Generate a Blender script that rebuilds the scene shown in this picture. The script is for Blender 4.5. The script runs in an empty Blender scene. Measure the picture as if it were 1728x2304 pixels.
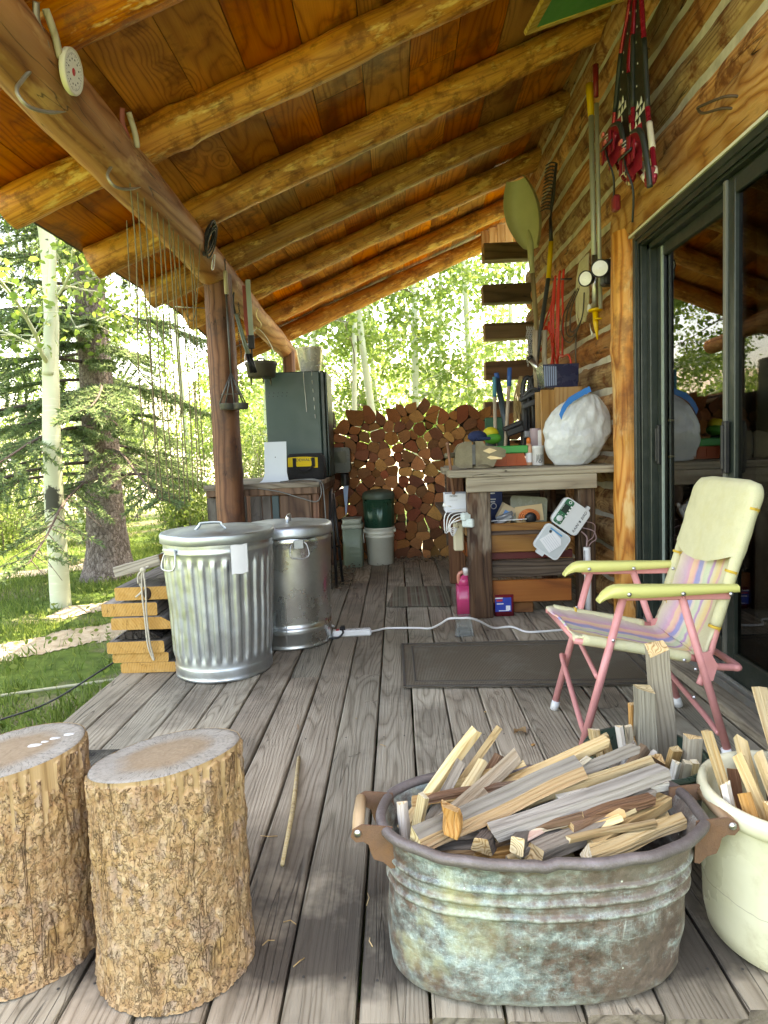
import bpy, math, random
import numpy as np
from mathutils import Vector, Matrix, noise as mn
R = math.radians
rng = random.Random(7)
SC = bpy.context.scene
COL = SC.collection

# ------------------------------------------------------------------ mesh builder
class MB:
    def __init__(s):
        s.v = []; s.f = []; s.m = []; s.s = []; s.r = []
    def add(s, vs, fs, mi=0, smooth=False, r=None):
        o = len(s.v); r = rng.random() if r is None else r
        s.v += [tuple(p) for p in vs]; s.r += [r] * len(vs)
        s.f += [tuple(i + o for i in f) for f in fs]
        s.m += [mi] * len(fs); s.s += [smooth] * len(fs)
        return s
    def box(s, c, d, rot=None, bev=0.0, mi=0, r=None):
        h = [x / 2 for x in d]; b = min(bev, min(h) * .49)
        M = rot if rot is not None else Matrix.Identity(3)
        c = Vector(c)
        if b <= 0:
            vs = [c + M @ Vector((x * h[0], y * h[1], z * h[2])) for x in (-1, 1) for y in (-1, 1) for z in (-1, 1)]
            fs = [(0, 1, 3, 2), (4, 6, 7, 5), (0, 4, 5, 1), (2, 3, 7, 6), (0, 2, 6, 4), (1, 5, 7, 3)]
            return s.add(vs, fs, mi, False, r)
        vs = []; idx = {}
        for x in (-1, 1):
            for y in (-1, 1):
                for z in (-1, 1):
                    for a in range(3):
                        p = [x * (h[0] - b), y * (h[1] - b), z * (h[2] - b)]
                        p[a] = (x, y, z)[a] * h[a]
                        idx[(x, y, z, a)] = len(vs); vs.append(c + M @ Vector(p))
        fs = []
        for a in range(3):
            u, w = (a + 1) % 3, (a + 2) % 3
            for sg in (-1, 1):
                q = []
                for (i, j) in ((-1, -1), (1, -1), (1, 1), (-1, 1)):
                    k = [0, 0, 0]; k[a] = sg; k[u] = i; k[w] = j
                    q.append(idx[(k[0], k[1], k[2], a)])
                fs.append(tuple(q) if sg > 0 else tuple(reversed(q)))
            for i in (-1, 1):
                for j in (-1, 1):
                    k1 = [0, 0, 0]; k1[a] = -1; k1[u] = i; k1[w] = j
                    k2 = list(k1); k2[a] = 1
                    q = (idx[(*k1, u)], idx[(*k2, u)], idx[(*k2, w)], idx[(*k1, w)])
                    fs.append(q if i * j > 0 else tuple(reversed(q)))
        for x in (-1, 1):
            for y in (-1, 1):
                for z in (-1, 1):
                    q = tuple(idx[(x, y, z, a)] for a in range(3))
                    fs.append(q if x * y * z > 0 else tuple(reversed(q)))
        return s.add(vs, fs, mi, False, r)
    def bar(s, p, q, w, t, up=(0, 0, 1), bev=0.0, mi=0, r=None, ext=0.0):
        p, q = Vector(p), Vector(q); d = q - p; L = d.length; x = d / L
        u = Vector(up); y = u.cross(x)
        if y.length < 1e-4: y = Vector((0, 1, 0)).cross(x)
        y.normalize(); z = x.cross(y)
        M = Matrix((x, y, z)).transposed()
        return s.box((p + q) / 2, (L + ext, w, t), M, bev, mi, r)
    def tube(s, pts, rad, n=8, closed=False, cap=True, mi=0, r=None, smooth=True, flat=1.0):
        P = [Vector(p) for p in pts]; N = len(P)
        rad = rad if isinstance(rad, (list, tuple)) else [rad] * N
        T = []
        for i in range(N):
            a = P[i - 1] if (i > 0 or closed) else P[i]
            b = P[(i + 1) % N] if (i < N - 1 or closed) else P[i]
            t = b - a; T.append(t.normalized() if t.length > 1e-9 else Vector((0, 0, 1)))
        u = T[0].orthogonal().normalized(); vs = []; fs = []
        for i in range(N):
            u = u - T[i] * u.dot(T[i])
            u = u.normalized() if u.length > 1e-6 else T[i].orthogonal().normalized()
            w = T[i].cross(u)
            for k in range(n):
                a = 2 * math.pi * k / n
                vs.append(P[i] + (u * math.cos(a) + w * math.sin(a) * flat) * rad[i])
        for i in range(N if closed else N - 1):
            j = (i + 1) % N
            for k in range(n):
                k2 = (k + 1) % n
                fs.append((i * n + k, i * n + k2, j * n + k2, j * n + k))
        if cap and not closed:
            fs.append(tuple(reversed(range(n)))); fs.append(tuple((N - 1) * n + k for k in range(n)))
        return s.add(vs, fs, mi, smooth, r)
    def lathe(s, prof, n=32, c=(0, 0, 0), M=None, mi=0, r=None, smooth=True, cap=(True, True), sx=1, sy=1, fn=None):
        c = Vector(c); vs = []; fs = []
        for i, (ra, z) in enumerate(prof):
            for k in range(n):
                a = 2 * math.pi * k / n
                q = Vector((ra * math.cos(a) * sx, ra * math.sin(a) * sy, z))
                if fn: q = fn(q, a, i)
                vs.append(c + (M @ q if M is not None else q))
        for i in range(len(prof) - 1):
            for k in range(n):
                k2 = (k + 1) % n
                fs.append((i * n + k, i * n + k2, (i + 1) * n + k2, (i + 1) * n + k))
        if cap[0]: fs.append(tuple(reversed(range(n))))
        if cap[1]: fs.append(tuple((len(prof) - 1) * n + k for k in range(n)))
        return s.add(vs, fs, mi, smooth, r)
    def prism(s, poly, h, M=None, o=(0, 0, 0), mi=0, mside=None, r=None, smooth=False):
        """poly in local xy, extruded 0..h along local z"""
        M = M or Matrix.Identity(3); o = Vector(o); n = len(poly)
        vs = [o + M @ Vector((x, y, 0)) for x, y in poly] + [o + M @ Vector((x, y, h)) for x, y in poly]
        r = rng.random() if r is None else r
        b = len(s.v)
        s.add(vs, [tuple(reversed(range(n))), tuple(range(n, 2 * n))], mi, False, r)
        ms = mi if mside is None else mside
        for i in range(n):
            j = (i + 1) % n
            s.f.append((b + i, b + j, b + n + j, b + n + i)); s.m.append(ms); s.s.append(smooth)
        return s
    def grid(s, P, mi=0, smooth=True, r=None, loop=False):
        """P[i][j] points"""
        a, b = len(P), len(P[0]); vs = [p for row in P for p in row]; fs = []
        for i in range(a - 1):
            for j in range(b if loop else b - 1):
                j2 = (j + 1) % b
                fs.append((i * b + j, i * b + j2, (i + 1) * b + j2, (i + 1) * b + j))
        return s.add(vs, fs, mi, smooth, r)
    def sphere(s, c, rad, n=12, mi=0, r=None, sc=(1, 1, 1)):
        pr = [(max(1e-4, math.sin(math.pi * i / (n // 2))), -math.cos(math.pi * i / (n // 2))) for i in range(n // 2 + 1)]
        return s.lathe([(a * rad, z * rad) for a, z in pr], n, c, Matrix.Diagonal(sc), mi, r, cap=(False, False))
    def build(s, name, mats, parent=None, loc=None, rot=None, kind=None):
        me = bpy.data.meshes.new(name)
        me.from_pydata(s.v, [], s.f); me.update()
        for m in (mats if isinstance(mats, (list, tuple)) else [mats]): me.materials.append(m)
        me.polygons.foreach_set('material_index', s.m)
        me.polygons.foreach_set('use_smooth', s.s)
        at = me.attributes.new('rnd', 'FLOAT', 'POINT'); at.data.foreach_set('value', s.r)
        return link(name, me, parent, loc, rot, kind)

def link(name, data, parent=None, loc=None, rot=None, kind=None):
    o = bpy.data.objects.new(name, data); COL.objects.link(o)
    if loc is not None: o.location = loc
    if rot is not None: o.rotation_euler = rot
    if parent is not None: put(o, parent)
    if kind: o['kind'] = kind
    return o
def wm(o):
    m = o.matrix_basis
    return wm(o.parent) @ o.matrix_parent_inverse @ m if o.parent else m.copy()
def put(o, p):
    o.parent = p; o.matrix_parent_inverse = wm(p).inverted()
def tag(o, label, cat, group=None):
    o['label'] = label; o['category'] = cat
    if group: o['group'] = group
    return o
def thing(name, label, cat, loc=(0, 0, 0), group=None):
    return tag(link(name, None, loc=loc), label, cat, group)
def struct(o):
    o['kind'] = 'structure'; return o
def bez(a, b, c, d, n=10):
    a, b, c, d = Vector(a), Vector(b), Vector(c), Vector(d)
    return [a * (1 - t) ** 3 + b * 3 * t * (1 - t) ** 2 + c * 3 * t * t * (1 - t) + d * t ** 3 for t in [i / n for i in range(n + 1)]]
def smooth_path(pts, n=6):
    P = [Vector(p) for p in pts]; out = []
    for i in range(len(P) - 1):
        p0 = P[max(i - 1, 0)]; p1 = P[i]; p2 = P[i + 1]; p3 = P[min(i + 2, len(P) - 1)]
        for k in range(n):
            t = k / n
            out.append(.5 * ((2 * p1) + (p2 - p0) * t + (2 * p0 - 5 * p1 + 4 * p2 - p3) * t * t + (3 * p1 - p0 - 3 * p2 + p3) * t ** 3))
    out.append(P[-1]); return out
def rz(a): return Matrix.Rotation(a, 3, 'Z')
def basis(x, up=(0, 0, 1)):
    x = Vector(x).normalized(); y = Vector(up).cross(x).normalized()
    return Matrix((x, y, x.cross(y))).transposed()
def cols3(x, y, z): return Matrix((Vector(x), Vector(y), Vector(z))).transposed()
def rrect(w, h, r, n=4):
    out = []
    for cx, cy, a0 in ((w / 2 - r, h / 2 - r, 0), (-w / 2 + r, h / 2 - r, 90), (-w / 2 + r, -h / 2 + r, 180), (w / 2 - r, -h / 2 + r, 270)):
        for k in range(n + 1):
            a = R(a0 + 90 * k / n); out.append((cx + r * math.cos(a), cy + r * math.sin(a)))
    return out
def text(name, s, size, M, loc, m, parent, ext=.0006, sx=1.0, shear=0.0):
    c = bpy.data.curves.new(name, 'FONT'); c.body = s; c.size = size; c.extrude = ext; c.align_x = 'CENTER'; c.align_y = 'CENTER'; c.shear = shear
    c.materials.append(m); c.resolution_u = 2
    tmp = bpy.data.objects.new(name, c); COL.objects.link(tmp)
    bpy.context.view_layer.update()
    me = bpy.data.meshes.new_from_object(tmp.evaluated_get(bpy.context.evaluated_depsgraph_get())); bpy.data.objects.remove(tmp)
    o = link(name, me); o.matrix_basis = Matrix.Translation(loc) @ (M @ Matrix.Diagonal((sx, 1, 1))).to_4x4()
    put(o, parent); return o

# ------------------------------------------------------------------ materials
class NT:
    def __init__(s, name, rough=.6, spec=.4, metal=0.0):
        s.m = bpy.data.materials.new(name); s.m.use_nodes = True
        s.t = s.m.node_tree; s.n = s.t.nodes; s.l = s.t.links
        s.b = s.n['Principled BSDF']; s.out = s.n['Material Output']
        s.b.inputs['Roughness'].default_value = rough; s.b.inputs['Metallic'].default_value = metal
        s.b.inputs['Specular IOR Level'].default_value = spec
    def N(s, t): return s.n.new('ShaderNode' + t)
    def set(s, inp, v):
        if hasattr(v, 'is_linked') or isinstance(v, bpy.types.NodeSocket): s.l.new(v, inp)
        else:
            if isinstance(v, (tuple, list)) and len(v) == 3 and inp.type == 'RGBA': v = (*v, 1)
            inp.default_value = v
    def co(s, kind='Object'): return s.N('TexCoord').outputs[kind]
    def rnd(s):
        a = s.N('Attribute'); a.attribute_name = 'rnd'; return a.outputs['Fac']
    def orand(s): return s.N('ObjectInfo').outputs['Random']
    def math(s, op, a, b=0.0, c=None, clamp=False):
        n = s.N('Math'); n.operation = op; n.use_clamp = clamp
        s.set(n.inputs[0], a); s.set(n.inputs[1], b)
        if c is not None: s.set(n.inputs[2], c)
        return n.outputs[0]
    def vmath(s, op, a, b):
        n = s.N('VectorMath'); n.operation = op; s.set(n.inputs[0], a); s.set(n.inputs[1], b); return n.outputs[0]
    def comb(s, x, y, z):
        n = s.N('CombineXYZ')
        for i, v in enumerate((x, y, z)): s.set(n.inputs[i], v)
        return n.outputs[0]
    def sep(s, v):
        n = s.N('SeparateXYZ'); s.l.new(v, n.inputs[0]); return n.outputs
    def noise(s, v, sc, det=3, ro=.55, dist=0.0, col=False):
        n = s.N('TexNoise'); s.set(n.inputs['Vector'], v); s.set(n.inputs['Scale'], sc); n.inputs['Detail'].default_value = det
        n.inputs['Roughness'].default_value = ro; n.inputs['Distortion'].default_value = dist
        return n.outputs['Color' if col else 'Fac']
    def vor(s, v, sc, feat='F1', out='Distance', rnd=1.0):
        n = s.N('TexVoronoi'); n.feature = feat; s.set(n.inputs['Vector'], v); s.set(n.inputs['Scale'], sc); n.inputs['Randomness'].default_value = rnd
        return n.outputs[out]
    def wave(s, v, sc, dist=2., det=2., typ='RINGS', dr='X', dsc=1.):
        n = s.N('TexWave'); n.wave_type = typ
        if typ == 'RINGS': n.rings_direction = dr
        else: n.bands_direction = dr
        s.set(n.inputs['Vector'], v); n.inputs['Scale'].default_value = sc; n.inputs['Distortion'].default_value = dist
        n.inputs['Detail'].default_value = det; n.inputs['Detail Scale'].default_value = dsc
        return n.outputs['Fac']
    def ramp(s, f, stops, mode='LINEAR'):
        n = s.N('ValToRGB'); n.color_ramp.interpolation = mode; e = n.color_ramp.elements
        while len(e) < len(stops): e.new(.5)
        for i, (p, c) in enumerate(stops):
            e[i].position = p; e[i].color = (*c, 1) if not isinstance(c, (int, float)) else (c, c, c, 1)
        s.set(n.inputs[0], f); return n.outputs[0]
    def mix(s, f, a, b, bt='MIX'):
        n = s.N('Mix'); n.data_type = 'RGBA'; n.blend_type = bt
        s.set(n.inputs[0], f); s.set(n.inputs[6], a); s.set(n.inputs[7], b); return n.outputs[2]
    def hsv(s, c, h=.5, sa=1., v=1.):
        n = s.N('HueSaturation'); s.set(n.inputs['Hue'], h); s.set(n.inputs['Saturation'], sa); s.set(n.inputs['Value'], v); s.set(n.inputs['Color'], c); return n.outputs[0]
    def remap(s, v, a, b, c, d, clamp=True):
        n = s.N('MapRange'); n.clamp = clamp
        for i, x in enumerate((v, a, b, c, d)): s.set(n.inputs[i], x)
        return n.outputs[0]
    def bump(s, h, st=.3, d=.01):
        n = s.N('Bump'); n.inputs['Strength'].default_value = st; n.inputs['Distance'].default_value = d
        s.l.new(h, n.inputs['Height']); s.l.new(n.outputs[0], s.b.inputs['Normal'])
    def col(s, c): s.set(s.b.inputs['Base Color'], c); return s
    def rough(s, v): s.set(s.b.inputs['Roughness'], v); return s

def plain(name, c, rough=.5, metal=0., spec=.4, var=.12, sc=18., bump=0., dirt=0., dcol=(.08, .06, .045), trans=0.):
    """painted / moulded surface with slight mottling, fine wear and dirt"""
    t = NT(name, rough, spec, metal); co = t.co()
    n = t.noise(co, sc, 4, .6); f = t.noise(co, sc * 9, 2, .5)
    cc = t.mix(t.math('MULTIPLY', t.remap(n, .3, .7, 0, 1), var), c, tuple(x * .55 for x in c))
    cc = t.mix(t.math('MULTIPLY', f, var * .6), cc, tuple(min(1, x * 1.4 + .02) for x in c))
    if dirt: cc = t.mix(t.math('MULTIPLY', t.remap(t.noise(co, sc * .45, 5, .7), .48, .72, 0, 1), dirt), cc, dcol)
    t.col(cc); t.rough(t.remap(n, .2, .8, max(.03, rough - .1), min(1, rough + .12)))
    if bump: t.bump(f, bump, .004)
    if trans: t.b.inputs['Transmission Weight'].default_value = trans
    return t.m

def wood(name, cols, ax='Y', ring=9., stretch=.09, fine=70., knots=0., rough=.62, bump=.35, var=.5, dist=3.5, spec=.35, blot=None, mixf=.5, orand=False, cracks=0., ksc=1.6, rowdist=None, worn=None, kr=1., stain=None):
    t = NT(name, rough, spec); co = t.co(); r = t.orand() if orand else t.rnd()
    off = t.comb(t.math('MULTIPLY', r, 13.7), t.math('MULTIPLY', r, 29.3), t.math('MULTIPLY', r, 7.1))
    v = t.vmath('ADD', co, off); k = 'XYZ'.index(ax)
    sv = [1., 1., 1.]; sv[k] = stretch
    st = t.vmath('MULTIPLY', v, tuple(sv))
    sv2 = [1., 1., 1.]; sv2[k] = stretch * .35
    st2 = t.vmath('MULTIPLY', v, tuple(sv2))
    sv3 = [1., 1., 1.]; sv3[k] = .45
    big = t.noise(t.vmath('MULTIPLY', v, tuple(sv3)), 3.2, 3, .6)
    warp = t.vmath('ADD', st, t.vmath('MULTIPLY', t.noise(t.vmath('MULTIPLY', v, tuple(.5 if i == k else 1. for i in range(3))), 5., 2, .5, col=True), (.035, .035, .035)))
    kd = None
    if knots:
        kv = t.vmath('MULTIPLY', v, tuple(.55 if i == k else 1. for i in range(3)))
        d = t.vor(kv, ksc, rnd=1.); c = t.sep(t.vor(kv, ksc, out='Color'))[0]
        gate = t.math('GREATER_THAN', knots, c)
        kd = t.math('MULTIPLY', t.remap(d, .035 * kr, .085 * kr, 1, 0), gate)
        halo = t.math('MULTIPLY', t.remap(d, .03 * kr, .34 * kr, 1, 0), gate)
        warp = t.vmath('ADD', warp, t.vmath('MULTIPLY', t.comb(halo, halo, halo), (.02 * kr, .02 * kr, .02 * kr)))
    s_ = t.noise(warp, ring * .36, 1.2, .35)
    if knots: s_ = t.math('ADD', s_, t.math('MULTIPLY', halo, .30 * kr))
    w = t.math('MULTIPLY', t.math('PINGPONG', t.math('MULTIPLY', s_, dist * 5.), .5), 2.)
    w = t.math('POWER', t.math('SUBTRACT', 1., t.math('POWER', t.math('SUBTRACT', 1., w), 2.2)), 1.)
    fn = t.noise(st2, fine, 4, .65)
    f = t.math('ADD', t.math('MULTIPLY', w, mixf), t.math('MULTIPLY', fn, 1 - mixf))
    n = len(cols)
    c = t.ramp(f, [(.12 + .76 * i / (n - 1), cols[i]) for i in range(n)])
    c = t.mix(t.math('MULTIPLY', t.remap(big, .35, .7, 0, 1), var), c, tuple(x * .45 for x in cols[0]), 'MIX')
    c = t.hsv(c, t.remap(r, 0, 1, .488, .512), t.remap(r, 0, 1, 1.1, .88), t.remap(t.math('FRACT', t.math('MULTIPLY', r, 7.3)), 0, 1, 1 - var * .45, 1 + var * .45))
    if blot: c = t.mix(t.math('MULTIPLY', t.remap(t.noise(v, blot[1], 5, .7), .5, .62, 0, 1), blot[2]), c, blot[0])
    if worn: c = t.mix(t.math('MULTIPLY', t.remap(t.noise(t.vmath('MULTIPLY', v, tuple(.3 if i == k else 1. for i in range(3))), worn[1], 4, .7), .56, .66, 0, 1), worn[2]), c, worn[0])
    h = t.math('ADD', fn, t.math('MULTIPLY', w, .18))
    if cracks:
        cr = t.noise(t.vmath('MULTIPLY', v, tuple(.05 if i == k else 1. for i in range(3))), 26., 1, .4, .4)
        crm = t.remap(t.math('ABSOLUTE', t.math('SUBTRACT', cr, .5)), 0, .012, 1, 0)
        crm = t.math('MULTIPLY', crm, t.math('MULTIPLY', t.remap(big, .45, .6, 0, 1), cracks))
        c = t.mix(crm, c, (.012, .009, .006)); h = t.math('SUBTRACT', h, crm)
    if kd is not None:
        c = t.mix(t.math('MULTIPLY', kd, .85), c, tuple(x * .22 for x in cols[0]))
        c = t.mix(t.math('MULTIPLY', t.math('SUBTRACT', halo, kd, clamp=True), .35), c, tuple(x * .5 for x in cols[0]))
    if stain:
        sy = t.sep(co)[1]; sm = t.math('MULTIPLY', t.remap(sy, stain[1], stain[1] - .35, 0, 1), t.remap(t.math('ADD', t.noise(co, 3.2, 5, .65), t.math('MULTIPLY', t.remap(sy, stain[0], stain[0] + .11, -.30, 0), 1.)), .33, .50, 0, 1)); c = t.mix(t.math('MULTIPLY', sm, stain[3]), c, stain[2])
    t.col(c); t.rough(t.remap(f, 0, 1, min(1, rough + .15), max(.05, rough - .1)))
    t.bump(h, bump, .006)
    return t.m

def endgrain(name, c0, c1, ax='Y', scale=28., rough=.75, cracks=.8):
    """sawn log end: rings round the object's own axis, radial checks"""
    t = NT(name, rough, .25); co = t.co(); k = 'XYZ'.index(ax); r = t.orand()
    w = t.vmath('ADD', co, t.vmath('MULTIPLY', t.noise(co, 7., 2, .5, col=True), (.05, .05, .05)))
    f = t.wave(w, scale, 1.2, 2., 'RINGS', ax, 2.)
    big = t.noise(co, 5., 4, .65); fi = t.noise(co, 90., 3, .6)
    c = t.mix(t.math('MULTIPLY', f, .6), c1, c0)
    c = t.mix(t.math('MULTIPLY', t.remap(big, .4, .68, 0, 1), .6), c, tuple(x * .45 for x in c0))
    c = t.mix(t.math('MULTIPLY', fi, .35), c, tuple(min(1, x * 1.5) for x in c1))
    s = t.sep(co); a, b = [s[i] for i in range(3) if i != k]
    ang = t.math('ARCTAN2', a, b)
    cr = t.noise(t.comb(t.math('MULTIPLY', ang, 2.2), 0., t.math('MULTIPLY', r, 20.)), 3.2, 2, .6)
    crm = t.math('MULTIPLY', t.remap(t.math('ABSOLUTE', t.math('SUBTRACT', cr, .5)), 0, .02, 1, 0), cracks)
    c = t.mix(crm, c, (.02, .013, .008))
    c = t.hsv(c, t.remap(r, 0, 1, .485, .515), 1., t.remap(t.math('FRACT', t.math('MULTIPLY', r, 9.1)), 0, 1, .65, 1.3))
    t.col(c); t.bump(t.math('SUBTRACT', fi, crm), .35, .004); return t.m

def bark(name, cd, cm, cl, scale=16., bumpd=.02, st=.9, zs=.45):
    t = NT(name, .9, .15); co = t.co()
    v = t.vmath('MULTIPLY', co, (1, 1, zs))
    wv = t.vmath('ADD', v, t.vmath('MULTIPLY', t.noise(v, scale * .7, 3, .6, col=True), (.035, .035, .035)))
    e = t.vor(wv, scale, 'DISTANCE_TO_EDGE'); cc = t.sep(t.vor(wv, scale, out='Color'))[0]
    n = t.noise(co, scale * 2.4, 5, .7); n2 = t.noise(co, scale * .3, 3, .6)
    c = t.ramp(t.math('ADD', t.math('MULTIPLY', n, .6), t.math('MULTIPLY', cc, .4)), [(.2, cd), (.5, cm), (.8, cl)])
    c = t.mix(t.remap(e, 0, .06, .85, 0), c, tuple(x * .35 for x in cd))
    c = t.mix(t.math('MULTIPLY', t.remap(n2, .5, .7, 0, 1), .4), c, cl)
    t.col(c)
    t.bump(t.math('ADD', t.math('MULTIPLY', t.remap(e, 0, .12, 0, 1), .6), t.math('MULTIPLY', n, .6)), st, bumpd)
    return t.m

def metal(name, c, rough=.35, sc=12., dirt=.25, aniso=0, spangle=0., dcol=(.2, .2, .2)):
    t = NT(name, rough, .5, 1.0); co = t.co()
    n = t.noise(co, sc, 4, .65); cc = t.mix(t.math('MULTIPLY', t.remap(n, .35, .7, 0, 1), dirt), c, dcol)
    if spangle:
        vc = t.sep(t.vor(co, 90., out='Color'))[0]
        cc = t.mix(t.math('MULTIPLY', vc, spangle), cc, tuple(x * .6 for x in c))
    t.col(cc); t.rough(t.remap(n, .3, .75, max(.05, rough - .08), rough + .22))
    t.bump(t.noise(co, sc * .8, 2, .5), .12, .02); return t.m

def leafmat(name, c, c2, tr=.5, rough=.5):
    t = NT(name, rough, .3); r = t.rnd()
    cc = t.mix(r, c, c2)
    t.col(cc)
    tb = t.N('BsdfTranslucent'); t.l.new(t.hsv(cc, .5, 1.0, 1.4), tb.inputs[0])
    ms = t.N('MixShader'); ms.inputs[0].default_value = tr
    t.l.new(t.b.outputs[0], ms.inputs[1]); t.l.new(tb.outputs[0], ms.inputs[2]); t.l.new(ms.outputs[0], t.out.inputs[0])
    return t.m
# ------------------------------------------------------------------ camera, light, sky
CAMZ = 1.03
cd = bpy.data.cameras.new('camera'); cam = bpy.data.objects.new('camera', cd); COL.objects.link(cam)
cx_, cy_, cz_ = (0.99908936, 0.02021905, -0.03757191), (-0.03596722, -0.07460133, -0.9965646), (-0.02295251, 0.99700844, -0.07380617)
cam.matrix_world = Matrix(((cx_[0], -cy_[0], -cz_[0], 0), (cx_[1], -cy_[1], -cz_[1], 0), (cx_[2], -cy_[2], -cz_[2], CAMZ), (0, 0, 0, 1)))
cd.sensor_fit = 'VERTICAL'; cd.sensor_height = 36; cd.lens = 1430 / 2304 * 36; cd.shift_y = -40 / 2304
cd.clip_start = .02; cd.clip_end = 600
SC.camera = cam
SUN_EL, SUN_AZ = R(66), R(35)          # azimuth from +Y towards +X: the sun stands behind the cabin, right of the view
w = bpy.data.worlds.new("World"); SC.world = w; w.use_nodes = True
sk = w.node_tree.nodes.new('ShaderNodeTexSky'); sk.sky_type = 'NISHITA'; sk.sun_disc = False
sk.sun_elevation = SUN_EL; sk.sun_rotation = SUN_AZ; sk.air_density = 1.0; sk.dust_density = 3.0
w.node_tree.links.new(sk.outputs[0], w.node_tree.nodes['Background'].inputs[0])
w.node_tree.nodes['Background'].inputs[1].default_value = .15
sl = bpy.data.lights.new('sun', 'SUN'); sl.energy = 2.7; sl.angle = R(.53); sl.color = (1, .95, .86)
so = bpy.data.objects.new('sun', sl); COL.objects.link(so)
sd = Vector((math.sin(SUN_AZ) * math.cos(SUN_EL), math.cos(SUN_AZ) * math.cos(SUN_EL), math.sin(SUN_EL)))
so.rotation_euler = sd.to_track_quat('Z', 'Y').to_euler(); so.location = sd * 40
SC.view_settings.view_transform = 'Standard'; SC.view_settings.look = 'None'; SC.view_settings.exposure = 3.6; SC.view_settings.gamma = 1
SC.view_settings.use_white_balance = True; SC.view_settings.white_balance_temperature = 9200; SC.view_settings.white_balance_tint = 13
SC.cycles.use_denoising = True; SC.cycles.denoiser = 'OPENIMAGEDENOISE'
SC.cycles.max_bounces = 12; SC.cycles.diffuse_bounces = 6; SC.cycles.glossy_bounces = 4; SC.cycles.transmission_bounces = 6; SC.cycles.transparent_max_bounces = 12
SC.cycles.sample_clamp_indirect = 6.0; SC.cycles.caustics_reflective = False; SC.cycles.caustics_refractive = False

# ------------------------------------------------------------------ shared materials
M_rafter = wood('rafter_wood', [(.22, .05, .006), (.60, .205, .022), (.80, .37, .055)], 'X', 15, .07, 110, .3, .42, .5, .5, mixf=.3, dist=4, blot=((.12, .03, .005), 9, .6), worn=((.86, .60, .24), 16, .85), cracks=.6, ksc=3.2, spec=.4)
M_roofdeck = wood('roof_board_wood', [(.27, .062, .008), (.60, .19, .022), (.80, .31, .042)], 'Y', 12, .10, 150, .45, .38, .12, .6, dist=4., ksc=3.4, mixf=.42, spec=.45, blot=((.13, .025, .004), 2.6, .75))
M_purlin = wood('purlin_wood', [(.17, .045, .012), (.34, .105, .027), (.48, .19, .055)], 'Y', 7, .08, 60, .15, .55, .4, .5, worn=((.62, .38, .17), 7, .6), cracks=.8)
M_post = wood('post_wood', [(.07, .025, .013), (.165, .066, .032), (.27, .122, .058)], 'Z', 8, .06, 70, .12, .6, .6, .6, cracks=1., blot=((.05, .03, .025), 5, .5))
M_buck = wood('door_log_wood', [(.24, .075, .014), (.52, .22, .05), (.72, .40, .12)], 'Z', 13, .07, 90, .2, .5, .7, .5, cracks=.9, worn=((.75, .54, .25), 9, .6), blot=((.13, .04, .008), 4, .6))
M_log = wood('wall_log_wood', [(.19, .07, .02), (.51, .25, .095), (.74, .47, .22)], 'Y', 12, .10, 70, .25, .7, 1.1, .6, mixf=.3, cracks=1., blot=((.15, .04, .010), 8, .9), worn=((.62, .42, .21), 5, .65), ksc=3.)
M_logdark = wood('log_end_wood', [(.06, .035, .02), (.12, .07, .04), (.19, .11, .06)], 'X', 8, .08, 60, .1, .7, .5, .5, cracks=1.)
M_logend = endgrain('log_end_grain', (.36, .22, .1), (.22, .13, .06), 'X', 20)
M_deck = wood('deck_board_wood', [(.19, .155, .108), (.37, .315, .23), (.47, .41, .31)], 'Y', 17, .055, 170, .34, .75, .9, .5, dist=6., cracks=.7, ksc=4.2, mixf=.5, spec=.25, blot=((.075, .06, .045), 1.6, .45), kr=.5, stain=(1.08, 1.75, (.05, .041, .033), .88))
M_trim = wood('carved_header_wood', [(.24, .08, .018), (.50, .235, .065), (.72, .43, .17)], 'Y', 9, .25, 60, 0, .7, 1.6, .5, cracks=1., dist=4)
def chink_mat():
    t = NT('chinking_mortar', .9, .15); co = t.co(); n = t.noise(co, 9, 5, .65); f = t.noise(co, 120, 2, .6)
    c = t.ramp(n, [(.3, (.40, .37, .30)), (.6, (.60, .56, .47)), (.75, (.70, .66, .57))]); t.col(c)
    t.bump(t.math('ADD', n, t.math('MULTIPLY', f, .3)), .5, .01); return t.m
M_chink = chink_mat()
M_alu = plain('bronze_aluminium', (.018, .026, .020), .35, 0., .5, .2, 30, dirt=.25, dcol=(.10, .10, .085))
M_alupale = plain('weathered_sash_edge', (.30, .36, .31), .45, 0., .5, .3, 30, dirt=.3)
M_black = plain('black_plastic', (.012, .012, .013), .4, 0., .4, .2, 40, dirt=.2, dcol=(.09, .08, .07))
M_steel = metal('bare_steel', (.55, .55, .54), .32, 14, .3)
M_rust = plain('rusty_iron', (.16, .085, .05), .8, .0, .3, .5, 40, bump=.4, dirt=.5, dcol=(.24, .11, .045))
def glass_mat(tint=(.80, .86, .82, 1), k=1.5, nm='door_glass'):
    t = NT(nm, .02, .5)
    tr = t.N('BsdfTransparent'); tr.inputs[0].default_value = tint
    gl = t.N('BsdfGlossy'); gl.inputs['Roughness'].default_value = .012
    fr = t.N('Fresnel'); fr.inputs[0].default_value = 1.52
    f = t.math('MULTIPLY', fr.outputs[0], k, clamp=True)
    ms = t.N('MixShader'); t.l.new(f, ms.inputs[0]); t.l.new(tr.outputs[0], ms.inputs[1]); t.l.new(gl.outputs[0], ms.inputs[2]); t.l.new(ms.outputs[0], t.out.inputs[0])
    return t.m
M_glass = glass_mat(); M_screen = glass_mat((.35, .33, .30, 1), .75, 'screened_glass')

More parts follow.
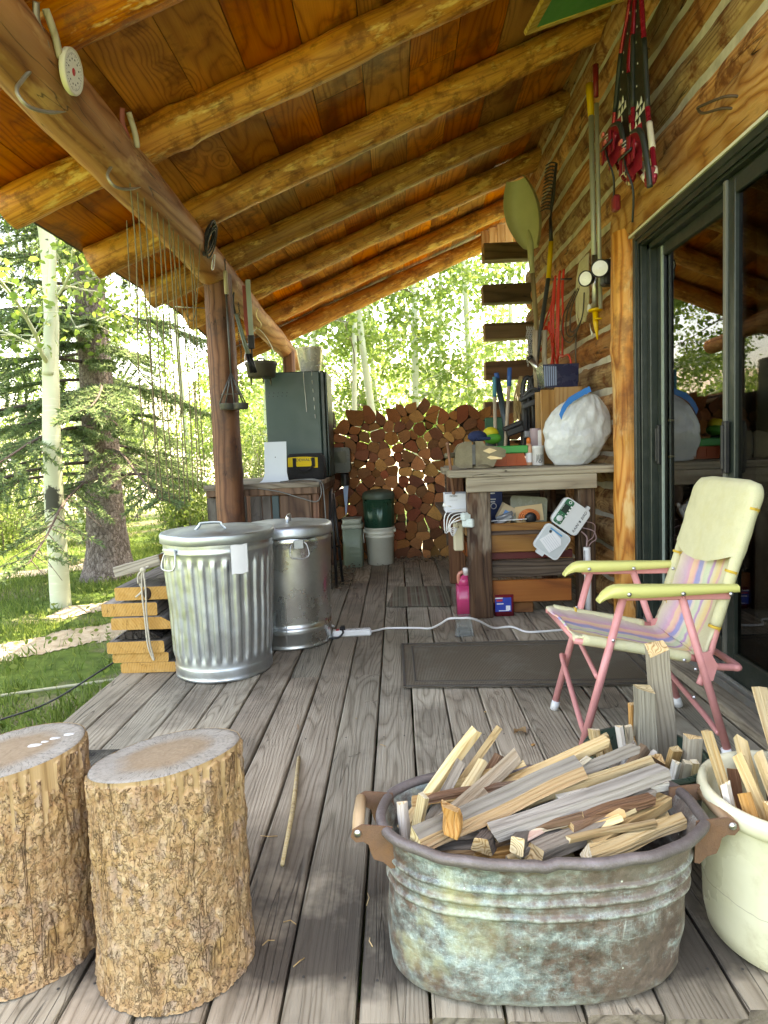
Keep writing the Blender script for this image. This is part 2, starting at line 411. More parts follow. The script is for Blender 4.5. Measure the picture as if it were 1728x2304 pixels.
# ------------------------------------------------------------------ deck
GAPS = [-1.352, -1.228, -1.092, -.945, -.806, -.668, -.527, -.39, -.254, -.11, .024, .161, .305, .446, .595, .738, .88, 1.022, 1.165, 1.31, 1.455]
b = MB(); DECK_F, DECK_B = 1.078, 7.35
joints = {0: [3.7], 1: [5.1], 2: [4.3], 3: [2.9, 5.9], 4: [4.6], 5: [3.35, 6.1], 6: [2.83], 7: [4.9], 8: [2.84, 5.7], 9: [4.2], 10: [3.4, 5.4], 11: [4.75], 12: [4.62], 13: [3.3, 5.9], 14: [4.4], 15: [2.4, 5], 16: [3.1], 17: [4.1], 18: [3, 5], 19: [3.6]}
def deck_board(b, x0, x1, y0, y1, wavy=False):
    n = max(2, int((y1 - y0) / .12)); r = rng.random(); rows = []; tilt = rng.uniform(-.0022, .0022); zo = rng.uniform(-.002, .0015); e = .004
    ph = rng.random() * 9
    for i in range(n + 1):
        y = y0 + (y1 - y0) * i / n
        a = x0 + (.018 * mn.noise((y * 3.1, 3.3, 0)) + .012 * mn.noise((y * 9, 1, 0)) - .008 if wavy else .0025 * mn.noise((y * 2.5, ph, 0)))
        c = x1 + .0025 * mn.noise((y * 2.5, ph + 5, 0)); zz = zo + .0025 * mn.noise((y * 1.7, ph, 2))
        d = .006 if (i == 0 or i == n) else 0
        rows.append([(a, y, -.04), (a, y, zz - e - tilt - d), (a + e, y, zz - tilt - d), (c - e, y, zz + tilt - d), (c, y, zz - e + tilt - d), (c, y, -.04)])
    b.grid(rows, 0, False, r)
    o = len(b.v)
    b.add(rows[0], [(0, 1, 2, 3, 4, 5)], 1, False, r); b.add(rows[-1], [(5, 4, 3, 2, 1, 0)], 1, False, r)
for i in range(len(GAPS) - 1):
    ys = [DECK_F + rng.uniform(-.012, .012)] + joints.get(i, []) + [DECK_B]
    g = rng.uniform(.0020, .0048)
    for a, c in zip(ys, ys[1:]):
        deck_board(b, GAPS[i] + g, GAPS[i + 1] - g, a + .001, c - .0015, i == 0)
M_deckend = wood('deck_board_end', [(.06, .048, .036), (.17, .135, .10), (.28, .23, .17)], 'Y', 14, 1., 90, 0, .7, .8, .4)
struct(b.build('deck', [M_deck, M_deckend]))
b = MB()
for x in (-1.3, -.75, -.15, .45, 1.05): b.box((x, 4.2, -.115), (.04, 6.16, .14))
for y in (1.14, 2.2, 3.2, 4.2, 5.2, 6.2, 7.3): b.box((0.05, y, -.115), (2.78, .038, .138))
struct(b.build('deck_framing', M_logdark))
b = MB()   # nail heads: two per board over each joist line
M_nail = plain('nail_head', (.05, .047, .044), .6, .3)
for i in range(len(GAPS) - 1):
    for y in (1.16, 2.2, 2.8, 3.2, 3.7, 4.2, 5.2):
        for x in (GAPS[i] + .032, GAPS[i + 1] - .03):
            b.lathe([(.0032, .0005), (.0027, .0012)], 6, (x + rng.uniform(-.006, .006), y + rng.uniform(-.012, .012), .0), cap=(False, True), smooth=False)
o = b.build('deck_nail_heads', M_nail); o['kind'] = 'structure'

# ------------------------------------------------------------------ log cabin with its porch roof
CAB = thing('log_cabin', 'log cabin with pale chinking, a covered plank porch and a dark sliding glass door', 'cabin', (1.4, 3.6, 0))
SL = .40; SLN = math.sqrt(1 + SL * SL)
def dzr(y): return -.16 * max(0, min(1, (y - 5.7) / 1.6)) ** 1.3
def roof_z(x, y, off=0.): return 2.49 + SL * (x + 1.2) + off * SLN + dzr(y)
def rough_log(axis_pts, rad, n=14, seg=40, amp=.012, fr=5., seed=0., flat=None, endcap=True, knots=0):
    """a log: noisy skin round a straight centre line"""
    a, c = Vector(axis_pts[0]), Vector(axis_pts[-1]); d = (c - a).normalized(); u = d.orthogonal().normalized(); w_ = d.cross(u)
    rows = []
    kn = [(rng.random(), rng.random() * 6.28, rng.uniform(.02, .05)) for _ in range(knots)]
    for i in range(seg + 1):
        t = i / seg; p = a.lerp(c, t); r0 = rad[0] + (rad[1] - rad[0]) * t; row = []
        for k in range(n):
            an = 2 * math.pi * k / n; q = u * math.cos(an) + w_ * math.sin(an)
            s_ = (p + q * .1) * 1.0
            rr = r0 + amp * mn.noise((s_.x * fr * .5 + seed, s_.y * fr * .5, s_.z * fr * .5)) + amp * .45 * mn.noise((s_.x * fr * 2 + seed, s_.y * fr * 2, s_.z * fr * 2 + 9))
            for kt, ka, kr in kn:
                dd = ((t - kt) * (c - a).length / .05) ** 2 + (((an - ka + math.pi) % (2 * math.pi) - math.pi) * r0 / .04) ** 2
                if dd < 6: rr += kr * .35 * math.exp(-dd)
            row.append(p + q * rr)
        rows.append(row)
    b = MB(); r = rng.random(); b.grid(rows, 0, True, r, True)
    if endcap:
        b.add(rows[0], [tuple(range(n))], 1, False, r); b.add(rows[-1], [tuple(reversed(range(n)))], 1, False, r)
    return b
# rafters
RAFT = [1.42, 2.28, 3.12, 4.0, 4.88, 5.78, 6.55, 7.22]
for i, y in enumerate(RAFT):
    L = (1.42 + 1.84) * SLN
    bm = rough_log([(-L / 2, 0, 0), (L / 2, 0, 0)], (.092 + rng.uniform(-.004, .006), .083), 18, 60, .009, 6, i * 7.3, knots=9)
    bm.build('rafter', [M_rafter, M_logend], CAB, ((-1.84 + 1.42) / 2, y, roof_z(-.21, y)), (0, -math.atan(SL), 0))
# roof boards (one skin of boards, seams along the porch)
b = MB(); ys = [1.05 + 6.5 * i / 14 for i in range(15)]; u0 = -1.90
k = 0; x = u0
while x < 1.55:
    wdt = rng.choice([.24, .255, .265, .275])
    seams = sorted([1.05, 7.55] + [rng.uniform(1.6, 6.8) for _ in range(2)])
    for a, c in zip(seams, seams[1:]):
        r = rng.random(); yy = [a + .0012] + [y for y in ys if a + .05 < y < c - .05] + [c - .0012]; zz = rng.uniform(-.0015, .0015)
        rows = [[(x + .0022, y, roof_z(x + .0022, y, .088) + .02), (x + .0022, y, roof_z(x + .0022, y, .088) + zz), (x + wdt - .0022, y, roof_z(x + wdt - .0022, y, .088) + zz), (x + wdt - .0022, y, roof_z(x + wdt - .0022, y, .088) + .02)] for y in yy]
        b.grid(rows, 0, False, r)
    x += wdt
b.build('roof_boards', M_roofdeck, CAB)
b = MB(); M_roofing = plain('roof_covering', (.06, .05, .042), .85, bump=.4)
rows = [[(x, y, roof_z(x, y, .088) + z) for x, z in ((-1.93, .021), (3.2, .021), (3.2, .10), (-1.93, .10), (-1.93, .021))] for y in ys]
b.grid(rows, 0, False); b.build('roof_covering', M_roofing, CAB)
# purlin (tapered log) and posts
bm = rough_log([(-1.2, .9, 2.43), (-1.2, 8.0, 2.11)], (.128, .09), 20, 90, .012, 4, 3.3, knots=12); bm.build('eave_beam', [M_purlin, M_logend], CAB)
bm = rough_log([(-1.175, 4.4, -.2), (-1.178, 4.4, 2.24)], (.101, .095), 20, 60, .007, 4, 1.1, knots=5); bm.build('post', [M_post, M_logend], CAB)
bm = rough_log([(-1.16, 7.1, -.2), (-1.16, 7.1, 2.12)], (.075, .07), 16, 40, .006, 4, 5.1); bm.build('post', [M_post, M_logend], CAB)
# wall logs
z = 2.41 - .197 * 12; i = 0
while z < 3.75:
    y0 = 3.44 if z < 2.2 else .9
    if z > .02:
        ye = 6.32 + rng.uniform(-.06, .08)
        bm = rough_log([(1.40, y0, z), (1.40, ye, z)], (.104 + rng.uniform(-.005, .004), .097), 26, int((ye - y0) / .05), .013, 5, i * 3.7, knots=6)
        bm.build('wall_log', [M_log, M_logend], CAB)
    z += .197; i += 1
b = MB()
rows = []
for j in range(80):
    y = .9 + 5.3 * j / 79; row = []
    for k in range(73):
        zz = 3.72 * k / 72; row.append((1.336 + .007 * mn.noise((y * 5, zz * 12, 4)) + (.4 if (zz < 2.25 and y < 3.42) else 0), y, zz))
    rows.append(row)
b.grid(rows, 0, True)
b.build('chinking', M_chink, CAB)
# projecting ends of the cross wall's logs
for z in (2.83, 2.44, 2.09, 1.72, 1.34, .97):
    bm = MB(); xo = rng.uniform(.85, .90); h = rng.uniform(.155, .175); r = rng.random()
    rows = [[(xx, 6.22 + sy * (.075 + .004 * mn.noise((xx * 9, sz * 3, z))), z + sz * (h / 2 + .006 * mn.noise((xx * 7, sy, z * 5)))) for sy, sz in ((-1, -.85), (-1, .85), (-.85, 1), (.85, 1), (1, .85), (1, -.85), (.85, -1), (-.85, -1))] for xx in [xo + (1.5 - xo) * i / 10 for i in range(11)]]
    bm.grid(rows, 0, False, r, True); bm.add(rows[0], [(0, 1, 2, 3, 4, 5, 6, 7)], 1, False, r)
    bm.build('corner_log_end', [M_logdark, M_logend], CAB)
# gable soffit boards beyond the wall corner
b = MB()
for k in range(6): b.box((1.02 + .085 * k, 7.0, 3.12 + .03 * k + .4 * .0), (.08, .02, .34), bev=.003)
b.build('gable_boards', wood('gable_board_wood', [(.4, .2, .06), (.6, .36, .14), (.75, .52, .25)], 'Z', 8, .1, 60), CAB)
# vertical log beside the door, the carved header and its block
bm = rough_log([(1.297, 3.545, 0), (1.297, 3.545, 2.13)], (.104, .1), 22, 80, .009, 4, 8.1, knots=6); bm.build('door_log', [M_buck, M_logend], CAB)
b = MB(); b.box((1.31, 3.52, 2.175), (.11, .17, .05), bev=.006); b.build('header_block', wood('block_wood', [(.2, .08, .02), (.4, .19, .06), (.52, .3, .1)], 'Y'), CAB)
b = MB(); rows = []
for j in range(70):
    y = .9 + 2.78 * j / 69; row = []
    for k in range(13):
        t = k / 12; row.append((1.262 - .03 * math.sin(math.pi * t) + .012 * mn.noise((y * 22, t * 2.2, 1)) + .006 * mn.noise((y * 60, t * 5, 1)), y, 2.078 + .235 * t + .012 * mn.noise((y * 3, 0, t))))
    row += [(1.38, y, 2.32), (1.38, y, 2.078)]
    rows.append(row)
b.grid(rows, 0, True, .3, True)
b.build('carved_header', M_trim, CAB)
b = MB(); b.box((1.268, 2.2, 2.068), (.05, 2.45, .012)); b.build('header_flashing', plain('cream_flashing', (.62, .60, .47), .6), CAB)

# sliding door
DOOR = link('sliding_door', None, CAB, (1.3, 2.45, .04))
b = MB()
b.box((1.30, 3.375, 1.05), (.10, .03, 2.0), bev=.003); b.box((1.315, 3.345, 1.05), (.09, .03, 2.0), bev=.003); b.box((1.335, 3.31, 1.05), (.07, .04, 1.98), bev=.003)
for xx in (1.262, 1.283, 1.31): b.box((xx, 3.352, 1.05), (.004, .03, 1.96))
b.box((1.30, 2.43, 2.047), (.10, 1.86, .03), bev=.003); b.box((1.315, 2.43, 2.015), (.09, 1.83, .035), bev=.003); b.box((1.335, 2.43, 1.985), (.07, 1.8, .03), bev=.003)
for xx in (1.262, 1.285): b.box((xx, 2.43, 2.022), (.005, 1.83, .03))
b.box((1.30, 1.52, 1.05), (.10, .04, 2.0), bev=.003)
b.build('door_frame', M_alu, DOOR)
def sash(x, y0, y1, st0, st1, pale=False):
    s_ = link('door_panel', None, DOOR, (x, (y0 + y1) / 2, .07))
    b = MB(); t = .036
    b.box((x, y0 + st0 / 2, 1.02), (t, st0, 1.9), bev=.003); b.box((x, y1 - st1 / 2, 1.02), (t, st1, 1.9), bev=.003)
    b.box((x, (y0 + y1) / 2, 1.945), (t - .003, y1 - y0 - .01, .06), bev=.003); b.box((x, (y0 + y1) / 2, .125), (t - .003, y1 - y0 - .01, .11), bev=.003)
    b.build('panel_frame', M_alu, s_)
    b = MB(); b.box((x, (y0 + st0 + y1 - st1) / 2, 1.05), (.006, y1 - y0 - st0 - st1 + .01, 1.74)); b.build('pane', M_screen if pale else M_glass, s_)
    return s_
S1 = sash(1.352, 2.46, 3.285, .055, .06); S2 = sash(1.295, 1.55, 2.515, .06, .075, True)
b = MB(); b.box((1.333, 3.222, 1.05), (.008, .016, 1.82)); b.build('panel_edge', M_alupale, S1)
b = MB(); b.box((1.274, 2.5, 1.05), (.012, .022, 1.86), bev=.002); b.build('panel_edge', plain('grey_sash', (.13, .13, .11), .4), S2)
b = MB(); b.box((1.262, 2.475, .98), (.02, .028, .2), bev=.004); b.box((1.25, 2.475, .98), (.012, .014, .17), bev=.003); b.build('handle', M_black, S2)
b = MB(); b.box((1.325, 3.255, .99), (.02, .028, .2), bev=.004); b.box((1.313, 3.255, .99), (.012, .014, .17), bev=.003); b.build('handle', M_black, S1)
b = MB(); b.tube([(1.39, 3.14, .92), (1.39, 3.14, 1.12)], .007); b.tube([(1.352, 3.2, 1.11), (1.39, 3.14, 1.11)], .005); b.tube([(1.352, 3.2, .93), (1.39, 3.14, .93)], .005); b.build('inner_handle', metal('brass', (.6, .45, .2), .3), S1)
b = MB(); b.box((1.305, 2.43, .055), (.13, 1.85, .03), bev=.002)
for xx in (1.27, 1.30, 1.33): b.box((xx, 2.43, .075), (.004, 1.84, .014))
b.build('threshold', metal('threshold_metal', (.55, .56, .55), .4, 20, .4), DOOR)
b = MB(); b.box((1.222, 2.4, .021), (.125, 2.1, .036), bev=.004); b.build('sill_board', M_deck, DOOR)
# the dim room behind the glass
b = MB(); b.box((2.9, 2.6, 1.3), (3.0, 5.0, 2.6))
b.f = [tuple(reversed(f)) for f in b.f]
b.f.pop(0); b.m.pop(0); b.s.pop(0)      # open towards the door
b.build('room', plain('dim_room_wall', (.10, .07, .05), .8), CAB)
b = MB(); rows = []
for j in range(60):
    y = 1.5 + .95 * j / 59; rows.append([(1.47 + .03 * math.sin(j * .9) + .01 * mn.noise((j, z, 1)), y, z) for z in (.1, .7, 1.3, 2.0)])
b.grid(rows); b.build('curtain', plain('brown_curtain', (.16, .12, .085), .9, var=.3), CAB)
# ------------------------------------------------------------------ ground
def gz(x, y):
    d = max(0., math.hypot(x + 1, y - 4) - 9)
    h = -.24 + .02 * mn.noise((x * .6, y * .6, 0)) + .004 * mn.noise((x * 3, y * 3, 0))
    s_ = max(0, y - 17 + .25 * x)
    return h + .008 * d + .016 * s_ ** 1.5 + min(1, s_ / 10) * .8 * mn.noise((x * .07, y * .07, 3))
def ground_mat():
    t = NT('grassy_ground', .95, .1); co = t.co()
    n = t.noise(co, 1.1, 4, .6); n2 = t.noise(co, 9, 5, .7); n3 = t.noise(co, 60, 3, .6)
    grn = t.ramp(n2, [(.3, (.035, .065, .014)), (.6, (.085, .14, .03)), (.8, (.15, .19, .05))])
    soil = t.ramp(n3, [(.3, (.13, .105, .07)), (.7, (.28, .24, .17))])
    c = t.mix(t.remap(n, .50, .62, 0, .85), grn, soil)
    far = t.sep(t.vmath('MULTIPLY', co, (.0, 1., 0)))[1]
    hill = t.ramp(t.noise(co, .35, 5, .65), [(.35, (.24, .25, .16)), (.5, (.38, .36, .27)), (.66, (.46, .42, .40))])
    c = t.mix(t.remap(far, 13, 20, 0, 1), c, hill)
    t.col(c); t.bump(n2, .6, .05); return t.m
b = MB(); n = 130
def gx(i): u = (i / n - .5) * 2; return 90 * math.copysign(abs(u) ** 2.1, u) - 3
def gy(j): u = (j / n - .28) / .72; return (110 * abs(u) ** 1.9 if u > 0 else -14 * abs(u / .39)) + 3
b.grid([[(gx(i), gy(j), gz(gx(i), gy(j))) for i in range(n + 1)] for j in range(n + 1)])
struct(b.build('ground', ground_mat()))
# ------------------------------------------------------------------ foreground: stumps
def pinebark():
    t = NT('pine_bark', .88, .15); co = t.co()
    w_ = t.vmath('ADD', t.vmath('MULTIPLY', co, (1, 1, .55)), t.vmath('MULTIPLY', t.noise(co, 30, 4, .65, col=True), (.03, .03, .022)))
    n = t.noise(co, 55, 5, .72); n2 = t.noise(co, 7, 4, .65); n3 = t.noise(t.vmath('MULTIPLY', co, (1, 1, .3)), 13, 4, .65)
    k1 = t.noise(w_, 38., 2, .55, .9); k2 = t.noise(t.vmath('ADD', w_, (3., 1., 2.)), 70., 2, .55, .7); k3 = t.noise(t.vmath('MULTIPLY', co, (1, 1, .12)), 20., 2, .5, .5)
    def line(k, w): return t.remap(t.math('ABSOLUTE', t.math('SUBTRACT', k, .5)), 0, w, 1, 0)
    cells = t.sep(t.vor(w_, 50., 'SMOOTH_F1', 'Color'))
    c = t.ramp(t.math('ADD', t.math('MULTIPLY', n, .55), t.math('MULTIPLY', k1, .45)), [(.28, (.25, .135, .062)), (.44, (.39, .235, .12)), (.56, (.48, .32, .185)), (.72, (.56, .43, .30))])
    c = t.mix(t.math('MULTIPLY', t.remap(cells[1], .55, .7, 0, 1), t.remap(n2, .4, .62, .1, .6)), c, (.34, .27, .25))
    c = t.mix(t.math('MULTIPLY', t.remap(n3, .5, .66, 0, 1), .5), c, (.22, .11, .05)); c = t.mix(t.math('MULTIPLY', t.remap(n2, .53, .66, 0, 1), .4), c, (.52, .32, .125))
    l1 = t.math('MULTIPLY', line(k1, .016), t.remap(n2, .36, .52, .25, 1)); l2 = t.math('MULTIPLY', line(k2, .018), .65); l3 = t.math('MULTIPLY', line(k3, .008), t.remap(n3, .45, .55, 0, 1))
    ln = t.math('MAXIMUM', t.math('MAXIMUM', l1, l2), l3); c = t.mix(t.math('MULTIPLY', ln, .72), c, (.07, .037, .02))
    t.col(c); t.bump(t.math('SUBTRACT', t.math('ADD', t.math('MULTIPLY', k1, .8), t.math('MULTIPLY', n, .6)), t.math('MULTIPLY', ln, .5)), .9, .01); return t.m
M_pinebark = pinebark()
M_bare = wood('bare_stump_wood', [(.20, .11, .045), (.36, .225, .105), (.47, .32, .175)], 'Z', 30, .07, 70, 0, .6, .6, .4, cracks=.7)
def stump_top():
    t = NT('grey_cut_face', .85, .15); co = t.co()
    s = t.sep(co); rr = t.math('SQRT', t.math('ADD', t.math('POWER', s[0], 2.), t.math('POWER', s[1], 2.)))
    wv = t.vmath('ADD', co, t.vmath('MULTIPLY', t.noise(co, 8., 2, .5, col=True), (.02, .02, .02)))
    ring = t.wave(wv, 34., 1.5, 2., 'RINGS', 'Z', 2.); n = t.noise(co, 14., 5, .65); fi = t.noise(co, 120., 3, .6)
    c = t.mix(t.math('MULTIPLY', ring, .05), (.29, .265, .22), (.17, .15, .12))
    c = t.mix(t.math('MULTIPLY', t.remap(n, .4, .7, 0, 1), .5), c, (.36, .335, .295))
    heart = t.remap(t.math('ADD', rr, t.math('MULTIPLY', n, .05)), .095, .13, 1, 0)
    c = t.mix(t.math('MULTIPLY', heart, .88), c, t.mix(fi, (.19, .125, .07), (.33, .245, .155)))
    ang = t.math('ARCTAN2', s[0], s[1])
    cr = t.noise(t.comb(t.math('MULTIPLY', ang, 5.), t.math('MULTIPLY', rr, 6.), 0.), 3.5, 3, .6)
    crm = t.math('MULTIPLY', t.remap(t.math('ABSOLUTE', t.math('SUBTRACT', cr, .5)), 0, .016, 1, 0), t.remap(rr, .05, .1, 0, .85))
    c = t.mix(crm, c, (.04, .03, .025)); t.col(c); t.bump(t.math('SUBTRACT', t.math('ADD', t.math('MULTIPLY', fi, .6), t.math('MULTIPLY', ring, .1)), t.math('MULTIPLY', crm, 2)), .5, .004); return t.m
M_stumptop = stump_top()
def make_stump(label, cx, cy, r0, H, seed, bare_az, bulge, knot=None, spots=False, slope=(0, 0)):
    T = thing('tree_stump', label, 'stump', (cx, cy, 0), 'chopping stumps on the porch edge')
    nu, nv = 300, 190; rows = []; bare = []
    for j in range(nv + 1):
        z = H * j / nv; row = []; bb = []
        for i in range(nu):
            a = 2 * math.pi * i / nu; ca, sa = math.cos(a), math.sin(a)
            base = r0 * (1 + .035 * mn.noise((ca * 1.3 + seed, sa * 1.3, z * 2)) + .02 * math.sin(2 * a + seed))
            base += .016 * math.exp(-((z - bulge[1]) / .07) ** 2 - (((a - bulge[0] + math.pi) % (2 * math.pi) - math.pi) / .5) ** 2)
            base += .006 * max(0, 1 - z / .07)
            # where bark is gone near the top
            da = abs((a - bare_az + math.pi) % (2 * math.pi) - math.pi)
            cell = mn.noise((math.floor((a + .03 * mn.noise((z * 8, seed, 4))) * 15) * 7.3, seed * 3, .5)); lim = H - .003 - .006 * (1 + mn.noise((a * 9, seed, 1))) - (.10 * max(0, min(1, -.5 + 3. * cell)) * (1 + .25 * mn.noise((a * 30, seed, 6))) if da < .7 else 0)
            isb = z > lim
            if isb: rr = base - .003 + .0006 * mn.noise((a * 40, z * 3, seed))
            else:
                p = (ca * r0 * 62, sa * r0 * 62, z * 34)
                d, _ = mn.voronoi((p[0] + 1.1 * mn.noise((p[0] * .6, p[1] * .6, p[2] * .6)), p[1], p[2] + seed))
                plate = min(1, (d[1] - d[0]) * 2.2)
                fw = abs(mn.noise((ca * 5.5 + seed, sa * 5.5, z * 4.5))); rr = base + .0012 * plate - .0055 * max(0, 1 - fw / .06) + .0036 * mn.fractal((p[0] * .8, p[1] * .8, p[2] * .6 + seed), .7, 2, 5)
            if knot:
                kd = math.hypot(((a - knot[0] + math.pi) % (2 * math.pi) - math.pi) * r0, z - knot[1])
                if kd < .05: rr = rr * .3 + .7 * (base + .006 - .004 * math.cos(kd / .05 * 9))
            row.append((rr * ca, rr * sa, z * (1 + (slope[0] * rr * ca + slope[1] * rr * sa) / H))); bb.append(isb or (knot is not None and kd < .034))
        rows.append(row); bare.append(bb)
    b = MB(); b.grid(rows, 0, True, .5, True)
    k = 0
    for j in range(nv):
        for i in range(nu):
            if bare[j][i] or bare[j + 1][i]: b.m[k] = 1
            k += 1
    b.build('bark', [M_pinebark, M_bare], None, (cx, cy, 0)); o = COL.objects[-1]; put(o, T)
    top = rows[-1]; b = MB()
    rr = [[(x * s_, y * s_, H + s_ * (slope[0] * x + slope[1] * y) + .0015 * mn.noise((x * s_ * 60, y * s_ * 60, seed)) - (.004 if s_ == 1 else 0) - (.0 if s_ < 1 else 0)) for x, y, z in top] for s_ in (1.0, .985, .9, .75, .55, .35, .15, .01)]
    b.grid(rr, 0, True, .5, True)
    o = b.build('cut_face', [M_stumptop], None, (cx, cy, 0)); put(o, T)
    return T
ST2 = make_stump('pine stump beside the copper tub, its grey cut top stained brown in the middle', -.492, 1.238, .149, .428, 2.0, -.75, (2.9, .2), slope=(.13, -.12))
ST1 = make_stump('pine stump with a round knot in its bark and white splashes on top', -.832, 1.272, .147, .425, 8.3, -.35, (4.2, .1), (-1.45, .30), slope=(.10, -.03))
b = MB(); M_splash = plain('white_splash', (.52, .52, .50), .8, var=.4)
for x, y, s_ in ((-.732, 1.325, .010), (-.757, 1.312, .009), (-.785, 1.285, .012), (-.772, 1.298, .007)):
    b.lathe([(s_, .4235), (s_ * .8, .4262), (.0005, .4266)], 14, (x, y, .10 * (x + .832) - .03 * (y - 1.272)), None, cap=(False, False), sx=1.5, sy=.7)
b.build('white_splash', M_splash, ST1)

# ------------------------------------------------------------------ copper wash boiler
def patina():
    t = NT('weathered_copper', .5, .4, .35); co = t.co()
    n = t.noise(t.vmath('MULTIPLY', co, (.8, .8, 1.7)), 10., 8, .72); n2 = t.noise(co, 46., 6, .75); n3 = t.noise(t.vmath('MULTIPLY', co, (1, 1, .5)), 3.2, 4, .6); s = t.sep(co)
    brown = t.ramp(n2, [(.3, (.075, .05, .038)), (.55, (.175, .115, .088)), (.75, (.28, .20, .16))])
    green = t.ramp(n2, [(.3, (.12, .15, .15)), (.5, (.27, .36, .345)), (.68, (.52, .62, .58))])
    c = t.mix(t.remap(t.math('ADD', t.math('ADD', t.math('MULTIPLY', n, .6), t.remap(s[0], .18, .5, .03, -.05)), t.math('ADD', t.math('MULTIPLY', n, 0.), t.math('MULTIPLY', t.noise(co, 34., 5, .75), .42)), t.math('MULTIPLY', n3, .35)), .465, .615, 0, .82), brown, green)
    yel = t.math('MULTIPLY', t.remap(t.noise(co, 4.5, 4, .7), .52, .66, 0, .8), t.remap(s[0], .30, .02, 0, 1))
    c = t.mix(yel, c, (.55, .52, .27))
    grey = t.math('MULTIPLY', t.remap(n3, .46, .6, 0, .6), t.remap(s[2], .30, .18, 1, .35))
    c = t.mix(grey, c, (.33, .30, .255))
    spk = t.remap(t.vor(co, 42.), .05, .09, 1, 0); gate = t.math('GREATER_THAN', t.sep(t.vor(co, 42., out='Color'))[0], .80)
    c = t.mix(t.math('MULTIPLY', spk, gate), c, (.66, .70, .60))
    spk2 = t.remap(t.vor(co, 150.), .1, .2, 1, 0)
    c = t.mix(t.math('MULTIPLY', spk2, t.remap(n, .45, .65, 0, .5)), c, (.6, .68, .63))
    for sc, ax_ in ((60., (1, 1, .12)), (70., (.25, .25, 1.))):
        sn = t.noise(t.vmath('MULTIPLY', co, ax_), sc, 2, .5, .6); c = t.mix(t.math('MULTIPLY', t.remap(t.math('ABSOLUTE', t.math('SUBTRACT', sn, .5)), 0, .012, .5, 0), t.remap(n, .45, .6, 0, 1)), c, (.55, .58, .52))
    for zr in (.1745, .2005, .2265):
        c = t.mix(t.math('MULTIPLY', t.remap(t.math('ABSOLUTE', t.math('SUBTRACT', s[2], zr)), 0, .005, .6, 0), t.remap(n2, .4, .58, 0, 1)), c, (.50, .56, .50))
    c = t.mix(t.math('MULTIPLY', t.remap(s[2], .0, .03, .7, 0), t.remap(n, .4, .6, .2, 1)), c, (.42, .42, .36))
    t.col(c); t.rough(t.remap(n2, .3, .7, .38, .7)); t.set(t.b.inputs['Metallic'], t.remap(n, .5, .62, .45, .05))
    t.bump(t.math('ADD', t.math('MULTIPLY', n2, .6), t.noise(co, 12., 2, .5)), .45, .012); return t.m
M_cop = patina()
M_coprim = plain('copper_rim', (.15, .125, .115), .5, .35, .4, .5, 30, bump=.3, dirt=.5, dcol=(.30, .26, .27))
BO = thing('wash_boiler', 'oval weathered copper wash boiler full of split kindling, blue-green patina', 'tub', (.24, 1.238, 0))
def oval(a, hx, hy, e=2.45):
    c, s_ = math.cos(a), math.sin(a)
    return (math.copysign(abs(c) ** (2 / e), c) * hx, math.copysign(abs(s_) ** (2 / e), s_) * hy)
nu = 160
def bring(z, hx, hy, cx, cy, amp=1.):
    out = []
    for k in range(nu):
        a = 2 * math.pi * k / nu; x, y = oval(a, hx, hy)
        d = amp * (.005 * mn.noise((x * 7, y * 7, z * 9)) + .004 * mn.noise((x * 20, y * 20, z * 26)))
        l = math.hypot(x, y); out.append((cx + x * (1 + d / l), cy + y * (1 + d / l), z))
    return out
b = MB(); rows = []
prof = [(0.0, .272, .138), (.004, .281, .145), (.012, .287, .149)] + [(.03 + .01 * k, .289 + .0005 * k, .150) for k in range(13)]
for k in range(46):
    z = .158 + .0022 * k; q = (z - .168) / .026
    rb = .0052 * max(0, math.sin(q * 2 * math.pi)) ** .7 if 0 < q < 3 and math.sin(q * 2 * math.pi) > 0 else 0
    prof.append((z, .2945 + rb + .0001 * k, .1495 + rb))
prof += [(.262, .300, .151), (.272, .306, .156), (.282, .311, .160)]
for z, hx, hy in prof: rows.append(bring(z, hx, hy, .236 + .07 * z, 1.236))
b.grid(rows, 0, True, .5, True)
rows2 = [[(p[0], p[1], p[2]) for p in bring(z, hx - .004, hy - .004, .236 + .07 * z, 1.236)] for z, hx, hy in [prof[-1], (.25, .297, .15), (.15, .289, .147), (.03, .284, .145), (.012, .27, .135)]]
b.grid(rows2, 0, True, .5, True)
b.add(rows2[-1], [tuple(range(nu))], 0); b.add(rows[0], [tuple(reversed(range(nu)))], 0)
b.build('tub_body', M_cop, BO)
b = MB(); rim = bring(.287, .314, .163, .2565, 1.237, 1.3)
rim = [(x, y, z + .004 * mn.noise((x * 9, y * 9, 3)) - (.005 if abs(x - .235) < .012 and y < 1.2 else 0)) for x, y, z in rim]
b.tube(rim, .0105, 9, True); b.build('rolled_rim', M_coprim, BO)
plate = [(0, .012), (-.035, .016), (-.06, .018), (-.078, .008), (-.082, -.006), (-.072, -.017), (-.058, -.016), (-.048, -.022), (-.044, -.038), (-.038, -.052), (-.02, -.058), (-.006, -.072), (.004, -.07)]
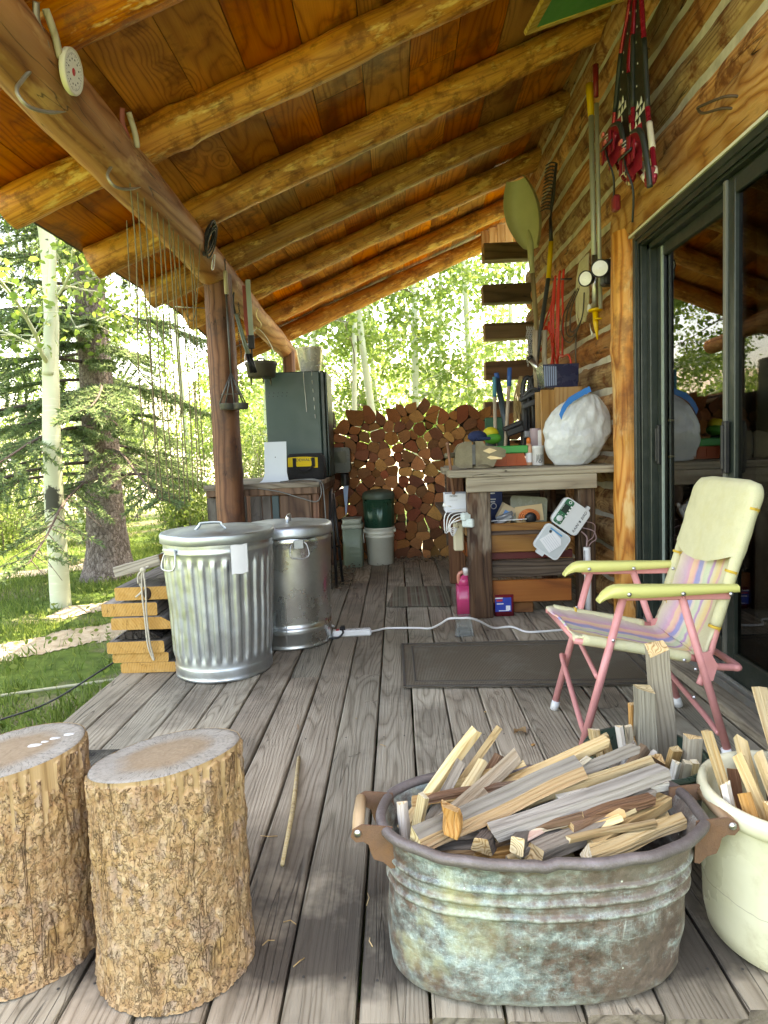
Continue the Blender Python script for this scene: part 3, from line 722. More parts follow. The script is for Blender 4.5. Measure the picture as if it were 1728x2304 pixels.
for sg, x0, cy in ((1, -.035, 1.24), (-1, .545, 1.235)):
    for yy in (cy - .058, cy + .062):
        b = MB()
        P = plate if sg == 1 else [(-x, z) for x, z in reversed(plate)]
        b.prism(P, .0035, cols3((1, 0, 0), (0, 0, 1), (0, -1, 0)), (x0, yy, .284))
        b.lathe([(.0075, 0), (.007, .003), (.001, .0045)], 12, (x0 - sg * .068, yy - .0035, .286), cols3((1, 0, 0), (0, 0, 1), (0, -1, 0)), 1, cap=(False, False))
        b.build('handle_bracket', [M_rust, M_steel], BO)
    b = MB(); b.tube([(x0 - sg * .068, cy - .056, .286), (x0 - sg * .069, cy, .285), (x0 - sg * .068, cy + .06, .286)], [.0115, .0125, .0115], 12)
    b.build('wooden_grip', wood('grip_wood', [(.18, .11, .055), (.36, .24, .13), (.5, .37, .22)], 'Y', 12), BO)

# ------------------------------------------------------------------ kindling
def kmat(name, a, b_, c, **k): return wood('kindling_' + name, [a, b_, c], 'X', 30, .035, 170, 0, .75, .9, .55, dist=5., orand=True, cracks=.5, mixf=.33, worn=((.35, .31, .26), 5, .35), **k)
KM = dict(pale=kmat('pale', (.44, .25, .075), (.72, .51, .24), (.84, .68, .40)),
          white=kmat('white', (.55, .46, .36), (.78, .71, .6), (.86, .82, .74)),
          tan=kmat('tan', (.28, .14, .045), (.52, .31, .12), (.66, .46, .22)),
          orange=kmat('orange', (.34, .16, .045), (.60, .34, .12), (.74, .49, .21)),
          paleorange=kmat('paleorange', (.45, .22, .06), (.74, .48, .2), (.82, .64, .36)),
          brown=kmat('brown', (.10, .05, .025), (.21, .11, .055), (.3, .18, .1)),
          grey=kmat('grey', (.15, .115, .08), (.32, .265, .20), (.45, .39, .31)),
          palegrey=kmat('palegrey', (.29, .21, .12), (.54, .44, .30), (.66, .57, .42)),
          greyblue=kmat('greyblue', (.18, .155, .12), (.40, .36, .30), (.56, .515, .44)),
          greyorange=kmat('greyorange', (.36, .16, .06), (.56, .30, .13), (.66, .42, .22)),
          pink=kmat('pink', (.40, .23, .17), (.60, .40, .31), (.7, .52, .42)),
          dark=kmat('dark', (.05, .04, .033), (.13, .105, .085), (.21, .18, .15)))
KM['greyblock'] = KM['greypost'] = kmat('greywood', (.16, .13, .085), (.32, .275, .2), (.44, .39, .3))
KM['darkend'] = KM['dark']; KM['greyface'] = kmat('greyface', (.16, .125, .10), (.30, .25, .205), (.41, .355, .295))
M_kend = wood('kindling_end', [(.30, .17, .06), (.56, .37, .17), (.70, .52, .28)], 'X', 60, 1., 60, 0, .8, .7, .3, orand=True, mixf=.7)
M_kendpale = wood('kindling_end_pale', [(.50, .36, .19), (.74, .60, .38), (.82, .72, .52)], 'X', 60, 1., 60, 0, .8, .7, .3, orand=True, mixf=.7)
KN = {'pale': 'pale yellow', 'white': 'whitish', 'tan': 'tan', 'orange': 'orange-brown', 'paleorange': 'pale orange', 'brown': 'dark brown', 'grey': 'grey', 'palegrey': 'pale grey-yellow', 'greyblue': 'blue-grey', 'greyorange': 'grey and orange', 'pink': 'pinkish', 'dark': 'blackish', 'greyblock': 'grey', 'greypost': 'grey-brown', 'darkend': 'dark'}
def stick(p, q, w, kind, label, group, ext=0., th=None, up=(0, 0, 1), name='kindling_stick', wob=.38):
    p, q = Vector(p), Vector(q); d = (q - p); L = d.length; d.normalize()
    p = p - d * ext; L += ext
    if p.z < .016:
        p = p + d * ((.016 - p.z) / max(d.z, .05)); L = (q - p).length
    th = th or w * rng.uniform(.6, .85); n = 9
    U = Vector(up); M = basis(d, U if abs(d.dot(U)) < .95 else (0, -1, 0))
    rows = []; s0 = rng.random() * 50
    h, t2 = w / 2, th / 2; e = min(w, th) * .06
    wdg = rng.choice([0, 0, .3, .55]); sk = [rng.uniform(-.15, .15) - (wdg if _ in (2, 3) else 0) for _ in range(4)]; tp_ = rng.uniform(-.28, .1); rag = rng.choice([0, .25, .6, 1.]); tilt = (rng.uniform(-.25, .25), rng.uniform(-.2, .2))
    for i in range(n + 1):
        t = i / n; x = L * t
        oy = w * wob * mn.noise((t * 1.6, s0, 0)); oz = w * wob * .6 * mn.noise((t * 1.6, s0, 5))
        c = []
        for k, (sy, sz) in enumerate(((-1, -1), (1, -1), (1, 1), (-1, 1))):
            yy = sy * h * (1 + sk[k]) * (1 + tp_ * t) + w * .06 * mn.noise((t * 3, s0 + k, 1)); z_ = sz * t2 * (1 + sk[k - 1]) + w * .05 * mn.noise((t * 3, s0 + k, 8))
            xx = x + ((yy * tilt[0] + z_ * tilt[1] + rag * w * rng.uniform(-.3, .3)) if i in (0, n) else 0)
            c += [(xx, yy + oy - sy * e * (0 if sy * sz > 0 else 1) , z_ + oz - sz * e * (1 if sy * sz > 0 else 0)), (xx, yy + oy - sy * e * (1 if sy * sz > 0 else 0), z_ + oz - sz * e * (0 if sy * sz > 0 else 1))]
        rows.append(c)
    b = MB(); b.grid(rows, 0, False, .5, True)
    mi = 1
    b.add(rows[0], [tuple(reversed(range(8)))], 1); b.add(rows[-1], [tuple(range(8))], 1)
    o = b.build(name, [KM[kind], M_kendpale if kind in ('pale', 'white', 'palegrey') else M_kend])
    o.matrix_basis = Matrix.Translation(p) @ M.to_4x4()
    if kind == 'greyorange':   # upper face weathered grey, lower face fresh
        o.data.materials.append(KM['greyface'])
        for f in o.data.polygons:
            if f.material_index == 0 and f.normal.z > .6: f.material_index = 2
    tag(o, label, 'kindling', group)
    return o
G = 'kindling sticks in the copper boiler'
BS = [
    ((0.044, 1.15, 0.3), (0.358, 1.3, 0.34), 0.04, 'greyorange', 'longest stick lying across the copper boiler, orange below and grey above', .04, .05),
    ((0.153, 1.3, 0.283), (0.447, 1.4, 0.347), 0.03, 'pale', 'long pale stick at the back of the boiler pile, tip raised highest on the right', .03, None),
    ((0.221, 1.28, 0.293), (0.508, 1.38, 0.337), 0.032, 'grey', 'flat grey stick behind the long orange stick in the boiler', .03, None),
    ((0.238, 1.25, 0.298), (0.528, 1.35, 0.328), 0.022, 'pale', 'narrow pale stick just above the blue-grey warped one', .02, None),
    ((0.182, 1.17, 0.295), (0.537, 1.3, 0.329), 0.034, 'greyblue', 'warped blue-grey stick with a splintered knot in the boiler', .03, .03),
    ((0.225, 1.125, 0.270), (0.499, 1.27, 0.289), 0.034, 'grey', 'broad grey stick leaning on the front rim of the boiler', .0, None),
    ((0.325, 1.125, 0.268), (0.545, 1.24, 0.262), 0.034, 'pale', 'pale yellow stick nearest the front rim on the right of the boiler', .0, None),
    ((0.355, 1.17, 0.263), (0.535, 1.29, 0.275), 0.030, 'tan', 'tan stick end between the grey and the front pale stick', .02, None),
    ((0.207, 1.15, 0.285), (0.355, 1.24, 0.283), 0.013, 'pink', 'thin pinkish sliver under the warped blue-grey stick', .0, None),
    ((0.216, 1.14, 0.270), (0.386, 1.25, 0.273), 0.018, 'dark', 'blackish stick below the thin pinkish sliver', .02, None),
    ((0.034, 1.3, 0.274), (0.162, 1.40, 0.386), 0.026, 'pale', 'long pale stick standing highest on the left of the boiler', .18, None),
    ((0.112, 1.335, 0.296), (0.209, 1.41, 0.385), 0.024, 'tan', 'tan stick end poking up highest at the back of the boiler', .15, None),
    ((0.031, 1.24, 0.256), (0.111, 1.33, 0.349), 0.024, 'grey', 'grey stick leaning against the tall pale one at the left', .15, None),
    ((0.071, 1.24, 0.272), (0.16, 1.34, 0.343), 0.026, 'pale', 'pale stick with a square end, right of the leaning grey stick', .15, None),
    ((0.081, 1.22, 0.284), (0.236, 1.35, 0.345), 0.030, 'palegrey', 'thick grey-yellow stick with a notched end, middle of the boiler', .12, .036),
    ((0.136, 1.33, 0.263), (0.2, 1.375, 0.34), 0.027, 'brown', 'dark brown stick end behind the notched grey-yellow one', .12, None),
    ((0.009, 1.19, 0.259), (0.028, 1.21, 0.341), 0.021, 'pale', 'short pale upright stick at the left front rim of the boiler', .15, None),
    ((-0.01, 1.22, 0.24), (-0.012, 1.23, 0.316), 0.027, 'white', 'white frayed stick end, leftmost in the boiler', .15, None),
    ((0.067, 1.133, 0.281), (0.083, 1.135, 0.356), 0.035, 'orange', 'orange-brown rough-sawn upright stick at the front rim', .15, .03),
    ((0.179, 1.24, 0.262), (0.132, 1.135, 0.286), 0.036, 'darkend', 'dark stick with its ringed end facing out, left of its twin', .08, .034),
    ((0.243, 1.22, 0.259), (0.195, 1.125, 0.292), 0.031, 'darkend', 'dark square stick end facing out beside the broad grey stick', .08, .03),
    ((0.298, 1.26, 0.30), (0.550, 1.32, 0.290), 0.023, 'white', 'whitish stick half hidden behind the warped blue-grey one', .0, None),
    ((0.392, 1.2, 0.25), (0.535, 1.27, 0.25), 0.022, 'pale', 'pale stub poking out by the right inner rim of the boiler', .0, None),
]
def clip_ext(p, q, ext, inside):
    p, q = Vector(p), Vector(q); d = (q - p).normalized()
    while ext > -.03 and not inside(p - d * ext): ext -= .006
    return ext
for p, q, w_, k, lab, ext, th in BS: stick(p, q, w_, k, lab, G, clip_ext(p, q, ext, lambda c: (abs(c.x - .25) / .268) ** 2.4 + (abs(c.y - 1.237) / .125) ** 2.4 < 1 and c.z > .03) if ext > .06 else ext, th)
for i in range(26):   # lower layers seen between the upper sticks
    a = rng.uniform(.0, .7); x = rng.uniform(.04, .42); y = rng.uniform(1.15, 1.33); z_ = rng.uniform(.16, .262)
    L = rng.uniform(.06, .1); d = Vector((math.cos(a), math.sin(a) * .35, rng.uniform(-.03, .08))) * L
    if min(x - abs(d.x), 9) < .015 or x + abs(d.x) > .475: continue
    stick(Vector((x, y, z_)) - d, Vector((x, y, z_)) + d, rng.uniform(.022, .036), rng.choice(['brown', 'grey', 'tan', 'orange', 'pale', 'palegrey', 'greyorange']), 'shadowed kindling stick buried under the upper ones in the copper boiler', 'buried kindling in the copper boiler', 0)

kq = random.Random(5)
for i in range(17):   # the loose upper layer between the long sticks
    x = kq.uniform(.10, .44); y = kq.uniform(1.17, 1.34); z_ = .268 + .05 * (y - 1.15) / .2 + kq.uniform(-.008, .014); a = kq.uniform(.15, .75); L = kq.uniform(.06, .125)
    d = Vector((math.cos(a), math.sin(a) * .7, kq.uniform(.0, .25))) * L; p, q = Vector((x, y, z_)) - d, Vector((x, y, z_)) + d
    if min(p.x, q.x) < -.0 or max(p.x, q.x) > .53 or max(p.y, q.y) > 1.375 or min(p.y, q.y) < 1.12: continue
    stick(p, q, kq.uniform(.014, .028), kq.choice(['pale', 'tan', 'paleorange', 'palegrey', 'grey', 'brown', 'pale']), 'loose split stick wedged in the gaps of the upper layer of the copper boiler', 'loose kindling in the copper boiler', 0)

# dark green tub of scraps behind the boiler
M_dkgreen = plain('dark_green_enamel', (.02, .05, .035), .3, 0, .5, .3, 20, dirt=.3)
GT = thing('bucket', 'dark green bucket of wood scraps between the copper boiler and the crock', 'bucket', (.6, 1.57, 0))
b = MB(); b.lathe([(.115, 0), (.118, .003), (.14, .225), (.146, .23), (.146, .238), (.136, .236), (.114, .01)], 40, (.6, 1.57, 0), cap=(True, True)); b.build('bucket_wall', M_dkgreen, GT)
b = MB(); b.tube([(.6 + .147 * math.cos(a), 1.57 + .147 * math.sin(a), .232) for a in [k * math.pi / 20 for k in range(40)]], .005, 8, True); b.build('bucket_rim', M_dkgreen, GT)
G = 'wood scraps in the dark green bucket'
TS = [
    ((0.618, 1.6, 0.153), (0.609, 1.6, 0.388), 0.047, 'greyblock', 'thick grey block with a fresh yellow top, standing in the dark green bucket', .04),
    ((0.69, 1.645, 0.118), (0.667, 1.66, 0.474), 0.045, 'greypost', 'tall cracked grey post, highest piece in the dark green bucket', .05),
    ((0.592, 1.625, 0.155), (0.589, 1.625, 0.339), 0.018, 'orange', 'thin orange slat right behind the thick grey block', .05),
    ((0.684, 1.5, 0.205), (0.691, 1.5, 0.310), 0.042, 'greyblock', 'square grey block with an orange end, next to the crock rim', .1),
    ((0.504, 1.63, 0.179), (0.494, 1.64, 0.265), 0.029, 'pale', 'pale square end by the near chair leg, leftmost in the green bucket', .1),
    ((0.553, 1.58, 0.207), (0.541, 1.58, 0.300), 0.018, 'white', 'thin white upright stick end left of the thick grey block', .1),
    ((0.578, 1.60, 0.197), (0.568, 1.60, 0.290), 0.017, 'palegrey', 'thin grey-yellow stick end touching the white upright one', .1),
    ((0.642, 1.52, 0.217), (0.648, 1.50, 0.277), 0.027, 'orange', 'orange stick end in front of the tall post', .1),
    ((0.613, 1.52, 0.2), (0.602, 1.49, 0.262), 0.033, 'brown', 'brown ringed stick end behind the boiler rim', .1),
    ((0.629, 1.475, 0.2), (0.636, 1.465, 0.259), 0.022, 'white', 'whitish square end, left of three beside the crock', .1),
    ((0.652, 1.475, 0.2), (0.659, 1.465, 0.261), 0.018, 'palegrey', 'grey-yellow square end, middle of three beside the crock', .1),
    ((0.675, 1.475, 0.199), (0.679, 1.468, 0.261), 0.023, 'pale', 'pale square end, right of three beside the crock', .1),
    ((0.553, 1.52, 0.219), (0.62, 1.56, 0.239), 0.020, 'white', 'whitish stick lying flat across the green bucket', .0),
    ((0.523, 1.60, 0.168), (0.585, 1.60, 0.252), 0.026, 'grey', 'grey stick slanting up behind the boiler pile', .03),
    ((0.532, 1.52, 0.205), (0.592, 1.545, 0.256), 0.027, 'brown', 'brown stick slanting between the whitish flat one and the thick block', .05),
    ((0.535, 1.64, 0.178), (0.522, 1.645, 0.245), 0.026, 'tan', 'tan square end behind the slanting grey stick', .1)]
for p, q, w_, k, lab, ext in TS: stick(p, q, w_, k, lab, G, clip_ext(p, q, ext, lambda c: math.hypot(c.x - .6, c.y - 1.57) < .11 and c.z > .03), wob=.1)

# stoneware crock
def crock_mat():
    t = NT('cream_stoneware_glaze', .22, .5); co = t.co(); n = t.noise(co, 6, 4, .6); s = t.sep(co)
    c = t.mix(t.remap(n, .3, .7, 0, 1), (.60, .57, .38), (.70, .67, .50))
    spk = t.math('MULTIPLY', t.remap(t.vor(co, 38.), .06, .10, 1, 0), t.math('GREATER_THAN', t.sep(t.vor(co, 38., out='Color'))[0], .93))
    c = t.mix(spk, c, (.12, .08, .05))
    cr = t.math('ABSOLUTE', t.math('SUBTRACT', s[2], t.math('ADD', .085, t.math('MULTIPLY', t.noise(co, 7., 3, .6), .05))))
    c = t.mix(t.math('MULTIPLY', t.remap(cr, 0, .0012, 1, 0), .7), c, (.2, .15, .1))
    c = t.mix(t.math('MULTIPLY', t.remap(t.noise(co, 14, 5, .7), .56, .7, 0, 1), .35), c, (.42, .36, .22))
    t.col(c); t.rough(t.remap(n, .3, .7, .16, .4)); t.bump(t.noise(co, 22, 2, .5), .12, .01); t.b.inputs['Coat Weight'].default_value = .3; return t.m
M_crock = crock_mat()
CR = thing('crock', 'cream glazed stoneware crock filled with kindling at the porch edge', 'crock', (.772, 1.262, 0))
b = MB(); b.lathe([(.142, 0), (.150, .006), (.157, .04), (.160, .12), (.160, .22), (.156, .262), (.157, .268)], 80, (.772, 1.262, 0), cap=(True, False)); b.lathe([(.150, .27), (.146, .2), (.14, .03), (.01, .025)], 80, (.772, 1.262, 0), cap=(False, False)); b.build('crock_body', M_crock, CR)
b = MB(); b.lathe([(.156, .266), (.163, .270), (.168, .279), (.169, .291), (.166, .303), (.159, .309), (.152, .307), (.148, .299), (.1475, .27)], 80, (.772, 1.262, 0), cap=(False, False)); b.build('crock_rim', M_crock, CR)
G = 'kindling in the cream crock'
CS = [
    ((0.665, 1.275, 0.252), (0.643, 1.34, 0.396), 0.021, 'paleorange', 'thin stick with a whitened tip, leftmost leaning out of the crock', .1),
    ((0.751, 1.34, 0.234), (0.75, 1.40, 0.346), 0.025, 'pale', 'pale stick with a square top at the back of the crock', .1),
    ((0.705, 1.215, 0.27), (0.689, 1.29, 0.361), 0.031, 'paleorange', 'thick two-toned stick leaning back in the middle of the crock', .1),
    ((0.817, 1.35, 0.285), (0.803, 1.42, 0.455), 0.027, 'pale', 'longest pale stick standing tall out of the crock', .15),
    ((0.826, 1.35, 0.244), (0.822, 1.40, 0.322), 0.022, 'orange', 'orange stick beside the tall pale one in the crock', .1),
    ((0.645, 1.235, 0.27), (0.638, 1.245, 0.330), 0.018, 'white', 'short white stub just inside the crock rim', .1),
    ((0.690, 1.3, 0.262), (0.69, 1.32, 0.32), 0.023, 'brown', 'dark brown stub behind the thin whitened-tip stick', .1),
    ((0.668, 1.2, 0.275), (0.658, 1.215, 0.326), 0.025, 'orange', 'orange stub low at the front inside the crock', .1),
    ((0.782, 1.33, 0.232), (0.778, 1.35, 0.316), 0.021, 'brown', 'brown stub between the pale square top and the tall stick', .1),
    ((0.748, 1.24, 0.259), (0.763, 1.35, 0.338), 0.025, 'pale', 'pale stick lying back beside the thick two-toned one', .1),
    ((0.70, 1.185, 0.275), (0.692, 1.19, 0.318), 0.023, 'orange', 'orange stub touching the front wall of the crock, near the picture edge', .1),
    ((0.80, 1.2, 0.262), (0.81, 1.29, 0.35), 0.026, 'tan', 'tan stick in the crock, right of all the others', .1)]
for p, q, w_, k, lab, ext in CS: stick(p, q, w_, k, lab, G, clip_ext(p, q, ext, lambda c: math.hypot(c.x - .772, c.y - 1.262) < .125 and c.z > .04), wob=.1)

# bits on the deck
b = MB(); b.tube([(-.365, 2.05, .006), (-.335, 1.75, .008), (-.322, 1.5, .006)], [.006, .007, .005], 6); o = b.build('stick', KM['pale']); tag(o, 'thin pale straight stick lying along a gap of the deck', 'stick')
M_dryleaf = leafmat('dry_leaf', (.30, .17, .07), (.45, .30, .15), .3, .7)
def dry_leaf(x, y, s_, a, label, z=.004):
    b = MB(); P = []
    for i in range(7):
        t = i / 6; w_ = s_ * .38 * math.sin(math.pi * min(1, t * .95 + .03)) ** .8
        P.append([(s_ * (t - .5), -w_, .010 + .008 * math.sin(t * 5)), (s_ * (t - .5), 0, .002 + .006 * math.sin(t * 4)), (s_ * (t - .5), w_, .012 + .006 * math.cos(t * 6))])
    b.grid(P); o = b.build('dry_leaf', M_dryleaf, None, (x, y, z), (0, 0, a)); return tag(o, label, 'leaf', 'dry leaves on the deck')
dry_leaf(.40, 2.19, .05, .4, 'curled tan leaf on the deck left of the chair feet')
dry_leaf(-.60, 1.27, .05, 1.2, 'orange dry leaf wedged between the two stumps')
for i in range(26):
    x, y = rng.uniform(-.35, .1), rng.uniform(1.15, 2.6)
    if i > 12: x, y = rng.choice(GAPS[7:12]) + rng.uniform(-.03, .03), rng.uniform(1.15, 2.3)
    L = rng.uniform(.012, .05); a = rng.uniform(0, 6.28); b = MB()
    b.tube([(0, 0, 0), (L * .5, rng.uniform(-.3, .3) * L, .004), (L, rng.uniform(-.2, .2) * L, .001)], .0011, 4)
    o = b.build('pine_needle', KM[rng.choice(['tan', 'grey', 'paleorange'])], None, (x, y, .0015), (0, 0, a)); tag(o, 'tiny dry needle or twig fallen on the deck boards', 'twig', 'litter on the deck')
for i in range(9):
    x, y = rng.uniform(-.38, .45), rng.uniform(1.15, 2.9); b = MB(); s_ = rng.uniform(.006, .014)
    b.box((0, 0, .003), (s_ * 1.5, s_, .004), bev=.001); o = b.build('wood_chip', KM[rng.choice(['tan', 'pale', 'orange'])], None, (x, y, .001), (0, 0, rng.uniform(0, 3))); tag(o, 'small splinter of wood lying on the deck boards', 'chip', 'wood chips on the deck')
# ------------------------------------------------------------------ galvanised cans
M_galv = metal('galvanised_steel', (.58, .625, .645), .38, 9, .4, spangle=.16, dcol=(.36, .40, .42))
M_galvlid = metal('galvanised_lid', (.48, .525, .515), .5, 7, .5, spangle=.1, dcol=(.32, .36, .35))
M_paper = plain('white_paper', (.74, .74, .73), .8, var=.1)
def bail(b, c, az, r, z, w=.085, h=.07, wr=.0035, sag=.01):
    """wire handle on the wall of a can"""
    u = Vector((-math.sin(az), math.cos(az), 0)); o = Vector((math.cos(az), math.sin(az), 0)); C_ = Vector((c[0], c[1], z))
    P = [C_ + o * (r + .004) - u * w * .32, C_ + o * (r + .014) - u * w * .5 - Vector((0, 0, h * .25)), C_ + o * (r + .018 + sag) - u * w * .5 - Vector((0, 0, h)), C_ + o * (r + .018 + sag) + u * w * .5 - Vector((0, 0, h)), C_ + o * (r + .014) + u * w * .5 - Vector((0, 0, h * .25)), C_ + o * (r + .004) + u * w * .32]
    b.tube(smooth_path(P, 4), wr, 7)
C1 = (-.865, 2.985); C2 = (-.605, 3.405)
T = thing('trash_can', 'fluted galvanised trash can with a flat lid, next to the tied plank stack', 'trash can', (C1[0], C1[1], 0), 'galvanised trash cans')
def flute(q, a, i):
    z = q.z; rr = math.hypot(q.x, q.y)
    w_ = max(0, min(1, (z - .085) / .03)) * max(0, min(1, (.565 - z) / .03))
    k = math.sin(a * 30); d = .0075 * w_ * max(-.75, min(.75, k * 1.5))
    d += .004 * mn.noise((q.x * 6, q.y * 6, z * 5)) + .0015 * mn.noise((q.x * 20, q.y * 20, z * 20))
    s_ = (rr + d) / rr; return Vector((q.x * s_, q.y * s_, z))
b = MB(); prof = [(.222, 0.002), (.228, .004), (.228, .014), (.224, .02), (.228, .03), (.225, .042), (.228, .052), (.225, .06)] + [(.224 + .026 * k / 44, .064 + .50 * k / 44) for k in range(45)] + [(.252, .585), (.256, .592), (.252, .60), (.253, .615), (.256, .635), (.253, .65)]
b.lathe(prof, 360, (*C1, 0), fn=flute, cap=(True, True)); b.build('can_body', M_galv, T)
b = MB(); b.lathe([(.262, .628), (.265, .630), (.265, .664), (.261, .671), (.254, .672), (.235, .666), (.20, .668), (.18, .676), (.10, .683), (.002, .686)], 96, (*C1, 0), cap=(False, False), fn=lambda q, a, i: Vector((q.x, q.y, q.z + .003 * mn.noise((q.x * 8, q.y * 8, 2)))))
L1 = b.build('lid', M_galvlid, T)
b = MB(); b.tube(smooth_path([(-.945, 2.90, .679), (-.925, 2.90, .70), (-.915, 2.902, .712), (-.835, 2.912, .712), (-.825, 2.914, .70), (-.805, 2.916, .68)], 4), .007, 8, flat=.6); b.build('lid_handle', M_galv, L1)
b = MB(); bail(b, C1, R(-128), .250, .60, .09, .075); b.build('handle', M_steel, T)
b = MB(); u = Vector((-math.sin(R(-128)), math.cos(R(-128)), 0)); o_ = Vector((math.cos(R(-128)), math.sin(R(-128)), 0))
b.bar(Vector((*C1, .597)) + o_ * .259 - u * .04, Vector((*C1, .597)) + o_ * .259 + u * .04, .012, .028, bev=.003); b.build('handle_bracket', M_galv, T)
b = MB(); rows = []
for j in range(9):
    z = .495 + .13 * j / 8; rows.append([(C1[0] + (.2605 + .002 * mn.noise((k, j, 3))) * math.cos(R(-63 + 17 * k / 8)), C1[1] + (.2605 + .002 * mn.noise((k, j, 3))) * math.sin(R(-63 + 17 * k / 8)), z + .002 * math.sin(k)) for k in range(9)])
b.grid(rows); b.build('sticker', M_paper, T)
T = thing('trash_can', 'smooth galvanised trash can standing behind the fluted one', 'trash can', (C2[0], C2[1], 0), 'galvanised trash cans')
M_galv2 = metal('smooth_galvanised', (.66, .68, .66), .24, 6, .3, spangle=.15, dcol=(.34, .36, .35))
b = MB(); b.lathe([(.207, .002), (.212, .004), (.213, .012), (.209, .018), (.211, .03), (.213, .08), (.216, .088), (.212, .098), (.215, .11)] + [(.215 + .012 * k / 16, .11 + .44 * k / 16) for k in range(17)] + [(.229, .555), (.232, .562), (.229, .57), (.230, .60)], 128, (*C2, 0), fn=lambda q, a, i: Vector((q.x * (1 + .012 * mn.noise((q.x * 5, q.y * 5, q.z * 3))), q.y * (1 + .012 * mn.noise((q.x * 5, q.y * 5, q.z * 3))), q.z)))
b.box((C2[0] + .006, C2[1] - .2195, .31), (.004, .004, .56)); b.build('can_body', M_galv2, T)
b = MB(); b.lathe([(.238, .585), (.241, .587), (.24, .600), (.238, .625), (.232, .638), (.22, .644), (.20, .640), (.17, .642), (.002, .650)], 96, (*C2, 0), cap=(False, False), fn=lambda q, a, i: Vector((q.x, q.y, q.z + .004 * mn.noise((q.x * 9, q.y * 9, 2))))); L2 = b.build('lid', M_galv, T)
b = MB(); b.tube(smooth_path([(-.60, 3.37, .65), (-.60, 3.365, .675), (-.60, 3.40, .682), (-.60, 3.44, .675), (-.60, 3.435, .65)], 4), .007, 7, flat=2.); b.build('lid_handle', M_steel, L2)
b = MB(); bail(b, C2, R(-68), .229, .565, .085, .075, .0032); b.build('handle', M_steel, T)
b = MB(); a = R(-68); b.box((C2[0] + .236 * math.cos(a), C2[1] + .236 * math.sin(a), .555), (.05, .008, .045), rz(a + math.pi / 2), .002); b.build('handle_bracket', M_galv, T)

# ------------------------------------------------------------------ tied stack of planks
M_pl = wood('plank_grey_side', [(.08, .07, .06), (.20, .175, .15), (.31, .28, .24)], 'Y', 14, .06, 70, .2, .8, .9, .5, cracks=.8)
M_plx = wood('plank_grey_side_x', [(.13, .11, .085), (.27, .23, .18), (.40, .35, .28)], 'X', 22, .06, 90, .1, .8, .9, .5, cracks=.6)
def pend_mat():
    t = NT('plank_fresh_end', .8, .2); co = t.co(); r = t.rnd()
    v = t.vmath('ADD', co, t.comb(t.math('MULTIPLY', r, 3.), 0., t.math('ADD', .25, t.math('MULTIPLY', r, .12))))
    ring = t.wave(v, 26., 2.2, 3., 'RINGS', 'Y', 1.6); n = t.noise(co, 40, 4, .65)
    c = t.mix(t.math('MULTIPLY', ring, .6), (.50, .275, .08), (.36, .175, .045)); c = t.mix(t.math('MULTIPLY', t.remap(n, .4, .75, 0, 1), .5), c, (.58, .37, .14))
    cr = t.noise(t.vmath('MULTIPLY', v, (1, .1, .15)), 38., 2, .5)
    c = t.mix(t.math('MULTIPLY', t.remap(t.math('ABSOLUTE', t.math('SUBTRACT', cr, .5)), 0, .008, 1, 0), .7), c, (.07, .035, .012))
    c = t.mix(t.math('MULTIPLY', t.remap(t.noise(co, 9, 4, .7), .52, .66, 0, 1), .45), c, (.34, .15, .03))
    t.col(c); t.bump(n, .5, .004); return t.m
M_pend = pend_mat()
PG = 'rough planks of the tied stack'
labs = ['bottom plank of the tied stack, lying on the deck', 'second plank from the bottom of the tied stack', 'third plank up in the tied stack, dark bark along its top', 'fourth plank up in the tied stack, its right corner cut slanting', 'fifth plank up in the tied stack, sticking out furthest left', 'sixth plank up in the tied stack, dark knot in its end']
for k, (x0, x1, z0, z1) in enumerate([(-1.352, -1.087, .002, .052), (-1.388, -1.12, .054, .1), (-1.404, -1.13, .102, .158), (-1.378, -1.09, .214, .272), (-1.43, -1.165, .275, .338), (-1.36, -1.092, .352, .414)]):
    b = MB(); y0 = 2.93 + rng.uniform(-.012, .012); y1 = y0 + rng.uniform(1.0, 1.25); n = 14; rows = []; r = rng.random()
    for i in range(n + 1):
        y = y0 + (y1 - y0) * i / n; ox = .008 * mn.noise((y * 2, k, 0)); w = .006
        w1 = .05 if k == 3 else w
        P = [(x0, z0 + w), (x0, z1 - w), (x0 + w, z1), (x1 - w1, z1), (x1, z1 - (.028 if k == 3 else w)), (x1, z0 + w), (x1 - w, z0), (x0 + w, z0)]
        rows.append([(px + ox + .003 * mn.noise((y * 6, q, k)), y, pz + .002 * mn.noise((y * 6, q, k + 4))) for q, (px, pz) in enumerate(P)])
    b.grid(rows, 0, False, r, True); b.add(rows[0], [tuple(reversed(range(8)))], 1, False, r); b.add(rows[-1], [tuple(range(8))], 1, False, r)
    o = b.build('plank', [M_pl, M_pend]); tag(o, labs[k], 'plank', PG)
    if k == 2:
        b = MB(); rows = []
        for i in range(15):
            y = y0 + .004 + (y1 - y0 - .02) * i / 14; rows.append([(x0 + .035 + (x1 - x0 - .05) * t / 10, y, z1 - .002 + (.052 * math.sin(math.pi * min(1, t / 10 * .93 + .03)) ** .55) * (1 + .2 * mn.noise((y * 5, t, 2)))) for t in range(11)])
        b.grid(rows, 0, True); b.add(rows[0], [tuple(reversed(range(11)))], 0)
        b.build('bark_edge', bark('dark_bark', (.02, .016, .013), (.05, .04, .033), (.10, .085, .07), 30), o)
    if k == 5:
        b = MB(); b.lathe([(.022, 0), (.02, .003), (.008, .004)], 14, (x0 + .155, y0 - .001, z0 + .03), cols3((1, 0, 0), (0, 0, 1), (0, -1, 0)), sx=.9, sy=1.35, cap=(False, True)); b.build('knot', plain('dark_knot', (.035, .02, .012), .8, bump=.6), o)
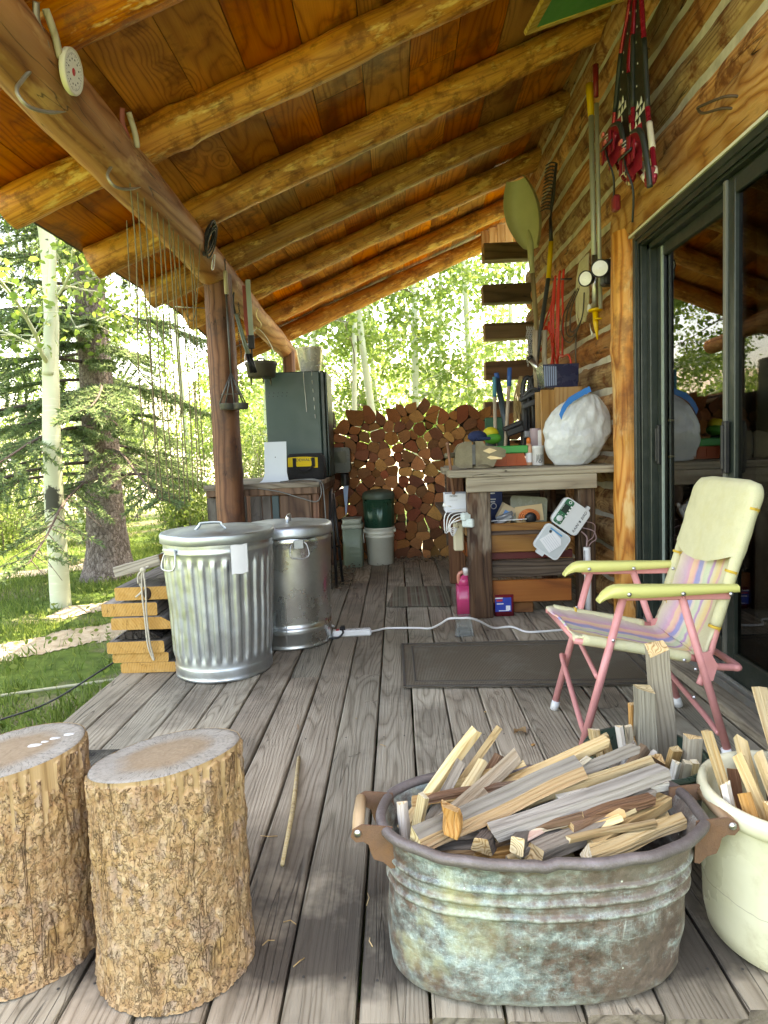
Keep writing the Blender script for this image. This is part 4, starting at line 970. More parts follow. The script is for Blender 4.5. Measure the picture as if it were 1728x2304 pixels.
b = MB(); M_ = cols3(Vector((.93, -.30, .22)).normalized(), Vector((.30, .95, .02)).normalized(), (0, 0, 1))
xx = Vector((.93, -.26, .25)).normalized(); yy = Vector((0, 0, 1)).cross(xx).normalized(); zz = xx.cross(yy)
b.box((0, 0, 0), (.27, .23, .052), None, .004)
for i, f in enumerate(b.f):
    c = sum((Vector(b.v[j]) for j in f), Vector()) / len(f)
    if abs(c.x) > .134: b.m[i] = 1
o = b.build('plank', [M_plx, M_pend]); o.matrix_basis = Matrix.Translation((-1.215, 3.04, .515)) @ cols3(xx, yy, zz).to_4x4(); tag(o, 'short grey plank tilted on top of the tied stack', 'plank', PG)
M_rope = plain('cotton_rope', (.52, .47, .37), .9, var=.3, sc=120, bump=.6)
RP = thing('rope', 'pale thin rope tied round the plank stack, its loop hanging down', 'rope', (-1.2, 2.9, .5))
b = MB()
b.tube(smooth_path([(-1.085, 3.16, .595), (-1.12, 2.99, .575), (-1.16, 2.93, .535), (-1.195, 2.905, .505)], 6), .0045, 7); b.tube(smooth_path([(-1.10, 3.18, .59), (-1.135, 3.0, .568), (-1.175, 2.93, .528), (-1.2, 2.905, .50)], 6), .0045, 7)
b.tube(smooth_path([(-1.195, 2.90, .505), (-1.225, 2.905, .45), (-1.215, 2.91, .405), (-1.25, 2.915, .372)], 6), .0045, 7); b.build('binding', M_rope, RP)
b = MB(); b.tube(smooth_path([(-1.205, 2.895, .50), (-1.208, 2.888, .40), (-1.203, 2.89, .26), (-1.20, 2.895, .15), (-1.185, 2.90, .085), (-1.178, 2.90, .074), (-1.18, 2.90, .09), (-1.190, 2.893, .17), (-1.193, 2.888, .3), (-1.19, 2.888, .41), (-1.197, 2.892, .50)], 6), .0042, 7); b.build('hanging_loop', M_rope, RP)
b = MB(); b.sphere((-1.2, 2.895, .503), .012, 10, sc=(1.3, .9, 1.1)); b.tube(smooth_path([(-1.2, 2.89, .505), (-1.222, 2.892, .48), (-1.228, 2.9, .44)], 5), .0045, 7); b.build('knot', M_rope, RP)

# ------------------------------------------------------------------ left table and what stands on it
M_tabtop = wood('grey_table_top', [(.11, .09, .065), (.26, .22, .165), (.38, .33, .26)], 'X', 10, .08, 70, .2, .75, .7, .5, cracks=.6)
M_redwd = wood('dark_red_board', [(.05, .021, .012), (.12, .055, .03), (.21, .105, .06)], 'Z', 10, .07, 70, .1, .6, .6, .5, cracks=.5)
M_greywd = wood('grey_panel', [(.07, .06, .05), (.16, .14, .12), (.26, .23, .20)], 'Z', 9, .07, 60, .1, .8, .8, .7, cracks=.5, blot=((.06, .045, .035), 6, .6))
T = thing('side_table', 'old plank table behind the porch post carrying the green fridge', 'table', (-.98, 5.1, 0))
b = MB()
for k in range(5): b.box((-.98, 4.63 + .235 * k, .782), (.83, .23, .034), None, .003)
b.build('tabletop', M_tabtop, T)
b = MB(); b.box((-.98, 4.535, .745), (.80, .022, .055), None, .003); b.box((-.577, 5.1, .745), (.022, 1.1, .055), None, .003); b.build('apron', M_redwd, T)
for x, y in ((-.60, 4.58), (-1.36, 4.58), (-.60, 5.62), (-1.36, 5.62)):
    b = MB(); b.box((x, y, .383), (.05, .05, .764), None, .003); b.build('leg', M_redwd, T)
for x0, x1, m in ((-1.385, -1.10, M_greywd), (-1.07, -.99, M_greywd), (-.985, -.925, M_greywd), (-.855, -.63, M_redwd)):
    b = MB(); b.box(((x0 + x1) / 2, 4.552, .36), (x1 - x0, .014, .70), None, .002); b.build('front_board', m, T)
b = MB(); b.box((-.89, 4.56, .36), (.05, .02, .70), None, .004); b.build('front_board', plain('teal_board', (.045, .075, .08), .6, dirt=.4), T)
b = MB(); b.box((-.98, 5.1, .25), (.74, 1.0, .02)); b.build('shelf', M_redwd, T)
b = MB(); b.box((-.98, 5.6, .4), (.74, .02, .7)); b.build('back_board', M_redwd, T)

M_fridge = plain('dark_green_fridge', (.030, .062, .055), .42, 0, .5, .15, 10, dirt=.25, dcol=(.06, .075, .07))
T = thing('mini_fridge', 'dark green box fridge with two white drips, on the left table', 'fridge', (-.82, 5.42, .8))
b = MB(); b.box((-.835, 5.42, 1.235), (.45, .42, .868), None, .008); b.build('cabinet', M_fridge, T)
b = MB(); b.box((-.588, 5.42, 1.235), (.036, .42, .868), None, .008); b.box((-.559, 5.42, 1.235), (.014, .40, .85), None, .006); b.build('fridge_door', plain('dark_door_edge', (.02, .035, .032), .35), T)
b = MB()
for x, z0, z1 in ((-.735, 1.34, 1.665), (-.668, 1.25, 1.665)):
    P = [(x + .006 * mn.noise((z * 7, x, 0)) + (z1 - z) * .02, 5.2075, z) for z in [z1 - (z1 - z0) * k / 24 for k in range(25)]]
    if x > -.7:
        for k in range(0, 24, 4): b.tube(P[k:k + 3], [.0026, .003, .0014], 6)
    else: b.tube(P, [.003 + .0012 * mn.noise((k, 2, 1)) for k in range(25)], 6)
b.build('white_drip', plain('white_drip', (.6, .6, .57), .7), T)
b = MB()
for row in range(2):
    for k in range(5): b.lathe([(.004, 0), (.003, .002)], 8, (-1.03 + .036 * k + .006 * row, 5.2095, 1.475 + .028 * row), cols3((1, 0, 0), (0, 0, 1), (0, -1, 0)), cap=(False, True))
b.build('vent_holes', M_black, T)
# steel bucket on the fridge
M_pol = plain('polished_steel', (.74, .72, .64), .25, .45, .6, .08)
T = thing('steel_pail', 'shiny steel pail standing on top of the green fridge', 'bucket', (-.70, 5.42, 1.67))
b = MB(); b.lathe([(.082, 1.671), (.084, 1.673), (.114, 1.872), (.1165, 1.876), (.1165, 1.882), (.113, 1.883), (.108, 1.87), (.08, 1.68), (.002, 1.679)], 64, (-.705, 5.42, 0), cap=(True, False)); b.build('pail_wall', M_pol, T)
b = MB(); b.tube(smooth_path([(-.60, 5.36, 1.855), (-.585, 5.33, 1.79), (-.60, 5.29, 1.735), (-.64, 5.30, 1.72)], 6), .003, 6); b.build('bail', M_steel, T)
# bent white panel
M_white = plain('white_sheet_metal', (.60, .66, .70), .35, 0, .5, .08, 10)
T = MB(); pr = [(4.80, 1.10), (4.765, .87), (4.755, .84), (4.735, .815), (4.70, .802)]
rows = [[(-.918 + sgn * hw, y, z) for sgn in (-1, -.5, 0, .5, 1)] for (y, z), hw in zip(pr, (.084, .084, .09, .098, .112))]
rows2 = [[(x, y + .003, z + .001) for x, y, z in r_] for r_ in rows]
T.grid(rows); T.grid([list(reversed(r_)) for r_ in rows2])
o = T.build('sheet_metal_guard', M_white); tag(o, 'bent white sheet metal guard standing on the left table, flared at its foot', 'metal guard')
b = MB(); b.lathe([(.004, 0), (.003, .002)], 8, (-.918, 4.776, .985), cols3((1, 0, 0), (0, 0, 1), (0, -1, 0)), cap=(False, True)); b.build('screw_hole', M_black, o)
# tool bag
T = thing('tool_bag', 'black and yellow tool bag on the left table before the fridge', 'bag', (-.73, 4.95, .8))
M_yel = plain('yellow_fabric', (.72, .50, .02), .75, bump=.4, sc=60); M_bagblk = plain('black_fabric', (.014, .014, .015), .85, bump=.5, sc=60)
b = MB(); rows = []
for z, hx, hy in ((.80, .145, .075), (.806, .152, .082), (.88, .156, .085), (.96, .15, .07), (.99, .14, .045), (1.005, .125, .02)):
    rows.append([(-.715 + oval(a, hx, hy, 5)[0] * (1 + .02 * mn.noise((a, z * 9, 1))), 4.96 + oval(a, hx, hy, 5)[1] * (1 + .08 * mn.noise((a * 2, z * 9, 3))), z) for a in [2 * math.pi * k / 64 for k in range(64)]])
b.grid(rows, 0, True, .5, True); b.add(rows[-1], [tuple(range(64))]); b.build('bag_body', M_bagblk, T)
b = MB(); b.grid([[(-.842 + .23 * i / 10, 4.872 + .004 * mn.noise((i, j, 1)) + .012 * (j / 6) ** 2, .905 + (.075 - .01 * (i - 4) ** 2 / 36) * j / 6 - .012 * (1 if i > 8 else 0) * (1 - j / 6)) for i in range(11)] for j in range(7)]); b.build('yellow_panel', M_yel, T)
text('lettering', 'DEWALT', .030, cols3((1, 0, 0), (0, .1, 1), (0, -1, .1)), (-.715, 4.870, .955), M_black, T, .001, 1.05)
b = MB()
for x in (-.79, -.645): b.bar((x, 4.866, .972), (x, 4.866, .90), .026, .004, (0, 1, 0))
b.tube(smooth_path([(-.785, 4.866, .91), (-.76, 4.85, .885), (-.72, 4.842, .868), (-.68, 4.85, .88), (-.65, 4.866, .915)], 6), .009, 8, flat=.5); b.build('carry_strap', M_bagblk, T)
# outboard trolling motor behind the table
T = thing('trolling_motor', 'black motor head on a ribbed neck over a pale blue tapered blade', 'motor', (-.46, 5.72, .4))
b = MB(); b.prism(rrect(.165, .225, .03), .15, cols3((1, 0, 0), (0, 0, 1), (0, -1, 0)), (-.50, 5.75, .93), smooth=True); b.build('motor_head', plain('dark_green_black_plastic', (.012, .022, .015), .3, dirt=.2), T)
b = MB(); b.prism(rrect(.115, .10, .012), .006, cols3((1, 0, 0), (0, 0, 1), (0, -1, 0)), (-.505, 5.597, .955)); b.build('dark_screen', plain('dark_screen', (.02, .035, .025), .1), T)
b = MB(); b.lathe([(.034 + (.005 if k % 2 else 0), .70 + .011 * k) for k in range(11)], 24, (-.475, 5.68, 0)); b.build('ribbed_neck', M_black, T)
b = MB(); b.prism([(-.495, .70), (-.447, .70), (-.470, .46), (-.482, .43)], .02, cols3((1, 0, 0), (0, 0, 1), (0, -1, 0)), (0, 5.69, 0)); b.build('blade', plain('pale_blue_plastic', (.28, .40, .60), .4), T)
# grey cable on the table
b = MB(); b.tube(smooth_path([(-.86, 4.62, .805), (-.75, 4.72, .812), (-.66, 4.70, .81), (-.60, 4.60, .808), (-.565, 4.54, .795), (-.552, 4.53, .72), (-.59, 4.52, .66), (-.70, 4.515, .69), (-.85, 4.515, .74), (-1.0, 4.51, .77)], 8), .0045, 7)
b.tube(smooth_path([(-.80, 4.66, .805), (-.68, 4.76, .812), (-.60, 4.66, .81), (-.548, 4.56, .79), (-.535, 4.54, .70), (-.53, 4.54, .45), (-.535, 4.5, .2), (-.54, 4.45, .01)], 8), .0045, 7)
o = b.build('grey_cable', plain('grey_cable', (.16, .16, .15), .6)); tag(o, 'grey cable looping over the front corner of the left table', 'cable')
# folded black stand right of the table
T = thing('folding_stand', 'folded black metal stand leaning against the right end of the left table', 'stand', (-.5, 4.75, 0))
for p, q in (((-.53, 4.62, 0), (-.505, 4.68, .72)), ((-.485, 4.66, 0), (-.50, 4.70, .74)), ((-.45, 4.78, 0), (-.49, 4.74, .70))):
    b = MB(); b.tube([p, q], .011, 8); b.build('leg', M_black, T)
b = MB(); b.tube([(-.525, 4.64, .3), (-.455, 4.77, .3)], .008, 7); b.build('crossbar', M_black, T)
# green chest, white bucket, green can
M_chest = plain('grey_green_plastic', (.23, .29, .22), .45, 0, .4, .15, 12, dirt=.3)
T = thing('storage_chest', 'grey-green plastic chest with a pale lid, left of the white bucket', 'chest', (-.42, 5.52, 0))
b = MB(); b.prism(rrect(.17, .20, .03), .335, None, (-.415, 5.54, 0), smooth=True)
for k in range(3): b.box((-.395, 5.437, .10 + .035 * k), (.09, .012, .016), None, .004)
b.build('chest_body', M_chest, T)
b = MB(); b.prism(rrect(.18, .21, .03), .035, None, (-.415, 5.54, .336), smooth=True); b.prism(rrect(.165, .195, .03), .05, None, (-.415, 5.54, .371), smooth=True); b.build('lid', plain('pale_green_plastic', (.40, .44, .36), .45, dirt=.2), T)
T = thing('plastic_bucket', 'off-white plastic bucket with rolled rims, under the small green can', 'bucket', (-.18, 5.6, 0))
M_offw = plain('off_white_plastic', (.62, .62, .52), .5, 0, .4, .1, 12, dirt=.25, dcol=(.40, .36, .26))
b = MB(); b.lathe([(.108, 0), (.115, .004), (.126, .24), (.132, .242), (.132, .252), (.127, .255), (.128, .275), (.134, .277), (.134, .287), (.129, .29), (.130, .312), (.137, .315), (.137, .328), (.130, .33), (.12, .3), (.11, .02)], 56, (-.18, 5.6, 0), cap=(True, True)); b.build('bucket_wall', M_offw, T)
b = MB(); b.tube(smooth_path([(-.312, 5.58, .30), (-.322, 5.54, .26), (-.318, 5.53, .2)], 5), .004, 6); b.box((-.315, 5.58, .30), (.02, .03, .03), None, .004); b.box((-.046, 5.57, .30), (.02, .03, .03), None, .004); b.build('bail', M_offw, T)
T = thing('metal_can', 'small dark green metal can with a domed lid, on the white bucket', 'can', (-.18, 5.6, .335))
b = MB(); b.lathe([(.128, .331), (.130, .335), (.137, .585)], 160, (-.18, 5.6, 0), cap=(True, True), fn=lambda q, a, i: q if i != 1 and i != 2 else Vector((q.x * (1 + .02 * max(0, math.sin(a * 18))), q.y * (1 + .02 * max(0, math.sin(a * 18))), q.z))); b.build('can_body', plain('bottle_green_paint', (.012, .06, .035), .3, .2, .5, .3, 12), T)
b = MB(); b.lathe([(.143, .58), (.145, .583), (.144, .615), (.138, .63), (.12, .645), (.06, .66), (.002, .664)], 56, (-.18, 5.6, 0), cap=(False, False)); b.build('lid', plain('dull_green_lid', (.07, .10, .075), .5, .2, dirt=.5), T)

# ------------------------------------------------------------------ hung on the eave beam
M_hookst = plain('old_bare_steel', (.30, .27, .22), .45, .6, .5, .3, 40, dirt=.3, dcol=(.28, .16, .08))
def hay_hook(dy, grip, label, x=-1.09, z=2.44):
    T = thing('hay_hook', label, 'hook', (x, 2.2 + dy, z), 'hay hooks on the eave beam')
    b = MB(); y = 2.17 + dy; P = [(x + .005, y - .025, z + .03), (x - .004, y - .01, z - .02), (x + .0, y + .03, z - .075), (x - .02, y + .045, z - .11), (x - .035, y + .045, z - .14)]
    b.tube(smooth_path(P, 5), .011, 8, flat=.45); b.build('grip_strap', grip[0], T)
    b = MB(); b.tube(smooth_path([(x + .02, y + .0, z + .025), (x + .024, y + .04, z - .03), (x + .02, y + .075, z - .085)], 5), [.012] * 10 + [.009], 10); b.build('wooden_grip', grip[1], T)
    b = MB(); b.tube(smooth_path([(x - .01, y + .035, z - .08), (x - .04, y + .015, z - .14), (x - .06, y - .02, z - .20), (x - .065, y - .05, z - .25), (x - .045, y - .03, z - .285), (x - .02, y + .04, z - .27), (x + .01, y + .11, z - .235)], 7), [.0065] * 38 + [.005, .004, .0028, .0018, .001], 8); b.build('hook_wire', M_hookst, T)
    return T
M_tape = plain('faded_grip', (.42, .36, .26), .7, var=.4, sc=30); M_gripr = plain('red_painted_grip', (.36, .10, .07), .6, var=.5, sc=30); M_gripw = wood('pale_grip', [(.34, .28, .17), (.52, .46, .32), (.62, .56, .43)], 'Z', 14, .1, 80)
hay_hook(-.055, (M_hookst, M_gripw), 'hay hook with plain wooden grip, beside the white dial on the beam')
hay_hook(.575, (M_gripr, M_gripw), 'hay hook with a red grip at the top of the hanging strings')
# dial thermometer
T = thing('dial_thermometer', 'round white dial thermometer with a red centre fixed to the eave beam', 'thermometer', (-1.09, 2.33, 2.36))
ax = Vector((.99, .05, -.15)).normalized(); Md = basis(ax); Md = cols3(Md.col[1], Md.col[2], ax)
def dial_face():
    t = NT('dial_face', .4, .4); co = t.co('Generated'); n = t.noise(co, 40, 2, .5)
    v = t.vmath('SUBTRACT', co, (.5, .5, .5)); t.col(t.mix(t.remap(n, .5, .75, 0, .5), (.78, .77, .70), (.45, .42, .36))); return t.m
b = MB(); b.lathe([(.066, -.012), (.070, -.008), (.071, .006), (.068, .011), (.064, .008)], 48, (-1.062, 2.245, 2.345), Md, cap=(True, False)); b.build('dial_rim', plain('cream_rim', (.62, .58, .46), .5), T)
b = MB(); b.lathe([(.065, .007), (.001, .0075)], 48, (-1.062, 2.245, 2.345), Md, cap=(False, False)); b.build('dial_face', dial_face(), T)
b = MB(); C_ = Vector((-1.062, 2.245, 2.345))
for k in range(36):
    a = 2 * math.pi * k / 36; p = C_ + Md @ Vector((.056 * math.cos(a), .056 * math.sin(a), .0085)); q = C_ + Md @ Vector(((.047 if k % 3 == 0 else .052) * math.cos(a), (.047 if k % 3 == 0 else .052) * math.sin(a), .0085))
    b.bar(p, q, .0012, .0006, ax)
for k in range(12):
    a = 2 * math.pi * k / 12; p = C_ + Md @ Vector((.038 * math.cos(a), .038 * math.sin(a), .0085)); b.bar(p - Md @ Vector((.003, 0, 0)), p + Md @ Vector((.003, 0, 0)), .0045, .0006, ax)
b.build('dial_marks', M_black, T)
b = MB(); b.lathe([(.012, .008), (.010, .0095), (.001, .010)], 20, C_, Md, cap=(False, False)); b.build('red_hub', plain('red_paint', (.5, .03, .04), .5), T)
# hanging strings
M_cord = plain('tan_cord', (.17, .14, .075), .85, var=.3, sc=60)
for k in range(12):
    t = k / 11; y = 2.88 + .87 * t + rng.uniform(-.012, .012); x0 = -1.115; z0 = 2.335 + .02 * rng.uniform(-1, 1); zb = .90 - .10 * math.sin(t * 3.1) - rng.uniform(0, .05)
    P = [(x0 + .01, y, z0 + .02), (x0 - .02, y, z0 - .02), (x0 - .03 + rng.uniform(-.01, .01), y + .02, z0 - .4), (x0 - .045 + rng.uniform(-.015, .015), y + .05, 1.4), (x0 - .05, y + .07, zb)]
    b = MB(); b.tube(smooth_path(P, 5), .0034, 6); o = b.build('hanging_cord', M_cord); tag(o, 'thin tan cord hanging straight down in the row below the eave beam', 'cord', 'row of cords hung from the eave beam')
b = MB(); b.tube(smooth_path([(-1.19, 2.95, 2.10), (-1.2, 2.96, 1.8), (-1.2, 2.965, 1.72)], 5), .0026, 6); o = b.build('hanging_cord', M_cord); tag(o, 'short broken cord left of the row of hanging cords', 'cord')
b = MB(); b.tube(smooth_path([(-1.12, 3.28, 2.33), (-1.14, 3.45, 1.98), (-1.15, 3.62, 1.80), (-1.14, 3.74, 1.86), (-1.10, 3.78, 2.28)], 7), .0026, 6); o = b.build('hanging_cord', M_cord); tag(o, 'slack cord swinging in a loop across the row of hanging cords', 'cord')
b = MB(); b.tube([(-1.25, 4.3, 2.0), (-1.42, 4.22, 2.0)], .004, 6); o = b.build('long_nail', M_steel); tag(o, 'long thin nail sticking sideways out of the porch post', 'nail')
# coil of black wire
T = thing('wire_coil', 'coil of black wire hung on the eave beam above the post', 'coil', (-1.08, 3.9, 2.3))
b = MB()
for k in range(11):
    cx0, cy0, cz0 = -1.085 + rng.uniform(-.012, .018), 3.90 + rng.uniform(-.02, .02), 2.315 + rng.uniform(-.015, .015); rr = rng.uniform(.05, .085)
    b.tube([(cx0 + .03 * math.sin(a), cy0 + rr * .8 * math.cos(a), cz0 + rr * math.sin(a) * 1.15) for a in [2 * math.pi * q / 28 for q in range(28)]], .0045, 6, True)
b.build('wire_loops', M_black, T)
b = MB(); b.tube([(-1.075 + .01 * math.sin(a), 3.94 + .02 * math.cos(a), 2.19 + .045 * math.sin(a)) for a in [2 * math.pi * q / 20 for q in range(20)]], .004, 6, True); b.build('metal_ring', M_steel, T)
# pie iron
T = thing('camp_cooker', 'long-handled double camp cooking iron hung on the porch post', 'cooking iron', (-1.08, 4.25, 1.3))
M_gun = plain('grey_iron', (.10, .10, .095), .5, .5, .5, .3, 30)
b = MB(); b.lathe([(.012, 0), (.014, .01), (.0145, .13), (.012, .15)], 14, (-1.084, 4.25, 2.073)); b.build('wooden_handle', M_gripw, T)
b = MB(); b.tube([(-1.083, 4.25, 2.30), (-1.084, 4.25, 2.22)], .004, 6); b.tube([(-1.087, 4.25, 2.075), (-1.086, 4.25, 1.80), (-1.084, 4.25, 1.55)], .0065, 8); b.build('rod', M_gun, T)
b = MB()
for q in ((-1.165, 4.22, 1.355), (-1.14, 4.28, 1.355), (-1.065, 4.22, 1.355), (-1.02, 4.28, 1.355), (-.995, 4.24, 1.355)): b.tube([(-1.084, 4.25, 1.56), q], .0055, 7)
b.tube([(-1.155, 4.24, 1.42), (-1.03, 4.24, 1.42)], .003, 6); b.build('prongs', M_gun, T)
for x in (-1.12, -1.03):
    b = MB(); b.lathe([(.002, 1.318), (.042, 1.318), (.047, 1.322), (.052, 1.355), (.054, 1.358), (.048, 1.358), (.04, 1.33), (.002, 1.328)], 28, (x, 4.25, 0), cap=(False, False)); b.build('cooking_cup', M_gun, T)
# loppers, chain, saw, pole blade behind the post
T = thing('loppers', 'green lopping shears with black grips hung behind the porch post', 'loppers', (-1.05, 4.6, 1.8)); M_sage = plain('sage_green_paint', (.23, .28, .22), .45, .1, dirt=.2)
for s_ in (0, 1):
    b = MB(); b.tube([(-1.118 + .012 * s_, 4.6, 2.02), (-1.065 + .016 * s_, 4.595, 1.79), (-1.045 + .02 * s_, 4.59, 1.72)], .0085, 8); b.build('shaft', M_sage, T)
    b = MB(); b.tube([(-1.047 + .02 * s_, 4.59, 1.73), (-1.02 + .026 * s_, 4.588, 1.595)], [.013, .015], 10); b.build('grip', M_black, T)
b = MB(); b.tube([(-1.122, 4.6, 2.02), (-1.135, 4.6, 2.1), (-1.12, 4.6, 2.17)], [.012, .014, .006], 8, flat=.5); b.build('cutting_head', M_gun, T)
T = thing('chain', 'thin dark chain hanging behind the porch post', 'chain', (-1.1, 4.62, 1.5))
b = MB()
for k in range(46):
    z = 2.1 - .0138 * k; u = Vector((1, 0, 0)) if k % 2 else Vector((0, 1, 0)); c = Vector((-1.103 + .006 * math.sin(k * .3) - .002 * k * .1, 4.64, z))
    b.tube([c + u * .0055 * math.cos(a) + Vector((0, 0, .0095 * math.sin(a))) for a in [2 * math.pi * q / 8 for q in range(8)]], .0018, 4, True)
b.build('links', M_black, T)
b = MB(); b.bar((-1.058, 4.66, 2.23), (-1.058, 4.66, 1.95), .028, .006, (0, 1, 0), .002); b.bar((-1.058, 4.66, 1.95), (-1.05, 4.66, 1.87), .02, .006, (0, 1, 0), .002); o = b.build('saw', plain('dull_red_paint', (.33, .06, .045), .55, dirt=.3)); tag(o, 'narrow red saw hung between the porch post and the pale green bar', 'saw')
T = thing('hand_clamp', 'pale green bar tool with a black lower jaw hanging by the red saw', 'tool', (-1.02, 4.62, 2.)); b = MB(); b.bar((-1.022, 4.62, 2.26), (-1.016, 4.62, 1.86), .034, .014, (0, 1, 0), .003); b.build('bar', plain('pale_green_paint', (.36, .42, .33), .5), T)
b = MB(); b.bar((-1.02, 4.62, 1.87), (-1.02, 4.62, 1.77), .045, .016, (0, 1, 0), .004); b.tube([(-1.02, 4.62, 1.78), (-1.018, 4.62, 1.70)], .006, 7); b.build('jaw', M_black, T)
# dutch oven on an S-hook
b = MB(); b.tube(smooth_path([(-1.04, 5.0, 2.14), (-1.052, 5.0, 2.10), (-1.04, 5.0, 2.06), (-1.02, 5.0, 2.03), (-1.02, 5.0, 2.0), (-1.045, 5.0, 1.985), (-1.06, 5.0, 2.0)], 6), .005, 8); o = b.build('s_hook', metal('brassy_steel', (.55, .42, .2), .35)); tag(o, 'brass coloured s-shaped hook under the beam holding the dutch oven', 'hook')
T = thing('dutch_oven', 'hanging cast iron dutch oven with lid and three feet beside the fridge', 'pot', (-1.036, 5.0, 1.62)); M_iron = plain('seasoned_cast_iron', (.085, .075, .055), .55, .3, .4, .3, 20, dirt=.3, dcol=(.16, .13, .09))
b = MB(); b.lathe([(.002, 1.605), (.09, 1.606), (.107, 1.615), (.118, 1.70), (.122, 1.705)], 48, (-1.036, 5.0, 0), cap=(False, False)); b.build('pot', M_iron, T)
b = MB(); b.lathe([(.125, 1.703), (.127, 1.715), (.122, 1.725), (.08, 1.728), (.002, 1.733)], 48, (-1.036, 5.0, 0), cap=(False, False)); b.tube(smooth_path([(-1.07, 5.0, 1.728), (-1.055, 5.0, 1.752), (-1.017, 5.0, 1.752), (-1.002, 5.0, 1.728)], 4), .006, 8); b.build('lid', M_iron, T)
for a in (-90, 30, 150):
    b = MB(); x, y = -1.036 + .088 * math.cos(R(a + 20)), 5.0 + .088 * math.sin(R(a + 20)); b.lathe([(.004, 1.555), (.009, 1.61)], 10, (x, y, 0)); b.build('foot', M_iron, T)
b = MB(); b.tube(smooth_path([(-1.158, 5.0, 1.70), (-1.155, 5.0, 1.80), (-1.10, 5.0, 1.93), (-1.05, 5.0, 1.985), (-.985, 5.0, 1.92), (-.93, 5.0, 1.80), (-.918, 5.0, 1.70)], 6), .003, 6); b.build('bail', M_steel, T)

# ------------------------------------------------------------------ cord, power strip, mats
T = thing('power_strip', 'white power strip with a black plug and red switch on the deck', 'power strip', (-.28, 3.43, 0)); M_wplas = plain('white_plastic', (.74, .74, .71), .4)
Ms = cols3((1, .08, 0), (-.08, 1, 0), (0, 0, 1))
b = MB(); b.box((-.285, 3.432, .019), (.215, .05, .036), Ms, .008); b.build('strip_body', M_wplas, T)
b = MB(); b.box((-.362, 3.424, .038), (.016, .02, .006), Ms, .001); b.build('switch', plain('red_switch', (.5, .02, .02), .3), T)
b = MB()
for k in range(5):
    c = Vector((-.32 + .03 * k, 3.429 + .0025 * k, .0375))
    for dx, dy in ((-.005, .005), (.005, .005), (0, -.008)): b.box(c + Vector((dx, dy, 0)), (.002, .007, .001))
b.build('outlets', M_black, T)
b = MB(); b.box((-.335, 3.43, .045), (.03, .035, .025), None, .006); b.tube(smooth_path([(-.335, 3.415, .045), (-.33, 3.385, .03), (-.36, 3.375, .008), (-.42, 3.39, .007), (-.50, 3.46, .007), (-.53, 3.56, .007)], 6), .0055, 8); b.build('black_plug', M_black, T)
T = MB(); M_wcord = plain('white_cord', (.74, .73, .69), .45)
T.tube(smooth_path([(-.50, 3.66, .007), (-.45, 3.663, .007), (-.40, 3.60, .007)], 5), .006, 8)
T.tube(smooth_path([(-.18, 3.44, .018), (-.14, 3.50, .008), (-.095, 3.535, .007), (0, 3.53, .007), (.081, 3.52, .007), (.15, 3.49, .012), (.2, 3.40, .06), (.243, 3.335, .105), (.303, 3.33, .108), (.361, 3.335, .104), (.42, 3.38, .07), (.50, 3.46, .012), (.6, 3.485, .007), (.663, 3.385, .007), (.748, 3.38, .007), (.859, 3.40, .007), (1.0, 3.43, .007), (1.12, 3.46, .007)], 8), .006, 8)
o = T.build('extension_cord', M_wcord); tag(o, 'white extension cord running across the deck over the clear block', 'cord')
t = NT('clear_plastic', .12, .5); t.b.inputs['Transmission Weight'].default_value = .75; t.col((.55, .57, .52)); t.bump(t.noise(t.co(), 30, 3), .4, .01); M_clear = t.m
T = thing('plastic_tub', 'small clear plastic tub upside down on the deck under the white cord', 'tub', (.328, 3.41, 0))
b = MB(); b.lathe([(.052, 0), (.056, .002), (.055, .01), (.044, .098), (.040, .1015), (.002, .1015)], 4, (.328, 3.40, 0), rz(R(45)), cap=(False, False), smooth=False, fn=lambda q, a, i: Vector((q.x * 1.32, q.y * 1.2, q.z)))
b.build('tub_wall', M_clear, T)
b = MB(); b.box((.328, 3.40, .02), (.075, .06, .036), None, .01); b.build('grey_contents', plain('grey_contents', (.15, .155, .13), .6, var=.5, sc=50), T)
def rug_mat(name, c1, c2, sc, stripes=False):
    t = NT(name, .95, .1); co = t.co()
    w1 = t.wave(t.vmath('MULTIPLY', co, (1, 0, 0)), sc, .4, 1, 'BANDS', 'X'); w2 = t.wave(t.vmath('MULTIPLY', co, (0, 1, 0)), sc, .4, 1, 'BANDS', 'Y')
    n = t.noise(co, 5, 5, .7); f = t.math('MULTIPLY', w1, w2)
    c = t.mix(f, c1, c2)
    if stripes:
        st = t.noise(t.vmath('MULTIPLY', co, (1, 0, 0)), 60, 2, .6); c = t.mix(t.remap(st, .4, .6, 0, .8), c, (.32, .29, .20)); c = t.mix(t.remap(t.noise(t.vmath('MULTIPLY', co, (1, 0, 0)), 33, 1), .5, .6, 0, .6), c, (.16, .075, .055))
    c = t.mix(t.math('MULTIPLY', t.remap(n, .5, .7, 0, 1), .55), c, (.25, .23, .18))
    t.col(c); t.bump(t.math('ADD', f, t.math('MULTIPLY', n, .3)), .8, .004); return t.m
